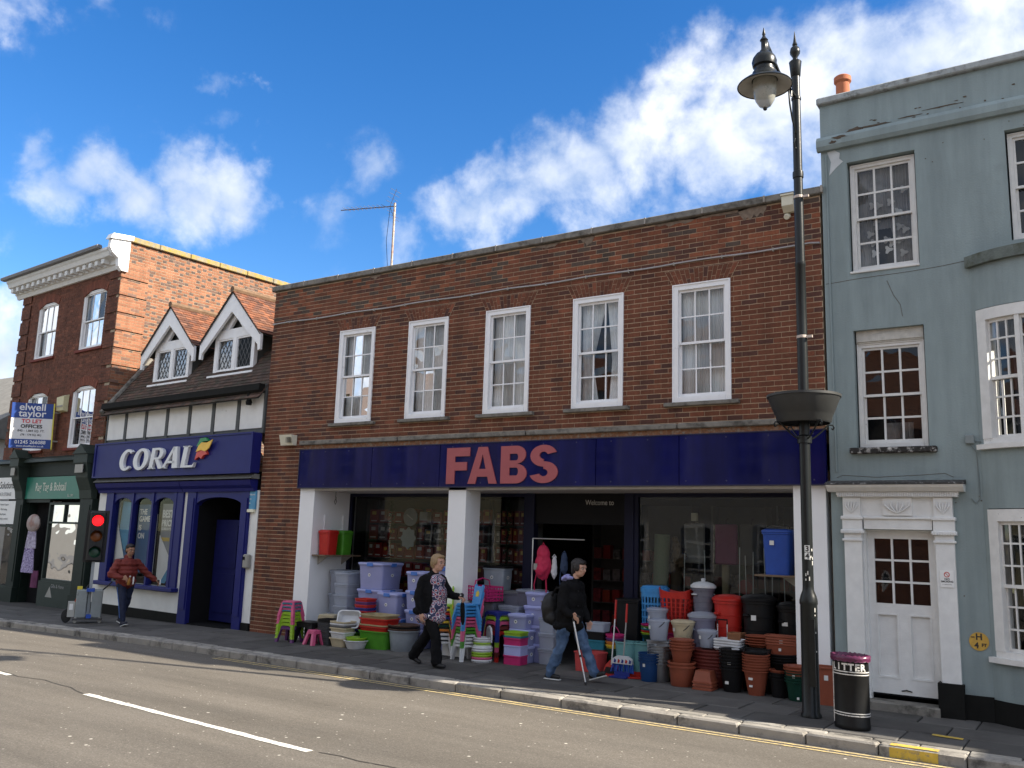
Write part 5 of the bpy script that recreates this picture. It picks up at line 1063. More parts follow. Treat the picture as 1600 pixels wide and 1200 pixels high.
for (k_, z_) in ((.185,.60),(.188,.745),(.200,.775),(.224,.768),(.226,.735),(.219,.722),(.223,.712)):
    rg.append([(k_*math.cos(2*math.pi*i/48)*(1+.012*math.sin(i*5.3+z_*40)), .84*k_*math.sin(2*math.pi*i/48)*(1+.012*math.sin(i*4.1+z_*30)), z_+.008*math.sin(i*2.7+k_*90)) for i in range(48)])
lin.loft(rg, False, False); lin.build('purple_liner', M('purple_bag', (.10,.018,.055), .3, .2, 20, .4, 30), bn, True, 80)
MB().lathe([(.0,.62),(.18,.62)], 20, None, False, False, .82).build('bag_contents', dark, bn)
# ================================================================== portable traffic light
pt = thing('portable_traffic_light', 'portable traffic signal showing red on a grey wheeled battery trolley', 'traffic light', (-5.42,-1.18,gz(-5.4)), rad(58))
grm = M('grey_steel_box', (.26,.29,.29), .55, .12, 6, dirt=(.12,.12,.11), da=.1, ds=6); tlb = M('signal_black', (.018,.018,.018), .55)
MB().box(-.03, .03, -.03, .03, .1, 1.32).build('mast', M('grey_mast', (.33,.36,.37), .5), pt)
hd = MB().bbox(-.155, .155, -.10, .10, 1.22, 2.24, .03).build('signal_head', tlb, pt)
MB().box(-.21, .21, .10, .12, 1.20, 2.26).build('backing_board', tlb, hd)
for (z_, mt_, nm) in ((2.05, M_emit('red_lens_lit', (1.0,.008,.012), 1.1), 'red_lens'), (1.73, M('amber_lens', (.16,.045,.008), .3), 'amber_lens'), (1.41, M('green_lens', (.008,.055,.035), .3), 'green_lens')):
    MB().lathe([(.11,0),(.10,.012),(.06,.022),(.001,.026)], 24, T(0,-.10,z_) @ RX(rad(90))).build(nm, mt_, hd, True)
    hq = MB(); n_ = 16; ro, ri = .13, .122; pts0 = [(ro*math.cos(math.pi*i/n_), ro*math.sin(math.pi*i/n_)) for i in range(n_+1)]
    hq.add([(x,-.10,z_+z) for x,z in pts0]+[(x*.98,-.30+.10*(1-z/ro),z_+z*.98) for x,z in pts0], [(i,i+1,n_+2+i,n_+1+i) for i in range(n_)]); hq.build('visor', tlb, hd)
_before = set(D.objects)
MB().bbox(-.36, -.06, -.17, .17, .10, .66, .02).build('battery_box', grm, pt); MB().bbox(.06, .36, -.17, .17, .10, .66, .02).build('battery_box', grm, pt)
MB().box(-.40, .40, -.20, .20, .06, .10).build('trolley_base', M('dark_trolley', (.07,.07,.07), .6), pt)
bl_ = M('blue_clip', (.02,.08,.42), .5); MB().box(-.10, .12, -.19, .19, .62, .68).build('blue_strap', bl_, pt); MB().box(-.05, .09, -.22, .20, .10, .17).build('blue_strap', bl_, pt)
MB().box(-.36, -.22, -.06, .06, .66, .72).build('yellow_handle', M('hazard_yellow', (.72,.58,.05), .5), pt)
for x_ in (-.33, .33): MB().lathe([(.05,-.02),(.06,-.01),(.06,.01),(.05,.02)], 16, T(x_,-.16,.06) @ RX(rad(90))).build('castor', gp, pt, True)
MB().lathe([(.07,-.04),(.13,-.035),(.14,0),(.13,.035),(.07,.04)], 22, T(-.58,.0,.14) @ RX(rad(90))).build('wheel', M('tyre', (.02,.02,.02), .8), pt, True)
MB().tube([(-.60,-.05,.14),(-.45,-.05,.35),(-.20,-.05,.60),(-.05,-.05,.75)], .018, 6).tube([(.30,.0,.62),(.48,.0,.74),(.58,.0,.82)], .018, 6).build('tow_bar', tlb, pt)
MB().box(-.56, -.37, -.10, .10, .12, .42).build('control_box', M('pale_plastic', (.40,.40,.37), .5), pt); MB().box(-.52, -.42, -.105, -.10, .26, .38).build('paper_label', pw, pt); MB().prism([(-.40,.42),(-.30,.60),(-.22,.58),(-.34,.40)], -.08, -.02).build('red_reflector', M('reflector_red', (.40,.06,.03), .4), pt)

for _o in set(D.objects) - _before: _o.scale = (.68, .8, 1.0)
# ================================================================== people
def organic(name, caps, voxel, mat, parent, amp=0.0, fs=9.0, smooth=4, post=None):
    mb = MB()
    for c in caps:
        if len(c) == 4:
            p0, p1, ra, rb = Vector(c[0]), Vector(c[1]), c[2], c[3]; d = p1-p0; L = d.length
            q = d.to_track_quat('Z', 'Y') if L > 1e-6 else Matrix.Identity(3).to_quaternion()
            prof = [(max(.0008, ra*math.cos(t)), ra*math.sin(t)) for t in [rad(-88+22*i) for i in range(5)]] + [(max(.0008, rb*math.cos(t)), L+rb*math.sin(t)) for t in [rad(0+22*i) for i in range(5)]]
            mb.lathe(prof, 12, T(*p0) @ q.to_matrix().to_4x4())
        else:
            (ctr, rad3, rot) = c; mb.sphere((0,0,0), rad3, 16, 10, T(*ctr) @ rot)
    tmp = obj('tmp_org', mb.mesh('tmp_org')); md = tmp.modifiers.new('r', 'REMESH'); md.mode = 'VOXEL'; md.voxel_size = voxel
    ms_ = tmp.modifiers.new('s', 'SMOOTH'); ms_.iterations = smooth; ms_.factor = .5
    me = D.meshes.new_from_object(tmp.evaluated_get(bpy.context.evaluated_depsgraph_get())); D.objects.remove(tmp, do_unlink=True)
    if amp:
        nv = [v.normal.copy() for v in me.vertices]
        for v, n in zip(me.vertices, nv):
            k = 1.3*(.45-abs(noise.noise(Vector((v.co.x*fs*.9, v.co.y*fs*.9, v.co.z*fs*.55)))+.3*noise.noise(v.co*fs*1.9))*2.2) + .5*noise.noise(v.co*fs*2.3); v.co += n*amp*k
    if post: post(me)
    me.materials.clear(); me.materials.append(mat); me.polygons.foreach_set('use_smooth', [True]*len(me.polygons)); me.name = name
    return obj(name, me, parent)
def V(*a): return Vector(a)
def hand(caps, w, d, n, side, curl=.9, s=1.0):
    """palm and five bent fingers; w wrist, d direction of the fingers, n palm normal, side = direction of the thumb"""
    d, n = Vector(d).normalized(), Vector(n).normalized(); t = Vector(side).normalized(); w = Vector(w)
    for k in (-.026, -.009, .009, .026): caps.append((w+d*.012*s+t*k*.7*s, w+d*.075*s+t*k*s, .014*s, .0125*s))
    for k, L in ((-.029,.060), (-.010,.074), (.010,.080), (.029,.070)):
        p = w+d*.078*s+t*k*s; a1 = (d*math.cos(curl*.6)+n*math.sin(curl*.6)); a2 = (d*math.cos(curl*1.5)+n*math.sin(curl*1.5)); a3 = d*math.cos(curl*2.2)+n*math.sin(curl*2.2)
        q = p+a1*L*.45*s; r_ = q+a2*L*.33*s; e = r_+a3*L*.27*s
        caps += [(p, q, .0095*s, .009*s), (q, r_, .009*s, .0085*s), (r_, e, .0083*s, .0075*s)]
    p = w+d*.022*s+t*.030*s; q = p+(t*.75+d*.65).normalized()*.038*s; r_ = q+(d*.85+n*.5).normalized()*.03*s
    caps += [(p, q, .012*s, .011*s), (q, r_, .0105*s, .009*s)]
def head_caps(c, fwd, s=1.0):
    f = Vector(fwd).normalized(); r_ = f.cross(V(0,0,1)).normalized(); u = r_.cross(f); Q = Matrix((f, -r_, u)).transposed().to_4x4(); c = Vector(c)
    P = lambda a, b, z: c+f*a*s-r_*b*s+u*z*s
    caps = [(P(-.008,0,.028), (.098*s,.078*s,.092*s), Q), (P(.022,0,-.045), (.068*s,.062*s,.072*s), Q), (P(.052,0,-.082), P(.060,0,-.080), .028*s, .024*s),
            (P(.083,0,.010), P(.101,0,-.022), .011*s, .0155*s), (P(.080,-.034,.026), P(.080,.034,.026), .017*s, .017*s), (P(.066,.034,-.022), P(.060,.030,-.04), .022*s, .018*s), (P(.066,-.034,-.022), P(.060,-.030,-.04), .022*s, .018*s),
            (P(.083,-.014,-.054), P(.083,.014,-.054), .010*s, .010*s)]
    for b in (-1, 1): caps.append((P(-.004, b*.078, -.004), (.020*s,.010*s,.032*s), Q))
    return caps, P
def eyes(parent, P, s=1.0, browc=(.05,.035,.025)):
    ew = M('eye_white', (.30,.27,.25), .4); ei = M('eye_iris', (.03,.025,.02), .2); bw = M('brow_%d' % int(browc[0]*1000), browc, .9); lp = M('lips', (.36,.13,.11), .5)
    for b in (-1, 1):
        e = MB().sphere(tuple(P(.080, b*.032, .004)), .0125*s, 10, 8).build('eye', ew, parent, True); MB().sphere(tuple(P(.090, b*.032, .004)), .0062*s, 8, 6).build('iris', ei, e, True)
        MB().tube([P(.092, b*.018, .026), P(.094, b*.034, .032), P(.084, b*.052, .026)], .0045*s, 6).build('eyebrow', bw, parent, True)
    MB().tube([P(.088,-.022,-.055), P(.094,0,-.054), P(.088,.022,-.055)], .0045*s, 6).build('lips', lp, parent, True)
skin = M('skin_fair', (.50,.29,.21), .55, .06, 20); skin2 = M('skin_tan', (.33,.175,.11), .55, .06, 20)
blackc = M('black_cloth', (.009,.009,.010), .95, .15, 20, .3, 200, spec=.12); denim = M('blue_denim', (.045,.085,.165), .9, .25, 9, .3, 250, col2=(.085,.14,.235)); navyc = M('navy_tracksuit', (.012,.018,.045), .8, .1, 20, .2, 200)
maroon = M('maroon_padded_cloth', (.165,.024,.017), .7, .12, 15, .2, 120); shoeblk = M('black_shoe', (.012,.012,.013), .5); solew = M('white_sole', (.60,.60,.57), .6)
def shoe(caps, ankle, d, up=0.0, L=.20, r_=.038):
    d = Vector((d[0], d[1], up)).normalized(); a = Vector(ankle); h = a-d*.05+V(0,0,-.055); t = h+d*L
    caps += [(a+V(0,0,.02), h+d*.05+V(0,0,.012), .043, .045), (h, h+d*.08, r_, r_*1.02), (h+d*.08, t, r_*1.05, r_*.82)]
def flat_sole(o, zmin):
    for v in o.data.vertices: v.co.z = max(v.co.z, zmin)
# --- woman in black cardigan
wo_ = thing('person', 'woman with short fair hair, black cardigan, patterned tunic and black trousers walking past the shop', 'person', (3.45,-1.18,0))
O = lambda x, y, z: V(x-3.45, y, z)
sk = []; hc_, HP = head_caps(O(3.525,0,1.515), (1,-.10,-.05), 1.08); sk += hc_
sk += [(O(3.49,0,1.42), O(3.46,0,1.31), .052, .062), (O(3.46,0,1.25), O(3.44,0,.85), .10, .11)]
shR, elR, wrR = O(3.41,-.19,1.27), O(3.36,-.245,1.00), O(3.44,-.25,.79); shL, elL, wrL = O(3.45,.19,1.27), O(3.58,.25,1.04), O(3.80,.20,1.02)
for a, b, c_ in ((shR, elR, wrR), (shL, elL, wrL)): sk += [(a, b, .05, .042), (b, c_, .040, .026)]
hand(sk, wrR, (.12,0,-1), (.3,.9,0), (1,-.1,0), .5, 1.0); hand(sk, wrL, (1,-.1,-.15), (0,-.3,-1), (0,-1,.1), 1.0, 1.0)
hips = ((O(3.44,-.09,.83), O(3.62,-.10,.44), O(3.655,-.10,.10)), (O(3.44,.09,.83), O(3.31,.09,.44), O(3.06,.09,.13)))
for a, b, c_ in hips: sk += [(a, b, .07, .05), (b, c_, .048, .034)]
bdy = organic('body', sk, .0065, skin, wo_, smooth=3); eyes(bdy, HP, 1.08)
tr = []
for a, b, c_ in hips: tr += [(a, b, .108, .082), (b, c_+V(0,0,.0), .080, .088)]
tr += [(O(3.42,-.05,.86), O(3.42,.05,.86), .13, .13)]
organic('trousers', tr, .012, blackc, wo_, .010, 7)
tunicm = M('patterned_tunic', (.30,.27,.33), .9, .1, 20)
t_ = tunicm.node_tree; b_ = t_.nodes['Principled BSDF']; gg = N(t_, 'ShaderNodeNewGeometry'); vo = N(t_, 'ShaderNodeTexVoronoi'); vo.inputs['Scale'].default_value = 17; t_.links.new(gg.outputs['Position'], vo.inputs[0]); cr = N(t_, 'ShaderNodeValToRGB'); cr.color_ramp.interpolation = 'CONSTANT'
for pos, c_ in ((0,(.03,.035,.10,1)),(.16,(.55,.52,.56,1)),(.30,(.05,.07,.17,1)),(.42,(.36,.07,.07,1)),(.52,(.50,.48,.55,1)),(.64,(.035,.04,.09,1))):
    e = cr.color_ramp.elements.new(pos) if pos not in (0,) else cr.color_ramp.elements[0]; e.color = c_
t_.links.new(vo.outputs['Distance'], cr.inputs[0]); t_.links.new(cr.outputs[0], b_.inputs['Base Color'])
tu = [(O(3.50,0,1.24), (.15,.17,.11), I4), (O(3.50,0,1.05), (.165,.18,.20), I4), (O(3.49,0,.86), (.19,.19,.18), I4), (O(3.46,-.02,.72), (.225,.20,.12), I4), (O(3.40,0,.69), (.22,.19,.10), I4)]
organic('tunic', tu, .012, tunicm, wo_, .012, 8)
ja = [(O(3.42,0,1.26), (.155,.215,.10), I4), (O(3.39,0,1.10), (.175,.215,.20), I4), (O(3.37,0,.93), (.195,.225,.19), I4), (O(3.33,0,.80), (.19,.22,.09), I4), (O(3.47,-.15,1.0), (.10,.07,.28), I4), (O(3.48,.15,1.0), (.12,.07,.28), I4), (O(3.45,0,1.335), O(3.43,0,1.30), .085, .10)]
for a, b, c_ in ((shR, elR, wrR), (shL, elL, wrL)): ja += [(a, b, .078, .066), (b, c_.lerp(b, .06), .064, .050)]
organic('cardigan', ja, .012, blackc, wo_, .010, 8)
fair = M('fair_hair', (.34,.235,.125), .6, .25, 40, .5, 120, col2=(.25,.16,.08))
ha = [(HP(-.020,0,.045), (.108,.092,.092), I4), (HP(-.060,0,-.01), (.070,.084,.085), I4), (HP(-.045,0,-.06), (.055,.062,.05), I4), (HP(.050,0,.088), (.05,.065,.030), I4), (HP(.01,.076,.02), (.045,.018,.055), I4), (HP(.005,-.076,.02), (.045,.018,.055), I4)]
organic('hair', ha, .009, fair, wo_, .005, 26)
sh_ = []; shoe(sh_, hips[0][2], (1,-.1), 0, .20); s1 = organic('shoe', sh_, .009, shoeblk, wo_); flat_sole(s1, .004)
sh_ = []; shoe(sh_, hips[1][2]+V(.0,0,.005), (.93,.05), -.42, .18); s1 = organic('shoe', sh_, .009, shoeblk, wo_); flat_sole(s1, .004)
um = thing('folded_umbrella', 'black folded umbrella held in front of the fair haired woman', 'umbrella', (3.885,-.98,.62))
MB().lathe([(.012,0),(.03,.05),(.036,.2),(.03,.30),(.012,.34)], 12, RY(rad(-4))).build('canopy', blackc, um, True); MB().tube([(-.02,0,.34),(-.028,0,.42)], .018, 8).build('handle', shoeblk, um, True); MB().sphere((-.03,-.015,.43), .035).build('knob', shoeblk, um, True); MB().sphere((-.028,-.045,.43), .013).build('white_button', solew, um, True)
# --- teenager with cane and black backpack
tb_ = thing('person', 'dark haired person in long black coat and jeans leaning on a silver walking stick', 'person', (5.62,-.85,0))
O = lambda x, y, z: V(x-5.62, y, z)
sk = []; hc_, HP = head_caps(O(5.775,-.0,1.535), (1,-.12,-.14), 1.05); sk += hc_
sk += [(O(5.735,0,1.44), O(5.69,0,1.33), .048, .06), (O(5.67,0,1.25), O(5.62,0,.85), .10, .11)]
shR, elR, wrR = O(5.65,-.19,1.27), O(5.66,-.26,1.00), O(5.795,-.22,.895); shL, elL, wrL = O(5.68,.18,1.27), O(5.72,.23,1.0), O(5.82,.20,.82)
for a, b, c_ in ((shR, elR, wrR), (shL, elL, wrL)): sk += [(a, b, .045, .038), (b, c_, .036, .026)]
hand(sk, wrR, (.9,.05,-.35), (.1,.3,-.95), (.1,-.2,.5), 1.25, 1.02); hand(sk, wrL, (.3,0,-1), (0,-1,0), (1,0,0), .6)
hips = ((O(5.62,-.09,.82), O(5.56,-.10,.45), O(5.40,-.10,.10)), (O(5.66,.09,.82), O(5.85,.09,.45), O(6.00,.08,.15)))
for a, b, c_ in hips: sk += [(a, b, .065, .048), (b, c_, .045, .034)]
bdy = organic('body', sk, .0065, skin, tb_, smooth=3); eyes(bdy, HP, 1.05)
tr = []
for a, b, c_ in hips: tr += [(a, b, .100, .078), (b, c_+V(0,0,-.01), .076, .074)]
organic('jeans', tr, .011, denim, tb_, .014, 9)
ja = [(O(5.66,0,1.26), (.155,.205,.10), I4), (O(5.64,0,1.08), (.185,.215,.22), I4), (O(5.625,0,.88), (.20,.215,.20), I4), (O(5.61,0,.74), (.225,.215,.10), I4), (O(5.68,0,1.35), O(5.66,0,1.30), .095, .11)]
for a, b, c_ in ((shR, elR, wrR), (shL, elL, wrL)): ja += [(a, b, .080, .068), (b, c_.lerp(b, .08), .066, .052)]
organic('coat', ja, .012, blackc, tb_, .012, 8)
for z_ in (1.22, 1.02, .78): MB().sphere(tuple(O(5.82,-.09,z_)), .009).build('coat_button', shoeblk, tb_)
organic('hood', [(O(5.60,-.02,1.39), (.085,.10,.045), RY(rad(-20))), (O(5.66,-.08,1.40), (.07,.03,.03), I4)], .009, M('lilac_hood', (.26,.26,.50), .9, .2, 25), tb_, .012, 16)
dkh = M('dark_brown_hair', (.014,.010,.009), .5, .3, 40, .5, 120)
ha = [(HP(-.022,0,.045), (.108,.090,.090), I4), (HP(-.055,0,-.02), (.065,.078,.085), I4), (HP(.055,0,.080), (.045,.070,.036), I4), (HP(.015,-.074,.010), (.045,.018,.06), I4), (HP(.015,.074,.010), (.045,.018,.06), I4), (HP(-.065,0,-.065), (.045,.06,.05), I4)]
organic('hair', ha, .009, dkh, tb_, .004, 26)
sh_ = []; shoe(sh_, hips[0][2], (1,-.05), 0, .19); s1 = organic('shoe', sh_, .009, shoeblk, tb_); flat_sole(s1, .012); MB().bbox(5.40-5.62-.085, 5.40-5.62+.165, -.142, -.060, 0.0, .018, .03).build('sole', solew, tb_)
sh_ = []; shoe(sh_, hips[1][2], (1,0), .32, .20); organic('shoe', sh_, .009, shoeblk, tb_)
MB().bbox(-.085, .165, -.042, .042, -.016, 0, .03, T(*O(6.015,.08,.066)) @ RY(rad(-18))).build('sole', solew, tb_)
bp_ = thing('backpack', 'round black backpack worn by the dark haired person in the long coat', 'backpack', (5.36,-.86,.74))
organic('bag', [(V(-.02,0,.22), (.135,.17,.235), RY(rad(6))), (V(.03,0,.10), (.12,.165,.12), I4)], .012, M('backpack_nylon', (.012,.012,.013), .6, .15, 20), bp_, .006, 8)
MB().tube([(-.10,-.13,.32),(-.155,-.06,.30),(-.165,.0,.29)], .006, 6).build('zip', gp, bp_); MB().tube([(.08,-.15,.40),(.18,-.20,.52),(.30,-.20,.50)], .018, 6).build('strap', blackc, bp_, True)
ws_ = thing('walking_stick', 'silver walking stick held by the dark haired person', 'walking stick', (6.03,-1.07,.0))
al_ = M('brushed_aluminium', (.62,.63,.64), .35, .05, metal=.7)
MB().tube([(0,0,.03),(-.09,.0,.38)], .011, 10).tube([(-.088,0,.37),(-.205,0,.83)], .013, 10).build('shaft', al_, ws_, True); MB().tube([(.004,0,.0),(-.004,0,.045)], .016, 10).build('rubber_tip', shoeblk, ws_, True); MB().tube([(-.20,0,.82),(-.222,0,.885),(-.19,0,.905),(-.10,0,.885)], .015, 8).build('handle', shoeblk, ws_, True); MB().tube([(-.085,0,.36),(-.093,0,.39)], .016, 10).build('collar', shoeblk, ws_)
# --- man in maroon jacket, walking across to the right
mn = thing('person', 'dark haired man in maroon padded jacket and navy tracksuit trousers walking past the CORAL window', 'person', (-4.52,-1.0,gz(-4.5)), rad(-4))
sk = []; hc_, HP = head_caps((.05,0,1.47), (1,.0,-.10), 1.02); sk += hc_
sk += [(V(.03,0,1.38), V(.01,0,1.27), .052, .062), (V(.0,0,1.20), V(0,0,.82), .11, .11)]
shR, elR, wrR = V(-.01,-.20,1.22), V(.0,-.33,.99), V(.20,-.20,.93); shL, elL, wrL = V(.0,.20,1.22), V(.06,.38,1.02), V(.20,.53,.88)
for a, b, c_ in ((shR, elR, wrR), (shL, elL, wrL)): sk += [(a, b, .048, .040), (b, c_, .038, .027)]
hand(sk, wrR, (.75,.6,-.1), (0,.2,-.9), (.1,.1,1), 1.2); hand(sk, wrL, (.45,.6,-.7), (-.3,-.5,-.6), (.8,-.5,.2), .9)
hips = ((V(0,-.09,.80), V(.13,-.10,.44), V(.20,-.10,.09)), (V(0,.09,.80), V(-.05,.09,.44), V(-.24,.10,.12)))
for a, b, c_ in hips: sk += [(a, b, .07, .05), (b, c_, .046, .034)]
bdy = organic('body', sk, .0065, skin2, mn, smooth=3); eyes(bdy, HP, 1.02)
tr = []
for a, b, c_ in hips: tr += [(a, b, .098, .074), (b, c_+V(0,0,.02), .072, .058)]
tr += [(V(0,-.05,.83), V(0,.05,.83), .115, .115)]
organic('tracksuit_trousers', tr, .011, navyc, mn, .010, 8)
MB().tube([(.03,-.190,.74),(.13,-.180,.44),(.19,-.162,.16)], .008, 6).build('side_stripe', M('stripe_blue', (.06,.13,.33), .8), mn)
ja = [(V(.0,0,1.20), (.145,.215,.11), I4), (V(.01,0,1.04), (.165,.215,.20), I4), (V(.0,0,.86), (.17,.205,.16), I4), (V(.0,0,1.31), V(0,0,1.27), .085, .10)]
for a, b, c_ in ((shR, elR, wrR), (shL, elL, wrL)): ja += [(a, b, .084, .070), (b, c_.lerp(b, .12), .068, .052)]
def quilt(me):
    for v in me.vertices: v.co += v.normal*(.006*math.sin(v.co.z*75))
organic('padded_jacket', ja, .011, maroon, mn, .006, 9, post=quilt)
ha = [(HP(-.020,0,.050), (.104,.086,.080), I4), (HP(-.055,0,-.01), (.060,.074,.075), I4), (HP(.055,0,.088), (.040,.062,.028), I4)]
organic('hair', ha, .009, dkh, mn, .004, 26)
for (a, up) in ((hips[0][2], .30), (hips[1][2], -.22)):
    sh_ = []; shoe(sh_, a, (1,0), up, .19); organic('shoe', sh_, .009, M('navy_trainer', (.012,.014,.03), .6), mn)
    MB().bbox(-.085, .16, -.042, .042, -.020, 0, .03, T(a.x+.01, a.y, a.z-.078) @ RY(-math.atan(up))).build('sole', solew, mn)
c35, s35 = math.cos(rad(-4)), math.sin(rad(-4))
def mloc(x, y, z): return (-4.52+x*c35-y*s35, -1.0+x*s35+y*c35, z+gz(-4.5))
bo = thing('drink_bottle', 'amber drink bottle in the right hand of the man in the maroon jacket', 'bottle', mloc(.275,-.10,.80))
MB().lathe([(.028,0),(.032,.01),(.032,.09),(.014,.13),(.014,.16)], 14, RY(rad(12))).build('bottle', M('amber_drink', (.30,.14,.03), .2), bo, True); MB().lathe([(.016,.16),(.016,.18)], 12, RY(rad(12))).build('cap', solew, bo)
pp_ = thing('paper_slips', 'white folded paper held beside the bottle by the man in maroon', 'paper', mloc(.29,-.02,.80)); MB().prism([(0,0),(.05,.02),(.05,.15),(.02,.16)], -.01, .01, RZ(rad(-20))).build('sheet', pw, pp_)
p2_ = thing('paper_tissue', 'white tissue in the outstretched left hand of the man in maroon', 'paper', mloc(.255,.60,.80)); MB().prism([(-.02,0),(.03,-.01),(.035,.08),(-.01,.09)], -.012, .012, RZ(rad(-35))).build('sheet', pw, p2_)
# ================================================================== shop goods
def PM(name, col, rough=.42, **k): return M('plastic_'+name, tuple(x*.9 for x in col), rough, .12, 9, .06, 30, dirt=tuple(x*.6+.03 for x in col), da=-.12, ds=12, **k)
C_ = dict(red=(.50,.022,.015), green=(.07,.27,.02), lime=(.30,.50,.03), pink=(.62,.10,.22), hot=(.55,.025,.16), teal=(.02,.20,.28), black=(.014,.014,.015), cream=(.55,.47,.31), white=(.68,.69,.70), blue=(.015,.07,.36), royal=(.02,.035,.22), sky=(.05,.27,.60),
          grey=(.16,.165,.17), dgrey=(.06,.062,.065), brown=(.10,.06,.045), purple=(.13,.04,.16), yellow=(.65,.45,.03), orange=(.60,.20,.03), terra=(.28,.075,.04), maroon=(.15,.03,.025), dkgreen=(.012,.05,.035), aqua=(.18,.42,.42), tan=(.40,.32,.17), silver=(.36,.37,.38), salmon=(.55,.07,.07), ltgrey=(.30,.34,.38))
for k_, v_ in C_.items(): PM(k_, v_, **(dict(spec=.15) if k_ in ('black','dgrey','dkgreen') else {}))
P_ = lambda n: MATS['plastic_'+n]
clear = M('clear_plastic', (.50,.54,.62), .22, .05, 5, trans=.48); lilacp = M('lilac_plastic', (.38,.40,.66), .22, .06, 5, trans=.30); lilaclid = M('lilac_lid', (.42,.45,.75), .35, .05); smoke = M('smoky_plastic', (.17,.17,.21), .25, .06, 5, trans=.2); clipb = M('blue_clip_plastic', (.06,.17,.52), .4)
stick_w = M('white_sticker', (.66,.66,.63), .6)
ORD = ['bottom', 'second', 'third', 'fourth', 'fifth', 'sixth', 'seventh', 'eighth', 'ninth', 'tenth', 'eleventh', 'twelfth', 'thirteenth', 'fourteenth']
def where(i, n): return 'topmost' if i == n-1 else ('lowest' if i == 0 else ORD[i]+' up')
def rrect(w, d, r_, z, n=4):
    r_ = min(r_, w*.48, d*.48); out = []
    for cx_, cy_, a0 in ((w/2-r_, d/2-r_, 0), (-w/2+r_, d/2-r_, 90), (-w/2+r_, -d/2+r_, 180), (w/2-r_, -d/2+r_, 270)):
        for i in range(n+1): out.append((cx_+r_*math.cos(rad(a0+90*i/n)), cy_+r_*math.sin(rad(a0+90*i/n)), z))
    return out
def put(me, name, label, cat, loc, rz=0.0, group=None):
    o = obj(name, me); o.location = loc; o.rotation_euler = (0,0,rz); return tag(o, label, cat, group)
def tub_mesh(name, wt, dt, wb, db, h, mat, r_=.05, lip=.018, rib=0):
    mb = MB(); t = .006; rings = [rrect(wb, db, r_*.8, 0), ]
    for k in range(1, rib+1): zz = (h-.04)*k/(rib+1); f = k/(rib+1); w, d = wb+(wt-wb)*f, db+(dt-db)*f; rings += [rrect(w, d, r_, zz-.006), rrect(w+.012, d+.012, r_, zz), rrect(w, d, r_, zz+.006)]
    rings += [rrect(wt-.006, dt-.006, r_, h-.025), rrect(wt+lip*2, dt+lip*2, r_+lip, h-.020), rrect(wt+lip*2, dt+lip*2, r_+lip, h-.002), rrect(wt+lip, dt+lip, r_+lip*.5, h), rrect(wt-t*2, dt-t*2, r_, h-.004), rrect(wb-t*2, db-t*2, r_*.7, .012)]
    mb.loft(rings); return mb.mesh(name, mat, True, 40)
def pot_mesh(name, rt, rb, h, mat, lip=.014, band_=.05, sy=1.0, ribs=0):
    pr = [(rb*.96,0),(rb,.008)]
    for k in range(1, ribs+1): f = k/(ribs+1); r_ = rb+(rt-rb)*f; z = (h-band_)*f; pr += [(r_,z-.005),(r_+.006,z),(r_,z+.005)]
    pr += [(rt-.004,h-band_),(rt+lip,h-band_+.003),(rt+lip+.002,h-.003),(rt+lip-.004,h),(rt-.006,h-.004),(rb-.006,.014)]
    return MB().lathe(pr, 26, None, True, True, sy).mesh(name, mat, True, 40)
def sticker(parent, x, y, z, rz=0.0, w=.05, h=.05, mat=None):
    o = MB().box(-w/2, w/2, -.0015, 0, 0, h).build('price_sticker', mat or stick_w, parent); o.location = (x, y, z); o.rotation_euler = (0,0,rz); return o
def stack(kind, noun, spot, cat, x, y, z, items, dz, group=None, rz=0.0, jit=.0015):
    """items: (colour word, mesh) from the bottom up"""
    n = len(items); zz = z; seen = []
    for i, (cw, me) in enumerate(items):
        d = dz[i] if isinstance(dz, (list, tuple)) else dz
        lab = f'{cw} {noun}, {where(i, n)} of the stack {spot}' if n > 1 else f'{cw} {noun} {spot}'
        o = put(me, kind, lab, cat, (x+RND.uniform(-jit,jit), y+RND.uniform(-jit,jit), zz), rz+RND.uniform(-.04,.04), group or f'stack of {noun}s'); seen.append(o); zz += d
        if RND.random() < .28 and i in (0, n-1):
            vs_ = me.vertices; h_ = max(v.co.z for v in vs_); yb = min(v.co.y for v in vs_ if v.co.z < .02); yt = min(v.co.y for v in vs_ if v.co.z > h_*.5); sticker(o, RND.uniform(-.03,.03), yb+(yt-yb)*.5-.004, h_*.35, 0, RND.uniform(.03,.05), RND.uniform(.025,.04))
    return seen
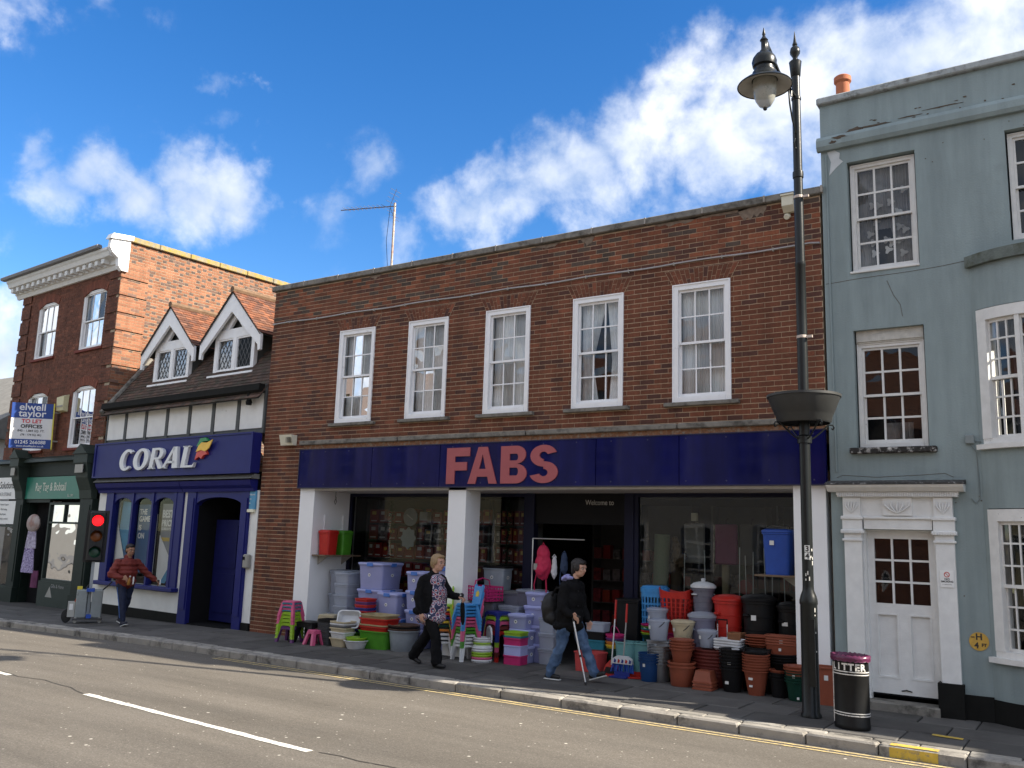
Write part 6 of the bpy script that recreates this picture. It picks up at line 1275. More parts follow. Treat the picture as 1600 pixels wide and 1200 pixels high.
def storage_box(label, x, y, z, w, d, h, rz=0.0, mat=None, lid=None, clips=True, group='storage boxes outside the shop', logo=True):
    me = tub_mesh('storage_box', w*.94, d*.94, w*.84, d*.84, h-.02, mat or lilacp, .04, .012)
    o = put(me, 'storage_box', label, 'storage box', (x,y,z), rz, group)
    if lid:
        l = MB(); l.loft([rrect(w*.97,d*.97,.05,h-.022), rrect(w+.01,d+.01,.055,h-.015), rrect(w+.01,d+.01,.055,h+.010), rrect(w*.93,d*.93,.05,h+.018), rrect(w*.88,d*.88,.05,h+.010)]); l.build('lid', lid, o, True, 40)
    if clips:
        for s_ in (-1, 1):
            MB().bbox(-.07, .07, -.012, .010, h-.05, h+.012, .004, T(0,s_*d/2,0)).build('clip', clipb, o); MB().bbox(-.012, .010, -.07, .07, h-.05, h+.012, .004, T(s_*w/2,0,0)).build('clip', clipb, o)
    if logo:
        lg = MB(); lg.lathe([(.030,0),(.030,.002)], 14, T(w*.455,0,h*.55) @ RY(rad(90)) @ RZ(0), True, True, 1.35); lg.build('round_label', stick_w, o)
        MB().lathe([(.012,0),(.012,.0015)], 10, T(w*.457,0,h*.55) @ RY(rad(90))).build('label_print', MATS['black_letters'], o)
        MB().lathe([(.030,0),(.030,.002)], 14, T(-w*.05,-d*.452,h*.55) @ RX(rad(90)), True, True, 1.0).build('round_label', stick_w, o); MB().lathe([(.012,0),(.012,.002)], 10, T(-w*.05,-d*.454,h*.55) @ RX(rad(90))).build('label_print', MATS['black_letters'], o)
    return o
def stool(label, x, y, z, w, d, h, mat, rz=0.0, group=None, name='stool', slot=True, lw=.05, cat='stool', panel=None, ap=.70):
    s_ = MB(); s_.loft([rrect(w*.98,d*.98,.05,h-.035), rrect(w,d,.05,h-.03), rrect(w,d,.05,h-.008), rrect(w*.94,d*.94,.045,h)])
    o = put(s_.mesh(name, mat, True, 40), name, label, cat, (x,y,z), rz, group)
    for sx_ in (-1, 1):
        for sy_ in (-1, 1):
            a = V(sx_*(w/2-lw*.6), sy_*(d/2-lw*.6), h-.02); b = V(sx_*(w/2+.02), sy_*(d/2+.02), 0); m2 = MB()
            m2.loft([[tuple(p+V(lw/2*i, lw/2*j, 0)) for i, j in ((-1,-1),(1,-1),(1,1),(-1,1))] for p in (b, a)]); m2.build('leg', mat, o)
    for s2 in (-1, 1):
        MB().prism([(-w/2+lw*.5,h-.03),(w/2-lw*.5,h-.03),(w/2-lw*.6,h*(ap-.04)),(w*.2,h*(ap+.04)),(-w*.2,h*(ap+.04)),(-w/2+lw*.6,h*(ap-.04))], s2*(d/2)-.006, s2*(d/2)+.006).build('apron', panel or mat, o)
        MB().prism([(-d/2+lw*.5,h-.03),(d/2-lw*.5,h-.03),(d/2-lw*.6,h*(ap-.04)),(d*.2,h*(ap+.04)),(-d*.2,h*(ap+.04)),(-d/2+lw*.6,h*(ap-.04))], s2*(w/2)-.006, s2*(w/2)+.006, None, 'x').build('apron', panel or mat, o)
    return o
def bucket(label, x, y, z, rt, rb, h, mat, lid=None, handle=True, group='buckets by the right shop window', name='bucket', hm=None, lab=True, knob=False, cat='bucket', down=True):
    o = put(pot_mesh(name, rt, rb, h, mat, .010, .03), name, label, cat, (x,y,z), rad(-35), group)
    if lid: 
        MB().lathe([(rt+.004,h+.001),(rt+.02,h+.003),(rt+.018,h+.022),(rt*.85,h+.038),(.03,h+.045)]+([(.03,h+.06),(.02,h+.075)] if knob else []), 26).build('lid', lid, o, True)
    if handle:
        pts = [(rt*1.05*math.cos(t), -rt*1.05*math.sin(t)*(.62 if down else .2), h-.02-(rt*.75*math.sin(t) if down else -rt*math.sin(t))) for t in [math.pi*i/12 for i in range(13)]]
        MB().tube(pts, .006, 6).build('handle', hm or P_('dgrey'), o, True)
    if lab: sticker(o, 0, -(rt*.97), h*.55, 0, .05, .045)
    return o
G = lambda x, y=0: gz(x, y)
# --- far left: children's step stools
pst = [('purple','purple'),('lime green','lime'),('lime green','lime'),('lime green','lime'),('lime green','lime'),('pink','pink'),('pink','pink'),('pink','pink')]
for i, (cw, m_) in enumerate(pst):
    stool(f"{cw} child's step stool, {where(i,len(pst))} of the stack by the brick pier", -.17, -.60, .062*i, .30-.004*i, .24, .27, P_(m_), rad(8), "children's step stools by the pier", 'step_stool', ap=.78, panel=P_('teal') if m_ == 'pink' else None)
stool('black plastic step stool beside the pink stool stack', .14, -.42, 0, .42, .34, .36, P_('black'), 0, None, 'step_stool', lw=.10)
stool('cream plastic stool behind the black step stool', .22, -.05, 0, .30, .28, .47, P_('cream'), rad(20), None, 'plastic_stool', lw=.045)
stool('small pink stool in front of the grey tub stack', .42, -.58, 0, .20, .18, .25, P_('pink'), rad(-10), None, 'small_stool', lw=.06)
m_ = tub_mesh('grey_tub', .29, .27, .25, .23, .24, P_('dgrey'), .04, .01, 2); m2_ = tub_mesh('grey_tub', .29, .27, .25, .23, .24, P_('black'), .04, .01, 2)
stack('nested_tub', 'ribbed plastic tub', 'beside the cream basins', 'tub', .57, -.40, 0, [('grey',m_)]*6+[('black',m2_)]*2, .028)
cb = lambda c, h=.15: tub_mesh('washing_basin', .36, .30, .29, .23, h, P_(c), .05, .014)
stack('washing_basin', 'washing up basin', 'left of the round bowls', 'basin', .91, -.40, 0, [('cream',cb('cream',.15)),('white',cb('white')),('cream',cb('cream',.17)),('grey',cb('grey')),('white',cb('white')),('pale cream',cb('cream'))], [.10,.05,.06,.03,.035,.03])
o = put(tub_mesh('washing_basin', .38, .30, .31, .24, .13, P_('white'), .06, .014), 'washing_basin', 'white basin propped upright on top of the cream basins', 'basin', (.93,-.26,.40)); o.rotation_euler = (rad(62), 0, rad(30))
stack('round_bowl', 'round plastic bowl', 'in front of the green tub', 'bowl', 1.25, -.42, 0, [('white',pot_mesh('round_bowl',.20,.15,.14,P_('white'),.012,.02)),('lime green',pot_mesh('round_bowl',.17,.13,.14,P_('lime'),.010,.02))], .045)
ml = [('dark green','green'),('royal blue','royal'),('red','red'),('blue','blue'),('green','green'),('royal blue','royal'),('blue','blue'),('red','red'),('royal blue','royal'),('red','red'),('purple','purple'),('red','red')]
stack('nested_tub', 'square plastic tub', 'behind the tilted white basin', 'tub', .98, .06, 0, [(a, tub_mesh('nested_tub', .29,.27,.24,.22,.22,P_(b),.03,.01)) for a, b in ml], .052)
o = put(tub_mesh('large_tub', .62,.44,.54,.36,.30,P_('green'),.08,.02), 'large_tub', 'large green rectangular tub under the red tubs', 'tub', (1.50,-.12,0), rad(4), 'large rectangular tubs')
stack('large_tub', 'rectangular tub', 'on top of the green tub', 'tub', 1.49, -.12, .175, [('red',tub_mesh('large_tub',.60,.43,.53,.35,.20,P_('red'),.08,.02)),('tan',tub_mesh('large_tub',.60,.43,.53,.35,.19,P_('tan'),.08,.02)),('red',tub_mesh('large_tub',.60,.43,.53,.35,.26,P_('red'),.08,.02)),('tan',tub_mesh('large_tub',.58,.42,.51,.34,.20,P_('tan'),.08,.02))], [.04,.03,.12,.03], 'large rectangular tubs')
stack('garden_tub', 'round garden tub', 'behind the walking woman', 'tub', 1.99, -.06, 0, [('pale grey',pot_mesh('garden_tub',.255,.21,.34,P_('ltgrey'),.022,.020)),('brown',pot_mesh('garden_tub',.255,.21,.34,P_('brown'),.022,.018)),('black',pot_mesh('garden_tub',.25,.21,.34,P_('black'),.022,.018)),('brown',pot_mesh('garden_tub',.25,.21,.34,P_('brown'),.022,.018))], .030)
# --- clear and lilac boxes in the recess
for i, h_ in enumerate((.44,.36,.42)): storage_box(f'large clear lidded box against the white side wall, {where(i,3)} of its column', -.12, .66, sum((.44,.36,.42)[:i]), .46, .44, h_-.01, 0, clear, clear, False, 'clear boxes in the recess', False)
for i in range(6): storage_box(f'shallow clear lidded box beside the lilac boxes, {where(i,6)} of its column', .22, .40, .20*i, .36, .44, .19, 0, clear, clear, False, 'clear boxes in the recess', False)
for i, nm in enumerate(('lowest', 'middle', 'topmost')): storage_box(f'largest lilac lidded box on the left, {nm} of its column', .86, .55, .47*i, .62, .60, .45, 0, lilacp, lilaclid)
storage_box('lilac lidded box standing in front of the large lilac column', 1.38, .35, .47, .48, .40, .42, 0, lilacp, lilaclid); storage_box('lilac lidded box behind the red tubs, under the front lilac box', 1.38, .35, 0, .48, .40, .45, 0, lilacp, lilaclid)
for i in range(4): storage_box(f'small lilac lidded box behind the woman, {where(i,4)} of its column', 1.92, .42, .325*i, .40, .40, .305, 0, lilacp, lilaclid)
for i in range(3): storage_box(f'lilac lidded box in the column against the middle pier, {where(i,3)}', 2.42, .60, .47*i, .42, .42, .44, 0, lilacp, lilaclid)
# --- around the middle pier
def kid_chair(label, x, y, z, mat, rz, group, back=True, ears=True):
    o = stool(label, x, y, z, .30, .26, .25, mat, rz, group, 'child_chair', lw=.05, cat='chair', ap=.86)
    if back:
        pts = [(-.14,.24),(.14,.24),(.15,.42),(.155,.50)]+([(.15,.545),(.115,.555),(.085,.525)] if ears else [(.12,.55)])+([(-.085,.525),(-.115,.555),(-.15,.545)] if ears else [(-.12,.55)])+[(-.155,.50),(-.15,.42)]
        MB().prism(pts, -.012, .012, T(0,.12,0) @ RX(rad(-10))).build('backrest', mat, o)
        MB().prism([(-.05,.36),(.05,.36),(.06,.42),(.0,.46),(-.06,.42)], -.016, -.0121, T(0,.12,0) @ RX(rad(-10))).build('back_print', P_('yellow'), o)
    return o
bear = [('white','white')]*4+[('green','green')]*2+[('pink','pink')]*3+[('blue','sky')]*4
for i, (cw, m_) in enumerate(bear): kid_chair(f"{cw} child's chair, {where(i,len(bear))} of the stack in front of the middle pier", 3.43, -.26, .052*i, P_(m_), rad(-28), "children's chairs by the pier", i >= 6 and i % 2 == 0 or i == 12)
lime = [('white','white')]*3+[('orange','orange'),('dark green','dkgreen'),('yellow','yellow'),('royal blue','royal'),('red','red'),('yellow','yellow'),('lime green','lime')]
for i, (cw, m_) in enumerate(lime): 
    k = kid_chair(f"{cw} child's garden chair, {where(i,len(lime))} of the stack left of the blue chairs", 2.90, -.16, .064*i, P_(m_), rad(-50), "children's garden chairs by the pier", False)
    if i >= 8:
        pts = [(.15*math.cos(math.pi*j/12), .25+.28*math.sin(math.pi*j/12)) for j in range(13)]
        b_ = MB(); b_.tube([(a,.13,c) for a, c in pts], .012, 6)
        for j in range(-2, 3): b_.tube([(.02*j,.13,.26),(.055*j,.14,.25+.28*math.sqrt(max(0,1-(.055*j/.15)**2)))], .008, 5)
        b_.build('backrest', P_(m_), k, True)
def potty(label, x, y, z, mat, rz, top=False):
    pr = [(.14,0),(.155,.03),(.12,.09),(.115,.14),(.135,.175),(.13,.19),(.10,.185),(.09,.08)]
    o = put(MB().lathe(pr, 24, None, True, True, 1.1).mesh('child_potty', mat, True, 40), 'child_potty', label, 'potty', (x,y,z), rz, 'stacked potties')
    if top: MB().prism([(-.11,.15),(.11,.15),(.115,.24),(.08,.33),(0,.36),(-.08,.33),(-.115,.24)], .10, .125).build('back', mat, o)
    return o
pts_ = [('white','white'),('pink','pink'),('lime green','lime'),('lime green','lime'),('white','white'),('white','white')]
for i, (cw, m_) in enumerate(pts_): potty(f'{cw} potty, {where(i,len(pts_))} of the stack beside the blue chairs', 3.72, -.22, .038*i, P_(m_), rad(-35), i >= 4)
ds_ = [('red','red'),('maroon','maroon'),('pink','pink'),('lime green','lime'),('dark blue','royal')]
for i, (cw, m_) in enumerate(ds_): stool(f'{cw} tall stool, {where(i,len(ds_))} of the stack behind the potties', 3.76, .14, .075*i, .33, .30, .46, P_(m_), rad(-15), 'tall stacking stools', ap=.86)
for (lab, x, y, z, w, d, h, mt, ld) in (('dark grey lidded box under the pink crate', 3.34,.46,.66,.46,.36,.22,smoke,P_('dgrey')), ('dark grey lidded box second from the ground under the pink crate', 3.34,.46,.32,.46,.36,.32,smoke,P_('dgrey')), ('dark grey lidded box on the ground under the pink crate', 3.34,.46,0,.46,.36,.30,smoke,P_('dgrey')),
    ('grey box with black lid against the shop window', 3.28,.80,1.05,.46,.32,.38,P_('ltgrey'),P_('black')), ('grey box below the black lidded box', 3.28,.80,.53,.46,.32,.50,smoke,P_('dgrey')), ('grey box on the ground by the shop window', 3.28,.80,0,.46,.32,.51,smoke,P_('dgrey')),
    ('smoky grey lidded box right of the pink crate', 3.66,.74,.70,.40,.34,.34,smoke,P_('grey')), ('smoky grey lidded box at the top beside the door jamb', 4.02,.74,.80,.46,.34,.28,smoke,clear), ('clear box under the smoky grey boxes', 3.78,.52,.52,.42,.30,.30,clear,clear),
    ('smoky grey box below the top box by the door jamb', 4.02,.74,.40,.46,.34,.38,smoke,clear), ('smoky grey box on the ground by the door jamb', 4.02,.74,0,.46,.34,.38,smoke,clear), ('smoky grey box low right of the pink crate', 3.66,.74,.0,.40,.34,.68,smoke,P_('grey'))):
    storage_box(lab, x, y, z, w, d, h, 0, mt, ld, False, 'grey boxes by the middle pier', 'black lid' in lab)
pc_ = thing('shopping_crate', 'hot pink slatted crate on the grey boxes beside the middle pier', 'crate', (3.36,.30,.895), rad(-12)); hp = P_('hot')
mb = MB(); mb.loft([rrect(.48,.34,.03,0), rrect(.48,.34,.03,.02)]); mb.build('base', hp, pc_)
for z_ in (.055,.105,.155,.215):
    for s_ in (-1, 1): MB().box(-.255, .255, s_*.185-.005, s_*.185+.005, z_, z_+.022).build('slat', hp, pc_); MB().box(s_*.26-.005, s_*.26+.005, -.185, .185, z_, z_+.022).build('slat', hp, pc_)
for i in range(9):
    for s_ in (-1, 1): MB().box(-.25+.0605*i, -.235+.0605*i, s_*.18-.004, s_*.18+.004, .0, .235).build('upright', hp, pc_)
for i in range(6):
    for s_ in (-1, 1): MB().box(s_*.255-.004, s_*.255+.004, -.18+.07*i, -.165+.07*i, .0, .235).build('upright', hp, pc_)
MB().tube([(-.05,-.17,.23),(-.05,-.15,.32),(-.05,0,.36),(-.05,.15,.32),(-.05,.17,.23)], .012, 6).build('handle', hp, pc_, True)
for (lab, x, y, z, w, d, h) in (('lilac box at the very top of the boxes left of the door', 4.30,.52,.86,.36,.36,.20), ('second lilac box down in the tall column left of the door', 4.30,.52,.56,.40,.38,.29), ('third lilac box down in the tall column left of the door', 4.30,.52,.28,.40,.38,.27), ('lilac box on the ground of the tall column left of the door', 4.30,.52,0,.40,.38,.27),
    ('lilac box with silver clip in front of the tall column left of the door', 4.12,.26,.50,.36,.28,.22), ('lilac box second in the front column left of the door', 4.16,.26,.25,.38,.28,.24), ('lilac box on the ground in the front column left of the door', 4.16,.26,0,.38,.28,.24)):
    storage_box(lab, x, y, z, w, d, h, 0, lilacp, lilaclid, False, 'lilac boxes left of the shop door')
for i in range(3): storage_box(f'clear box beside the shop door, {where(i,3)} of its column', 4.58, .42, .235*i, .30, .34, .225, 0, clear, clear, False, 'clear boxes left of the shop door', False)
for i, (cw, m_, h_) in enumerate((('hot pink','hot',.13),('pale lilac',None,.15),('hot pink','hot',.11),('teal','teal',.03),('lime green','lime',.05))):
    put(tub_mesh('open_basket', .31,.26,.30,.25,h_+.01, P_(m_) if m_ else lilaclid,.03,.008), 'open_basket', f'{cw} basket, {where(i,5)} of the stack on the pavement left of the door', 'basket', (4.22,-.02,sum((.13,.15,.11,.04,.05)[:i])), rad(3), 'stack of bright baskets')
# --- doorway: bags on a rail, stacked boxes
rl_ = thing('clothes_rail', 'thin metal rail across the shop doorway holding bags', 'rail', (4.3,.62,1.0)); MB().tube([(-.22,0,-1.0),(-.22,0,.93)], .01, 6).tube([(-.22,0,.93),(.75,0,.93)], .01, 6).build('tube', al_, rl_)
def bag(label, x, y, z, w, d, h, mat, name='hanging_bag', strap=True):
    o = thing(name, label, 'bag', (x,y,z)); organic('bag_body', [(V(0,0,h*.38), (w/2,d/2,h*.42), I4), (V(0,0,h*.70), (w*.40,d*.42,h*.30), I4), (V(0,-d*.4,h*.28), (w*.36,d*.30,h*.2), I4)], .012, mat, o, .006, 12)
    MB().tube([(-.04,0,h*.93),(0,0,h*1.06),(.04,0,h*.93)], .008, 6).build('loop', mat, o)
    if strap: MB().tube([(-w*.4,0,.08),(-w*.55,.0,-.10),(-w*.45,0,-.26)], .009, 5).tube([(w*.2,0,.02),(w*.24,0,-.15),(w*.22,0,-.30)], .012, 5).build('strap', mat, o)
    return o
b1 = bag('pink rucksack hanging from the rail in the doorway', 4.30, .60, 1.28, .30, .20, .55, M('pink_nylon', (.50,.02,.07), .7, .15, 12), 'hanging_rucksack'); MB().box(-.10, -.03, -.135, -.130, .15, .25).build('swing_tag', gp, b1)
bag('white bag hanging next to the pink rucksack', 4.50, .62, 1.30, .11, .08, .36, M('white_nylon', (.60,.60,.62), .8), strap=False); bag('navy bag hanging at the end of the doorway rail', 4.66, .66, 1.38, .14, .10, .34, M('navy_nylon', (.03,.05,.10), .8))
bk = [('maroon','maroon',.17),('dark blue','teal',.14),('black','black',.12),('clear',None,.13)]
z_ = .0
for i, (cw, m_, h_) in enumerate([('dark grey','dgrey',.12)]+bk):
    put(tub_mesh('lidded_tub', .31,.28,.29,.26,h_+.005, P_(m_) if m_ else clear,.03,.008), 'lidded_tub', f'{cw} square tub, {where(i,5)} of the stack behind the salmon crate', 'tub', (5.38,.50,z_), rad(5), 'square tubs in the doorway'); z_ += h_
put(tub_mesh('salmon_crate', .42,.30,.38,.27,.28,P_('salmon'),.03,.010), 'salmon_crate', 'salmon red crate on the ground at the shop door', 'crate', (5.42,.20,0), rad(-6))
bs_ = [('dark green','dkgreen'),('dark green','dkgreen'),('dark green','dkgreen'),('yellow','yellow'),('orange','orange'),('purple','purple'),('hot pink','hot')]
for i, (cw, m_) in enumerate(bs_): bucket(f'{cw} bucket, {where(i,len(bs_))} of the stack right of the salmon crate', 5.70, .46, .05*i, .14, .10, .24, P_(m_), None, i == len(bs_)-1, 'bright buckets by the door', 'nested_bucket', P_(m_), False, down=False)
def longtool(name, label, x, y, lean, mat_h, mat_g, h, rz=0.0, cat='dustpan'):
    o = thing(name, label, cat, (x,y,0), rz); MB().tube([(0,0,.14),(0,lean,h*.75)], .011, 8).build('shaft', mat_h, o, True); MB().tube([(0,lean*.98,h*.74),(0,lean*1.25,h)], .016, 8).build('grip', mat_g, o, True); return o
o = longtool('long_dustpan', 'red dustpan with long silver handle leaning by the shop door', 5.82, .10, .10, al_, P_('red'), 1.06)
MB().prism([(-.13,0),(.13,0),(.11,.12),(.04,.20),(-.04,.20),(-.11,.12)], -.02, .0, RX(rad(-12))).box(-.13, .13, -.20, .0, .002, .012).build('pan', P_('red'), o); MB().prism([(-.11,.012),(.11,.012),(.09,.10),(-.09,.10)], -.03, -.0201, RX(rad(-12))).build('pan_shadow_insert', P_('black'), o)
o = longtool('broom', 'blue and white broom with long handle leaning by the shop door', 6.04, .02, .10, M('grey_handle', (.30,.29,.27), .4), P_('red'), 1.02, 0, 'broom')
MB().prism([(-.16,.18),(.16,.18),(.15,.25),(.08,.29),(-.08,.29),(-.15,.25)], -.03, .03).build('broom_head', P_('white'), o)
bb = MB()
for i in range(17): bb.tube([(-.15+.019*i,RND.uniform(-.02,.02),.19),(-.185+.023*i,RND.uniform(-.04,.03),.06)], .010, 5)
tag(bb.build('bristles', P_('blue'), o), None, None, None, 'stuff')
for i in range(5): MB().prism([(-.13+.06*i,.195),(-.10+.06*i,.195),(-.09+.06*i,.23),(-.12+.06*i,.25)], -.033, -.0301).build('head_print', P_('red' if i % 2 else 'royal'), o)
def flatpan(label, x, y, rz, m_):
    o = thing('dustpan', label, 'dustpan', (x,y,0), rz); MB().prism([(-.13,0),(.13,0),(.12,.16),(.05,.22),(-.05,.22),(-.12,.16)], .004, .02, None, 'z').box(-.12, .12, .15, .165, .02, .08).build('pan', P_(m_), o); MB().bbox(-.02, .02, .20, .33, .02, .05, .008).build('handle', P_(m_), o)
flatpan('blue dustpan lying under the broom', 6.05, -.18, 0, 'royal'); flatpan('red dustpan lying right of the broom', 6.27, -.05, rad(15), 'red')
for i, (x_, y_) in enumerate(((5.93,.38),(6.16,.46))): put(tub_mesh('aqua_tub', .32,.28,.25,.22,.46,P_('aqua'),.09,.012), 'aqua_tub', ('aqua flexible tub just behind the broom handle', 'aqua flexible tub right of the broom by the colourful bowls')[i], 'tub', (x_,y_,0), rad(10*i), 'aqua flexible tubs')
o = put(tub_mesh('black_bin', .38,.30,.34,.27,1.02,P_('black'),.03,.010), 'black_bin', 'tall black square bin in the doorway behind the brooms', 'bin', (5.80,.78,0)); MB().loft([rrect(.41,.33,.04,1.022), rrect(.41,.33,.04,1.05), rrect(.36,.28,.04,1.06)]).build('lid', P_('black'), o, True)
st5 = [('dark green','dkgreen'),('lime green','lime'),('red','red'),('blue','teal'),('green','green'),('hot pink','hot')]
stack('mixing_bowl', 'plastic bowl', 'between the aqua tubs and clear buckets', 'bowl', 6.25, .50, .48, [(a, pot_mesh('mixing_bowl',.13,.09,.10,P_(b),.008,.015)) for a, b in st5], .030)
# --- laundry baskets
def laundry(label, x, y, z, wt, wb, h, mat, nv, nh, rz=0, wavy=False, lid=False, rb=.80):
    o = thing('laundry_basket', label, 'laundry basket', (x,y,z), rz)
    def P(t, f, out=0.0):
        w = wb+(wt-wb)*f+out*2; a = 2*math.pi*t; c, s_ = math.cos(a), math.sin(a); e = 3.2; k = (abs(c)**e+abs(s_)**e)**(-1/e); zz = h*f
        if wavy and f > .9: zz += .035*math.cos(2*a)-.0
        return V(w/2*k*c, w*.42*k*s_, zz)
    n = 48
    def ringband(f0, f1, nm):
        mb = MB(); mb.loft([[tuple(P(i/n,f0,.004)) for i in range(n)], [tuple(P(i/n,f1,.004)) for i in range(n)], [tuple(P(i/n,f1,-.006)) for i in range(n)], [tuple(P(i/n,f0,-.006)) for i in range(n)], [tuple(P(i/n,f0,.004)) for i in range(n)]], False, False); mb.build(nm, mat, o, True, 60)
    ringband(0, .10, 'base_band'); ringband(rb, 1.0, 'rim_band')
    for k in range(1, nh): f = .10+(rb-.10)*k/nh; ringband(f-.011, f+.011, 'hoop')
    for i in range(nv):
        t0, t1 = (i-.20)/nv, (i+.20)/nv; mb = MB(); mb.loft([[tuple(P(t0,f,.002)), tuple(P(t1,f,.002)), tuple(P(t1,f,-.005)), tuple(P(t0,f,-.005))] for f in (.10,.35,.6,rb)], False, False); mb.build('upright', mat, o)
    mb = MB(); mb.loft([[tuple(P(i/n,0,-.002)) for i in range(n)], [tuple(P(i/n,0,-.002)+V(0,0,.01)) for i in range(n)]]); mb.build('floor', mat, o)
    if lid:
        MB().loft([[tuple(P(i/n,1.0,.012)) for i in range(n)], [tuple(P(i/n,1.05,.012)) for i in range(n)], [tuple(P(i/n,1.07,-.02)) for i in range(n)]], True, False).build('lid_rim', mat, o, True)
        for i in range(7): MB().box(-wt*.40, wt*.40, -wt*.36+wt*.72*i/6-.012, -wt*.36+wt*.72*i/6+.012, h*1.06, h*1.08).build('lid_slat', mat, o)
    return o
laundry('tall blue lattice laundry basket with lid', 6.20, .78, .0, .40, .32, 1.18, P_('sky'), 26, 10, rad(12), False, True, .94)
laundry('red lattice laundry basket with dipping rim', 6.58, .72, .62, .50, .36, .62, P_('red'), 22, 7, rad(8), True)
put(tub_mesh('storage_crate', .42,.36,.40,.34,.62,P_('hot'),.03,.01), 'storage_crate', 'tall hot pink crate under the red laundry basket', 'crate', (6.60,.74,0))
# --- bins at the right
def dustbin(label, x, y, z, rt, rb, h, mat, lidm, name='dustbin', knob=False, square=False, ribs=3):
    o = put(pot_mesh(name, rt, rb, h, mat, .015, .04, 1.0, ribs), name, label, 'bin', (x,y,z), rad(-30), 'bins by the right shop window')
    MB().lathe([(rt+.010,h+.001),(rt+.03,h+.004),(rt+.03,h+.035),(rt*.9,h+.07),(rt*.4,h+.09),(.03,h+.092)]+([(.03,h+.11),(.035,h+.13),(.01,h+.14)] if knob else []), 28).build('lid', lidm, o, True)
    for s_ in (-1, 1): MB().bbox(-.05, .05, -.02, .02, h*.72, h*.77, .008, T(0, s_*(rt+.01), 0)).build('handle', lidm, o)
    return o
dustbin('smoky clear bin with white lid on the lilac bin', 7.02, .66, .93, .155, .13, .36, smoke, P_('white'), knob=True); dustbin('smoky lilac clear bin below the white lidded bin', 7.06, .52, .26, .185, .15, .62, M('smoky_lilac', (.20,.20,.28), .25, .05, 5, trans=.15), clear)
put(tub_mesh('plinth_crate', .36,.34,.34,.32,.26,P_('dgrey'),.03,.01), 'plinth_crate', 'dark grey crate on the ground under the lilac clear bin', 'crate', (7.06,.52,0))
dustbin('red dustbin with domed lid', 7.40, .66, .45, .205, .16, .68, P_('red'), P_('red')); put(tub_mesh('plinth_crate', .46,.42,.44,.40,.45,P_('maroon'),.03,.01), 'plinth_crate', 'maroon crate under the red dustbin', 'crate', (7.40,.66,0))
o = dustbin('large black dustbin right of the red dustbin', 7.85, .64, .40, .225, .19, .76, P_('black'), P_('black')); sticker(o, .11, -.20, .50, rad(30), .07, .07); put(tub_mesh('plinth_crate', .50,.44,.48,.42,.40,P_('black'),.03,.01), 'plinth_crate', 'black crate under the large black dustbin', 'crate', (7.85,.64,0))
o = dustbin('black dustbin nearest the right white pier', 8.28, .68, .40, .17, .15, .68, P_('black'), P_('black')); sticker(o, .06, -.165, .45, rad(25), .08, .05); put(tub_mesh('plinth_crate', .36,.40,.34,.38,.40,P_('black'),.03,.01), 'plinth_crate', 'black crate under the dustbin nearest the right pier', 'crate', (8.28,.68,0))
# --- buckets and trays
put(tub_mesh('wire_crate', .34,.30,.32,.28,.53,P_('silver'),.03,.01), 'display_crate', 'pale grey crate under the clear buckets', 'crate', (6.50,.34,0)); 
bucket('clear bucket with lid behind the front clear bucket', 6.38, .46, .66, .145, .12, .28, clear, clear, False); bucket('clear bucket with dark handle at the front', 6.52, .20, .54, .155, .12, .29, clear)
put(tub_mesh('plinth_crate', .32,.30,.30,.28,.14,P_('tan'),.03,.01), 'plinth_crate', 'tan crate on the ground behind the terracotta pots', 'crate', (6.86,.36,0)); put(tub_mesh('plinth_crate', .32,.30,.30,.28,.38,P_('maroon'),.03,.01), 'plinth_crate', 'maroon crate under the cream bucket', 'crate', (6.86,.36,.15))
bucket('cream bucket with domed lid and dark handle', 6.86, .28, .545, .155, .12, .26, P_('cream'), P_('cream')); bucket('small clear bucket with lid above the oval planters', 7.24, .24, .50, .125, .10, .21, clear, clear)
for i in range(4): put(tub_mesh('white_tray', .38,.26,.36,.24,.040,P_('white'),.015,.006), 'white_tray', f'white shallow tray, {where(i,4)} of the stack above the black pots', 'tray', (7.58,.22,.50+.036*i), rad(-6), 'stack of white trays')
put(tub_mesh('cardboard_box', .20,.18,.20,.18,.24,M('cardboard', (.25,.11,.05), .85),.005,.001), 'cardboard_box', 'brown box in front of the red dustbin', 'box', (7.60,.42,.44+.04), rad(-8)); put(tub_mesh('plinth_crate', .36,.28,.34,.26,.48,P_('maroon'),.03,.01), 'plinth_crate', 'maroon crate under the white trays', 'crate', (7.58,.34,.0))
tr_ = thing('trolley_handle', 'upright folding trolley with black handle behind the small clear bucket', 'trolley', (7.40,.40,0)); MB().tube([(-.07,0,.02),(-.07,0,.82)], .008, 6).tube([(.07,0,.02),(.07,0,.82)], .008, 6).build('rails', al_, tr_); MB().tube([(-.07,0,.82),(-.07,0,.88),(.07,0,.88),(.07,0,.82)], .012, 6).build('grip', P_('black'), tr_)
wb_ = lambda: pot_mesh('waste_bin', .145, .115, .28, P_('blue'), .008, .02, 1, 1)
w_m = pot_mesh('waste_bin', .145, .115, .28, M('plastic_deepblue', (.01,.05,.16), .4), .013, .018, 1, 0); stack('waste_bin', 'waste bin', 'in front of the silver pails', 'bin', 6.49, -.05, 0, [('deep blue',w_m)]*4, .035)
sv = M('galvanised', (.42,.43,.44), .3, .1, 10, metal=.8); s_m = pot_mesh('metal_pail', .165, .125, .25, sv, .014, .018); stack('metal_pail', 'galvanised pail', 'behind the deep blue waste bins', 'pail', 6.60, .02+.06, 0, [('silver',s_m)]*7, .040)
trd = P_('terra'); t1 = pot_mesh('plant_pot', .175, .15, .27, trd, .018, .028); t2 = pot_mesh('plant_pot', .155, .11, .22, trd, .016, .022)
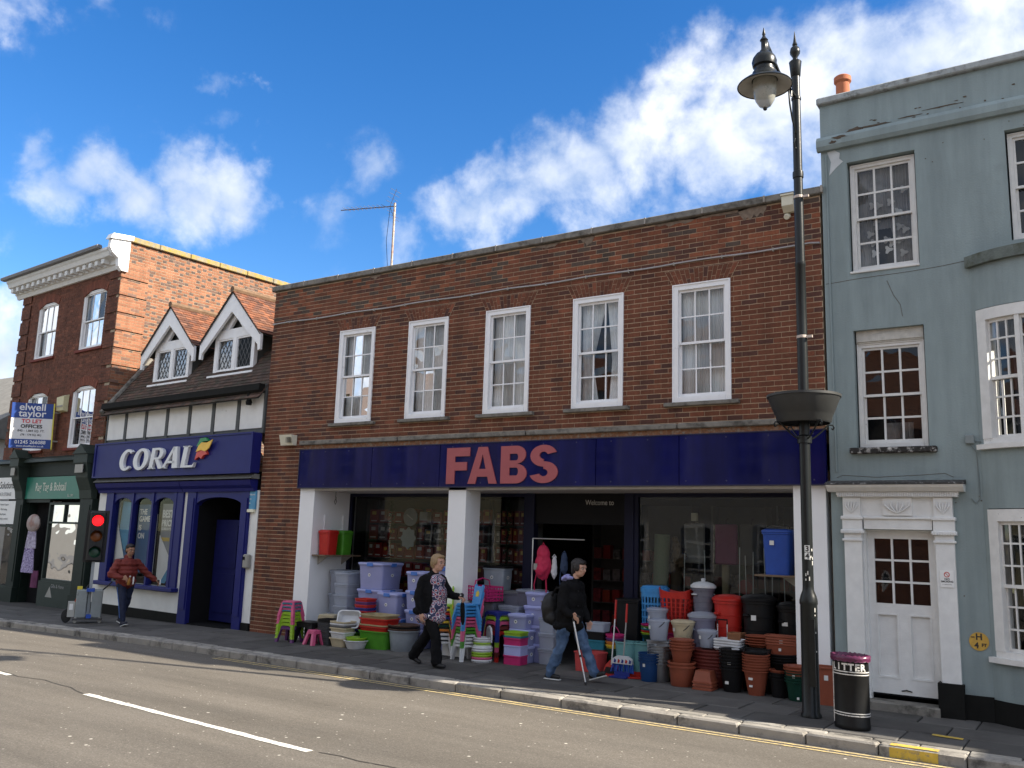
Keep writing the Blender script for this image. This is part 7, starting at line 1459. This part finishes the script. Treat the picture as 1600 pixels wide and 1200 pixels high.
stack('plant_pot', 'terracotta plastic pot', 'beside the blue waste bins', 'plant pot', 7.00, -.10, 0, [('large round',t1),('large round',t1),('smaller round',t2),('smaller round',t2),('smaller round',t2),('smaller round',t2)], [.05,.23,.04,.04,.04,.04])
ov = pot_mesh('oval_planter', .27, .21, .17, P_('maroon'), .022, .022, .62); stack('oval_planter', 'dark red oval planter', 'under the small clear bucket', 'planter', 7.32, .16, .0, [('large',ov)]*8, .046)
sq = tub_mesh('square_pot', .26,.26,.20,.20,.16,trd,.01,.010); sq.transform(RX(math.pi) @ T(0,0,-.16))
stack('square_pot', 'square terracotta pot', 'turned upside down beside the black pots', 'plant pot', 7.36, -.16, 0, [('small',sq)]*3, .042)
bkp = pot_mesh('plant_pot', .155, .115, .30, P_('black'), .017, .020); stack('plant_pot', 'black pot', 'right of the square terracotta pots', 'plant pot', 7.70, -.06, 0, [('large round',bkp)]*7, .042)
t3 = pot_mesh('plant_pot', .160, .105, .31, trd, .020, .019); b3 = pot_mesh('plant_pot', .155, .105, .31, P_('black'), .018, .019)
r_ = stack('plant_pot', 'tapered pot', 'nearest the lamp post', 'plant pot', 8.04, -.10, 0, [('terracotta',t3)]*7+[('black',b3)], .035); sticker(r_[0], -.02, -.165, .20, rad(-10), .06, .03)
sa = pot_mesh('pot_saucer', .165, .13, .045, trd, .012, .014); stack('pot_saucer', 'terracotta saucer', 'above the tapered terracotta pots', 'saucer', 7.96, .25, .575, [('round',sa)]*4, .034)
put(tub_mesh('plinth_crate', .36,.34,.34,.32,.57,P_('black'),.03,.01), 'plinth_crate', 'black crate under the terracotta saucers', 'crate', (7.98,.28,0))
th = tub_mesh('trough_planter', .44,.20,.40,.16,.15,trd,.02,.010); stack('trough_planter', 'trough planter', 'on the black bowls by the right pier', 'planter', 8.30, .25, .50, [('terracotta',th)]*4, .034)
bw_ = pot_mesh('planter_bowl', .20, .14, .14, P_('black'), .020, .018); stack('planter_bowl', 'black bowl', 'under the trough planters', 'bowl', 8.30, .20, .28, [('wide',bw_)]*4, .035)
put(tub_mesh('plinth_crate', .40,.34,.38,.32,.28,P_('black'),.03,.01), 'plinth_crate', 'black crate under the wide black bowls', 'crate', (8.32,.26,0))
bk2 = pot_mesh('plant_pot', .13, .10, .24, P_('black'), .016, .018); t4 = pot_mesh('plant_pot', .13, .10, .24, trd, .016, .018); stack('plant_pot', 'small pot', 'beside the dark green pots', 'plant pot', 8.33, -.04, 0, [('black',bk2)]*3+[('terracotta',t4)], .035)
gp_ = pot_mesh('plant_pot', .13, .095, .24, P_('dkgreen'), .015, .018); t5 = pot_mesh('plant_pot', .14, .10, .22, trd, .018, .020); r_ = stack('plant_pot', 'round pot', 'by the right pier foot', 'plant pot', 8.58, -.16, 0, [('dark green',gp_)]*5+[('terracotta',t5)]*2, .035); sticker(r_[0], .05, -.13, .03, rad(20), .03, .03)
o = put(tub_mesh('tall_planter', .26,.24,.22,.20,.46,trd,.02,.014), 'tall_planter', 'tall square terracotta planter behind the litter bin', 'planter', (8.95,-.16,0), rad(5)); sticker(o, .02, -.118, .30, 0, .05, .06)
put(tub_mesh('square_pot', .22,.20,.18,.16,.40,trd,.02,.012), 'square_pot', 'terracotta square planter half hidden by the lamp post', 'plant pot', (8.70,.0-.0+.12-.12-.0,.0), rad(5)) if False else None
# --- shelves on the piers
sh1 = thing('wall_shelf', 'wooden shelf on the left white pier holding red and green bins', 'shelf', (-.41,.45,1.48)); MB().bbox(0, .34, -.42, .55, 0, .028, .004).build('board', M('shelf_wood', (.16,.11,.07), .8, .2, 10), sh1); 
for y_ in (-.25,.38): MB().prism([(0,0),(.26,0),(0,-.16)], y_-.008, y_+.008).build('bracket', gp, sh1)
def sbin(label, x, y, z, w, d, h, m_):
    o = put(tub_mesh('pedal_bin', w*.92,d*.92,w*.78,d*.78,h-.05,P_(m_),.05,.010), 'pedal_bin', label, 'bin', (x,y,z), 0, 'bins on the shelves'); MB().loft([rrect(w*.96,d*.96,.06,h-.05), rrect(w*1.0,d*1.0,.06,h-.045), rrect(w*.98,d*.98,.06,h-.02), rrect(w*.8,d*.8,.06,h)]).build('lid', P_(m_), o, True, 50); return o
sbin('red lidded bin on the shelf inside the left pier', -.24, .27, 1.508, .30, .32, .46, 'red'); sbin('green lidded bin on the shelf inside the left pier', -.24, .66, 1.508, .30, .32, .46, 'green')
hk = thing('wire_hook', 'bent black wire hanging from the soffit by the left pier', 'hook', (-.20,.35,2.45)); MB().tube([(0,0,.24),(0,0,.14),(.03,0,.05),(0,0,0),(-.03,0,.05),(.02,0,.13)], .006, 5).build('wire', dark, hk)
wu = thing('upright_strip', 'white shelving upright on the side of the left pier', 'shelf upright', (-.405,.30,1.5)); MB().box(0, .02, -.015, .015, 0, .75).build('strip', wp, wu)
wu = thing('upright_strip', 'second white shelving upright further inside the left pier', 'shelf upright', (-.405,.80,1.5)); MB().box(0, .02, -.015, .015, 0, .75).build('strip', wp, wu)
sh2 = thing('wall_shelf', 'wooden shelf on the right white pier holding a blue bin', 'shelf', (8.546,.42,1.51)); MB().bbox(-.62, 0, -.2, .2, 0, .028, .004).build('board', MATS['shelf_wood'], sh2); MB().prism([(0,0),(-.30,0),(0,-.2)], -.01, .01).build('bracket', gp, sh2)
o = sbin('blue lidded recycling bin on the shelf by the right pier', 8.22, .42, 1.538, .42, .36, .62, 'blue'); sticker(o, -.05, -.178, .40, 0, .06, .06)
NTH = ['first','second','third','fourth','fifth','sixth','seventh','eighth','ninth','tenth','eleventh','twelfth','thirteenth','fourteenth','fifteenth','sixteenth','seventeenth','eighteenth','nineteenth','twentieth','last']
# ================================================================== inside the shop windows
def shelf_unit(label, x0, x1, y, zs, depth=.32, col=(.07,.068,.065)):
    o = thing('shelving_unit', label, 'shelving', ((x0+x1)/2, y, 0)); m = M('shelf_grey', col, .7); w = x1-x0
    MB().box(-w/2, w/2, depth, depth+.02, 0, 2.6).build('back_panel', m, o)
    for z_ in zs: MB().box(-w/2, w/2, 0, depth, z_-.02, z_).build('shelf', m, o)
    for x_ in (-w/2, w/2-.03): MB().box(x_, x_+.03, 0, depth, 0, 2.6).build('side', m, o)
zrow = [.40,.78,1.14,1.48,1.82,2.14]
shelf_unit('grey shelving full of red boxes behind the left shop window', -.30, 2.70, 1.35, zrow)
shelf_unit('grey shelving of red packets behind the window right of the middle pier', 2.80, 3.66, 1.28, zrow)
def pkg(w, d, h, mat, mat2, win=True):
    mb = MB(); mb.bbox(-w/2, w/2, -d/2, d/2, 0, h, .006); return mb.mesh('boxed_product', mat)
reds = [M('packet_red_%d' % i, c, .45, .35, 14, col2=c2) for i, (c, c2) in enumerate((((.30,.014,.012),(.16,.01,.01)), ((.34,.05,.015),(.18,.02,.015)), ((.12,.02,.03),(.22,.03,.03)), ((.28,.07,.06),(.13,.035,.035)), ((.22,.20,.20),(.07,.06,.06)), ((.03,.03,.035),(.20,.19,.18))))]
lab_y = M('packet_yellow_label', (.55,.38,.08), .5); lab_w = M('packet_white_label', (.5,.49,.46), .5)
PK = {}
rk = random.Random(17); words = ['bright red', 'orange red', 'dark red', 'pinkish', 'pale grey', 'black and white']
for (xa, xb, yy, nm) in ((-.22, 2.66, 1.43, 'left shop window'), (2.88, 3.60, 1.36, 'middle window')):
    for ri, z_ in enumerate(zrow):
        x = xa; cnt = -1
        while x < xb-.12:
            cnt += 1
            w = rk.choice((.16,.20,.24)) if nm[0] == 'l' else rk.choice((.10,.13)); h = rk.choice((.22,.26,.28)); k = rk.choice((0,0,0,1,2,2,3) if nm[0] == 'l' else (0,2,3,3,1))
            if (ri in (0,) or (ri == 4 and rk.random() < .5)) : k = rk.choice((4,5,3))
            key = (w, h, k)
            if key not in PK: PK[key] = pkg(w-.012, .16, h, reds[k], lab_y)
            o = put(PK[key], 'boxed_product', f"{words[k]} box, {NTH[cnt]} from left on the {('lowest','second','third','fourth','fifth','top')[ri]} shelf behind the {nm}", 'box', (x+w/2, yy, z_), 0, f'boxed products behind the {nm}')
            lb_ = MB().box(-w*.22, w*.22, -.0835, -.0805, h*.62, h*.86); lb_.build('label_panel', lab_y if rk.random() < .55 else lab_w, o); MB().box(-w*.30, w*.30, -.0835, -.0805, h*.12, h*.2).build('label_panel', lab_w, o)
            x += w+rk.uniform(.0,.02)
cl = thing('wall_clock', 'round silver clock inside the top of the left shop window', 'clock', (.95,1.22,2.26)); MB().lathe([(.17,0),(.17,.02),(.155,.03)], 28, RX(rad(90))).build('face', M('clock_silver', (.30,.31,.31), .4), cl, True); MB().box(-.09, .09, -.04, -.03, -.008, .008, RY(rad(32))).build('hand', solew, cl)
mi = thing('shaped_mirror', 'scallop edged mirror below the clock inside the left shop window', 'mirror', (.92,1.22,1.86)); MB().prism([((.17+.018*math.cos(8*t_))*math.cos(t_), (.19+.018*math.cos(8*t_))*math.sin(t_)) for t_ in [2*math.pi*k/48 for k in range(48)]], -.02, 0).build('plate', M('mirror_grey', (.34,.38,.38), .3), mi)
hsx = thing('white_box', 'white gift box beside the clock in the left shop window', 'box', (1.28,1.25,2.12)); MB().bbox(-.10,.10,-.06,.06,0,.24,.01).build('box', pgr, hsx); MB().box(-.10,.10,-.063,-.061,.04,.08).build('band', MATS['packet_red_2'], hsx)
lfm = M('ivy_green', (.018,.045,.014), .6, .4, 30)
def ivy(label, x, y, z0, z1):
    o = thing('ivy_garland', label, 'garland', (x,y,z0)); lf = MB(); st = [(.02*math.sin(i*1.3), .01*math.cos(i*1.7), (z1-z0)*i/16) for i in range(17)]; MB().tube(st, .006, 5).build('stem', lfm, o)
    for i in range(190):
        z_ = rk.uniform(0, z1-z0); a_ = rk.uniform(0,6.28); r_ = rk.uniform(.01,.085); c = V(r_*math.cos(a_), r_*math.sin(a_)*.6, z_); u_ = V(rk.uniform(-1,1), rk.uniform(-1,1), rk.uniform(-1,.3)).normalized()*.035; w_ = u_.orthogonal().normalized()*.02
        lf.add([tuple(c), tuple(c+u_*.5+w_), tuple(c+u_), tuple(c+u_*.5-w_)], [(0,1,2,3)])
    tag(lf.build('leaves', lfm, o), None, None, None, 'stuff')
ivy('ivy garland hanging near the left edge of the left shop window', .52, 1.16, .9, 2.6); ivy('ivy garland hanging in front of the right end of the left shop window', 2.02, 1.16, .9, 2.6); ivy('ivy garland hanging in the window right of the middle pier', 3.24, 1.12, .9, 2.6)
# right window
def roll(label, x, y, z, r_, h, mat, lean=0.0): 
    o = thing('carpet_roll', label, 'carpet roll', (x,y,z)); MB().lathe([(r_*.9,0),(r_,.01),(r_,h-.01),(r_*.9,h)], 22, RY(lean)).build('roll', mat, o, True); MB().lathe([(r_*.35,h),(r_*.35,h+.002)], 14, RY(lean)).build('core', dark, o)
roll('pale green speckled roll standing inside the right shop window', 5.98, 1.45, .9, .125, 1.16, M('green_roll', (.27,.30,.19), .8, .3, 30, col2=(.16,.20,.12)), rad(2)); roll('brown roll standing beside the pale green roll', 6.22, 1.55, .6, .09, 1.0, M('brown_roll', (.10,.07,.045), .9)); roll('tan roll standing between the hanging covers', 7.02, 1.6, .6, .06, 1.05, M('tan_roll', (.30,.24,.14), .9)); roll('dark green roll leaning right of the tan roll', 7.22, 1.65, .6, .05, 1.05, M('dkgreen_roll', (.04,.06,.03), .9), rad(4))
tp_ = thing('twisted_bundle', 'brown wrapped bundle leaning inside the right shop window', 'bundle', (6.32,1.40,1.55)); organic('wrap', [(V(0,0,.1), V(-.06,0,.42), .09, .05), (V(.04,0,.05), V(.10,0,.2), .07, .04)], .015, M('brown_wrap', (.10,.065,.035), .8, .3, 20), tp_, .02, 12)
bx_ = thing('plinth_counter', 'dark display counter inside the right shop window', 'counter', (7.1,1.75,0)); MB().box(-1.3, 1.4, -.4, .2, 0, .6).build('cabinet', dark, bx_)
for i, (lab, x, w, m_) in enumerate((('pale grey ironing cover hanging in the right shop window', 6.55, .34, M('cover_grey', (.30,.29,.27), .8, .06)), ('magenta cover hanging in the middle of the right shop window', 7.06, .36, M('cover_magenta', (.20,.025,.10), .7, .1)), ('dark grey cover hanging right of the magenta one', 7.45, .36, M('cover_dkgrey', (.075,.075,.075), .8, .1)), ('charcoal cover hanging farthest right in the shop window', 7.86, .34, M('cover_charcoal', (.045,.047,.047), .8, .1)))):
    o = thing('hanging_cover', lab, 'cover', (x,1.50+.03*i,1.62)); MB().bbox(-w/2, w/2, -.03, .03, 0, .62, .02).build('panel', m_, o); MB().tube([(0,0,.62),(0,0,.68),(.03,0,.71)], .006, 5).build('hook', dark, o)
for i, x in enumerate((6.42,6.78,7.30,7.42,7.50,7.70,7.78,7.98)):
    o = thing('metal_pole', (('leftmost','second','third','fourth','fifth','sixth','seventh','rightmost')[i]+' thin silver pole standing inside the right shop window'), 'pole', (x,1.36+.015*i,.62), 0, 'poles inside the right shop window'); MB().tube([(0,0,0),(.02*(-1)**i,0,1.15+.06*(i % 3))], .008, 6).build('tube', al_, o, True); MB().tube([(0,0,0),(0,0,.05)], .012, 6).build('foot', dark, o)
fm2 = thing('red_sign_disc', 'dull red tin sign low in the right shop window', 'sign', (7.38,1.45,1.30)); MB().lathe([(.11,0),(.11,.01)], 22, RX(rad(90))).build('disc', M('tin_red', (.20,.02,.02), .5), fm2)
fx = thing('wall_socket_box', 'cream thermostat box high inside the right shop window', 'box', (6.55,1.5,2.28)); MB().bbox(-.05,.05,-.03,.03,0,.13,.008).build('case', cream, fx)
tube_m = M_emit('fluorescent_tube', (.92,1.0,.95), .7)
for i, (x, y) in enumerate(((7.9,2.3),)):
    o = thing('ceiling_light', ('fluorescent ceiling light above the hanging covers', 'fluorescent ceiling light deep at the right of the shop', 'fluorescent ceiling light behind the shop door', 'fluorescent ceiling light deep at the left of the shop')[i], 'ceiling light', (x,y,2.80), 0); L_ = .16 if i == 0 else .75; MB().box(-L_, L_, -.06, .06, .0, .05).build('fitting', white, o); MB().tube([(-L_+.03,0,-.02),(L_-.03,0,-.02)], .016, 8).build('tube', tube_m, o)
for i, (x, y, c) in enumerate(((4.3,3.2,(.16,.10,.08)),(4.9,4.2,(.10,.09,.10)),(5.4,3.0,(.07,.08,.09)),(6.6,3.4,(.12,.06,.05)),(7.9,3.0,(.07,.09,.06)),(1.2,3.4,(.12,.08,.06)))):
    shelf_unit(('aisle shelving straight through the shop door', 'aisle shelving farthest back through the shop door', 'aisle shelving on the right through the shop door', 'aisle shelving behind the hanging covers', 'aisle shelving at the far right inside', 'aisle shelving at the far left inside')[i], x-.5, x+.5, y, [.4,.8,1.2,1.6,2.0], .3, c)
    for ri in range(4):
        for j in range(5):
            w, h = .16, rk.uniform(.15,.26); k = rk.randrange(6); key = (.16, round(h,2), k)
            if key not in PK: PK[key] = pkg(.15, .14, h, reds[k], lab_y)
            put(PK[key], 'boxed_product', f"{words[k]} box, {NTH[j]} from left on the {('lowest','second','third','top')[ri]} shelf, {('middle','farthest','entrance','central','rightmost','leftmost')[i]} aisle inside", 'box', (x-.40+.2*j, y+.1, .4+.4*ri), 0, 'boxed products on the aisle shelves')
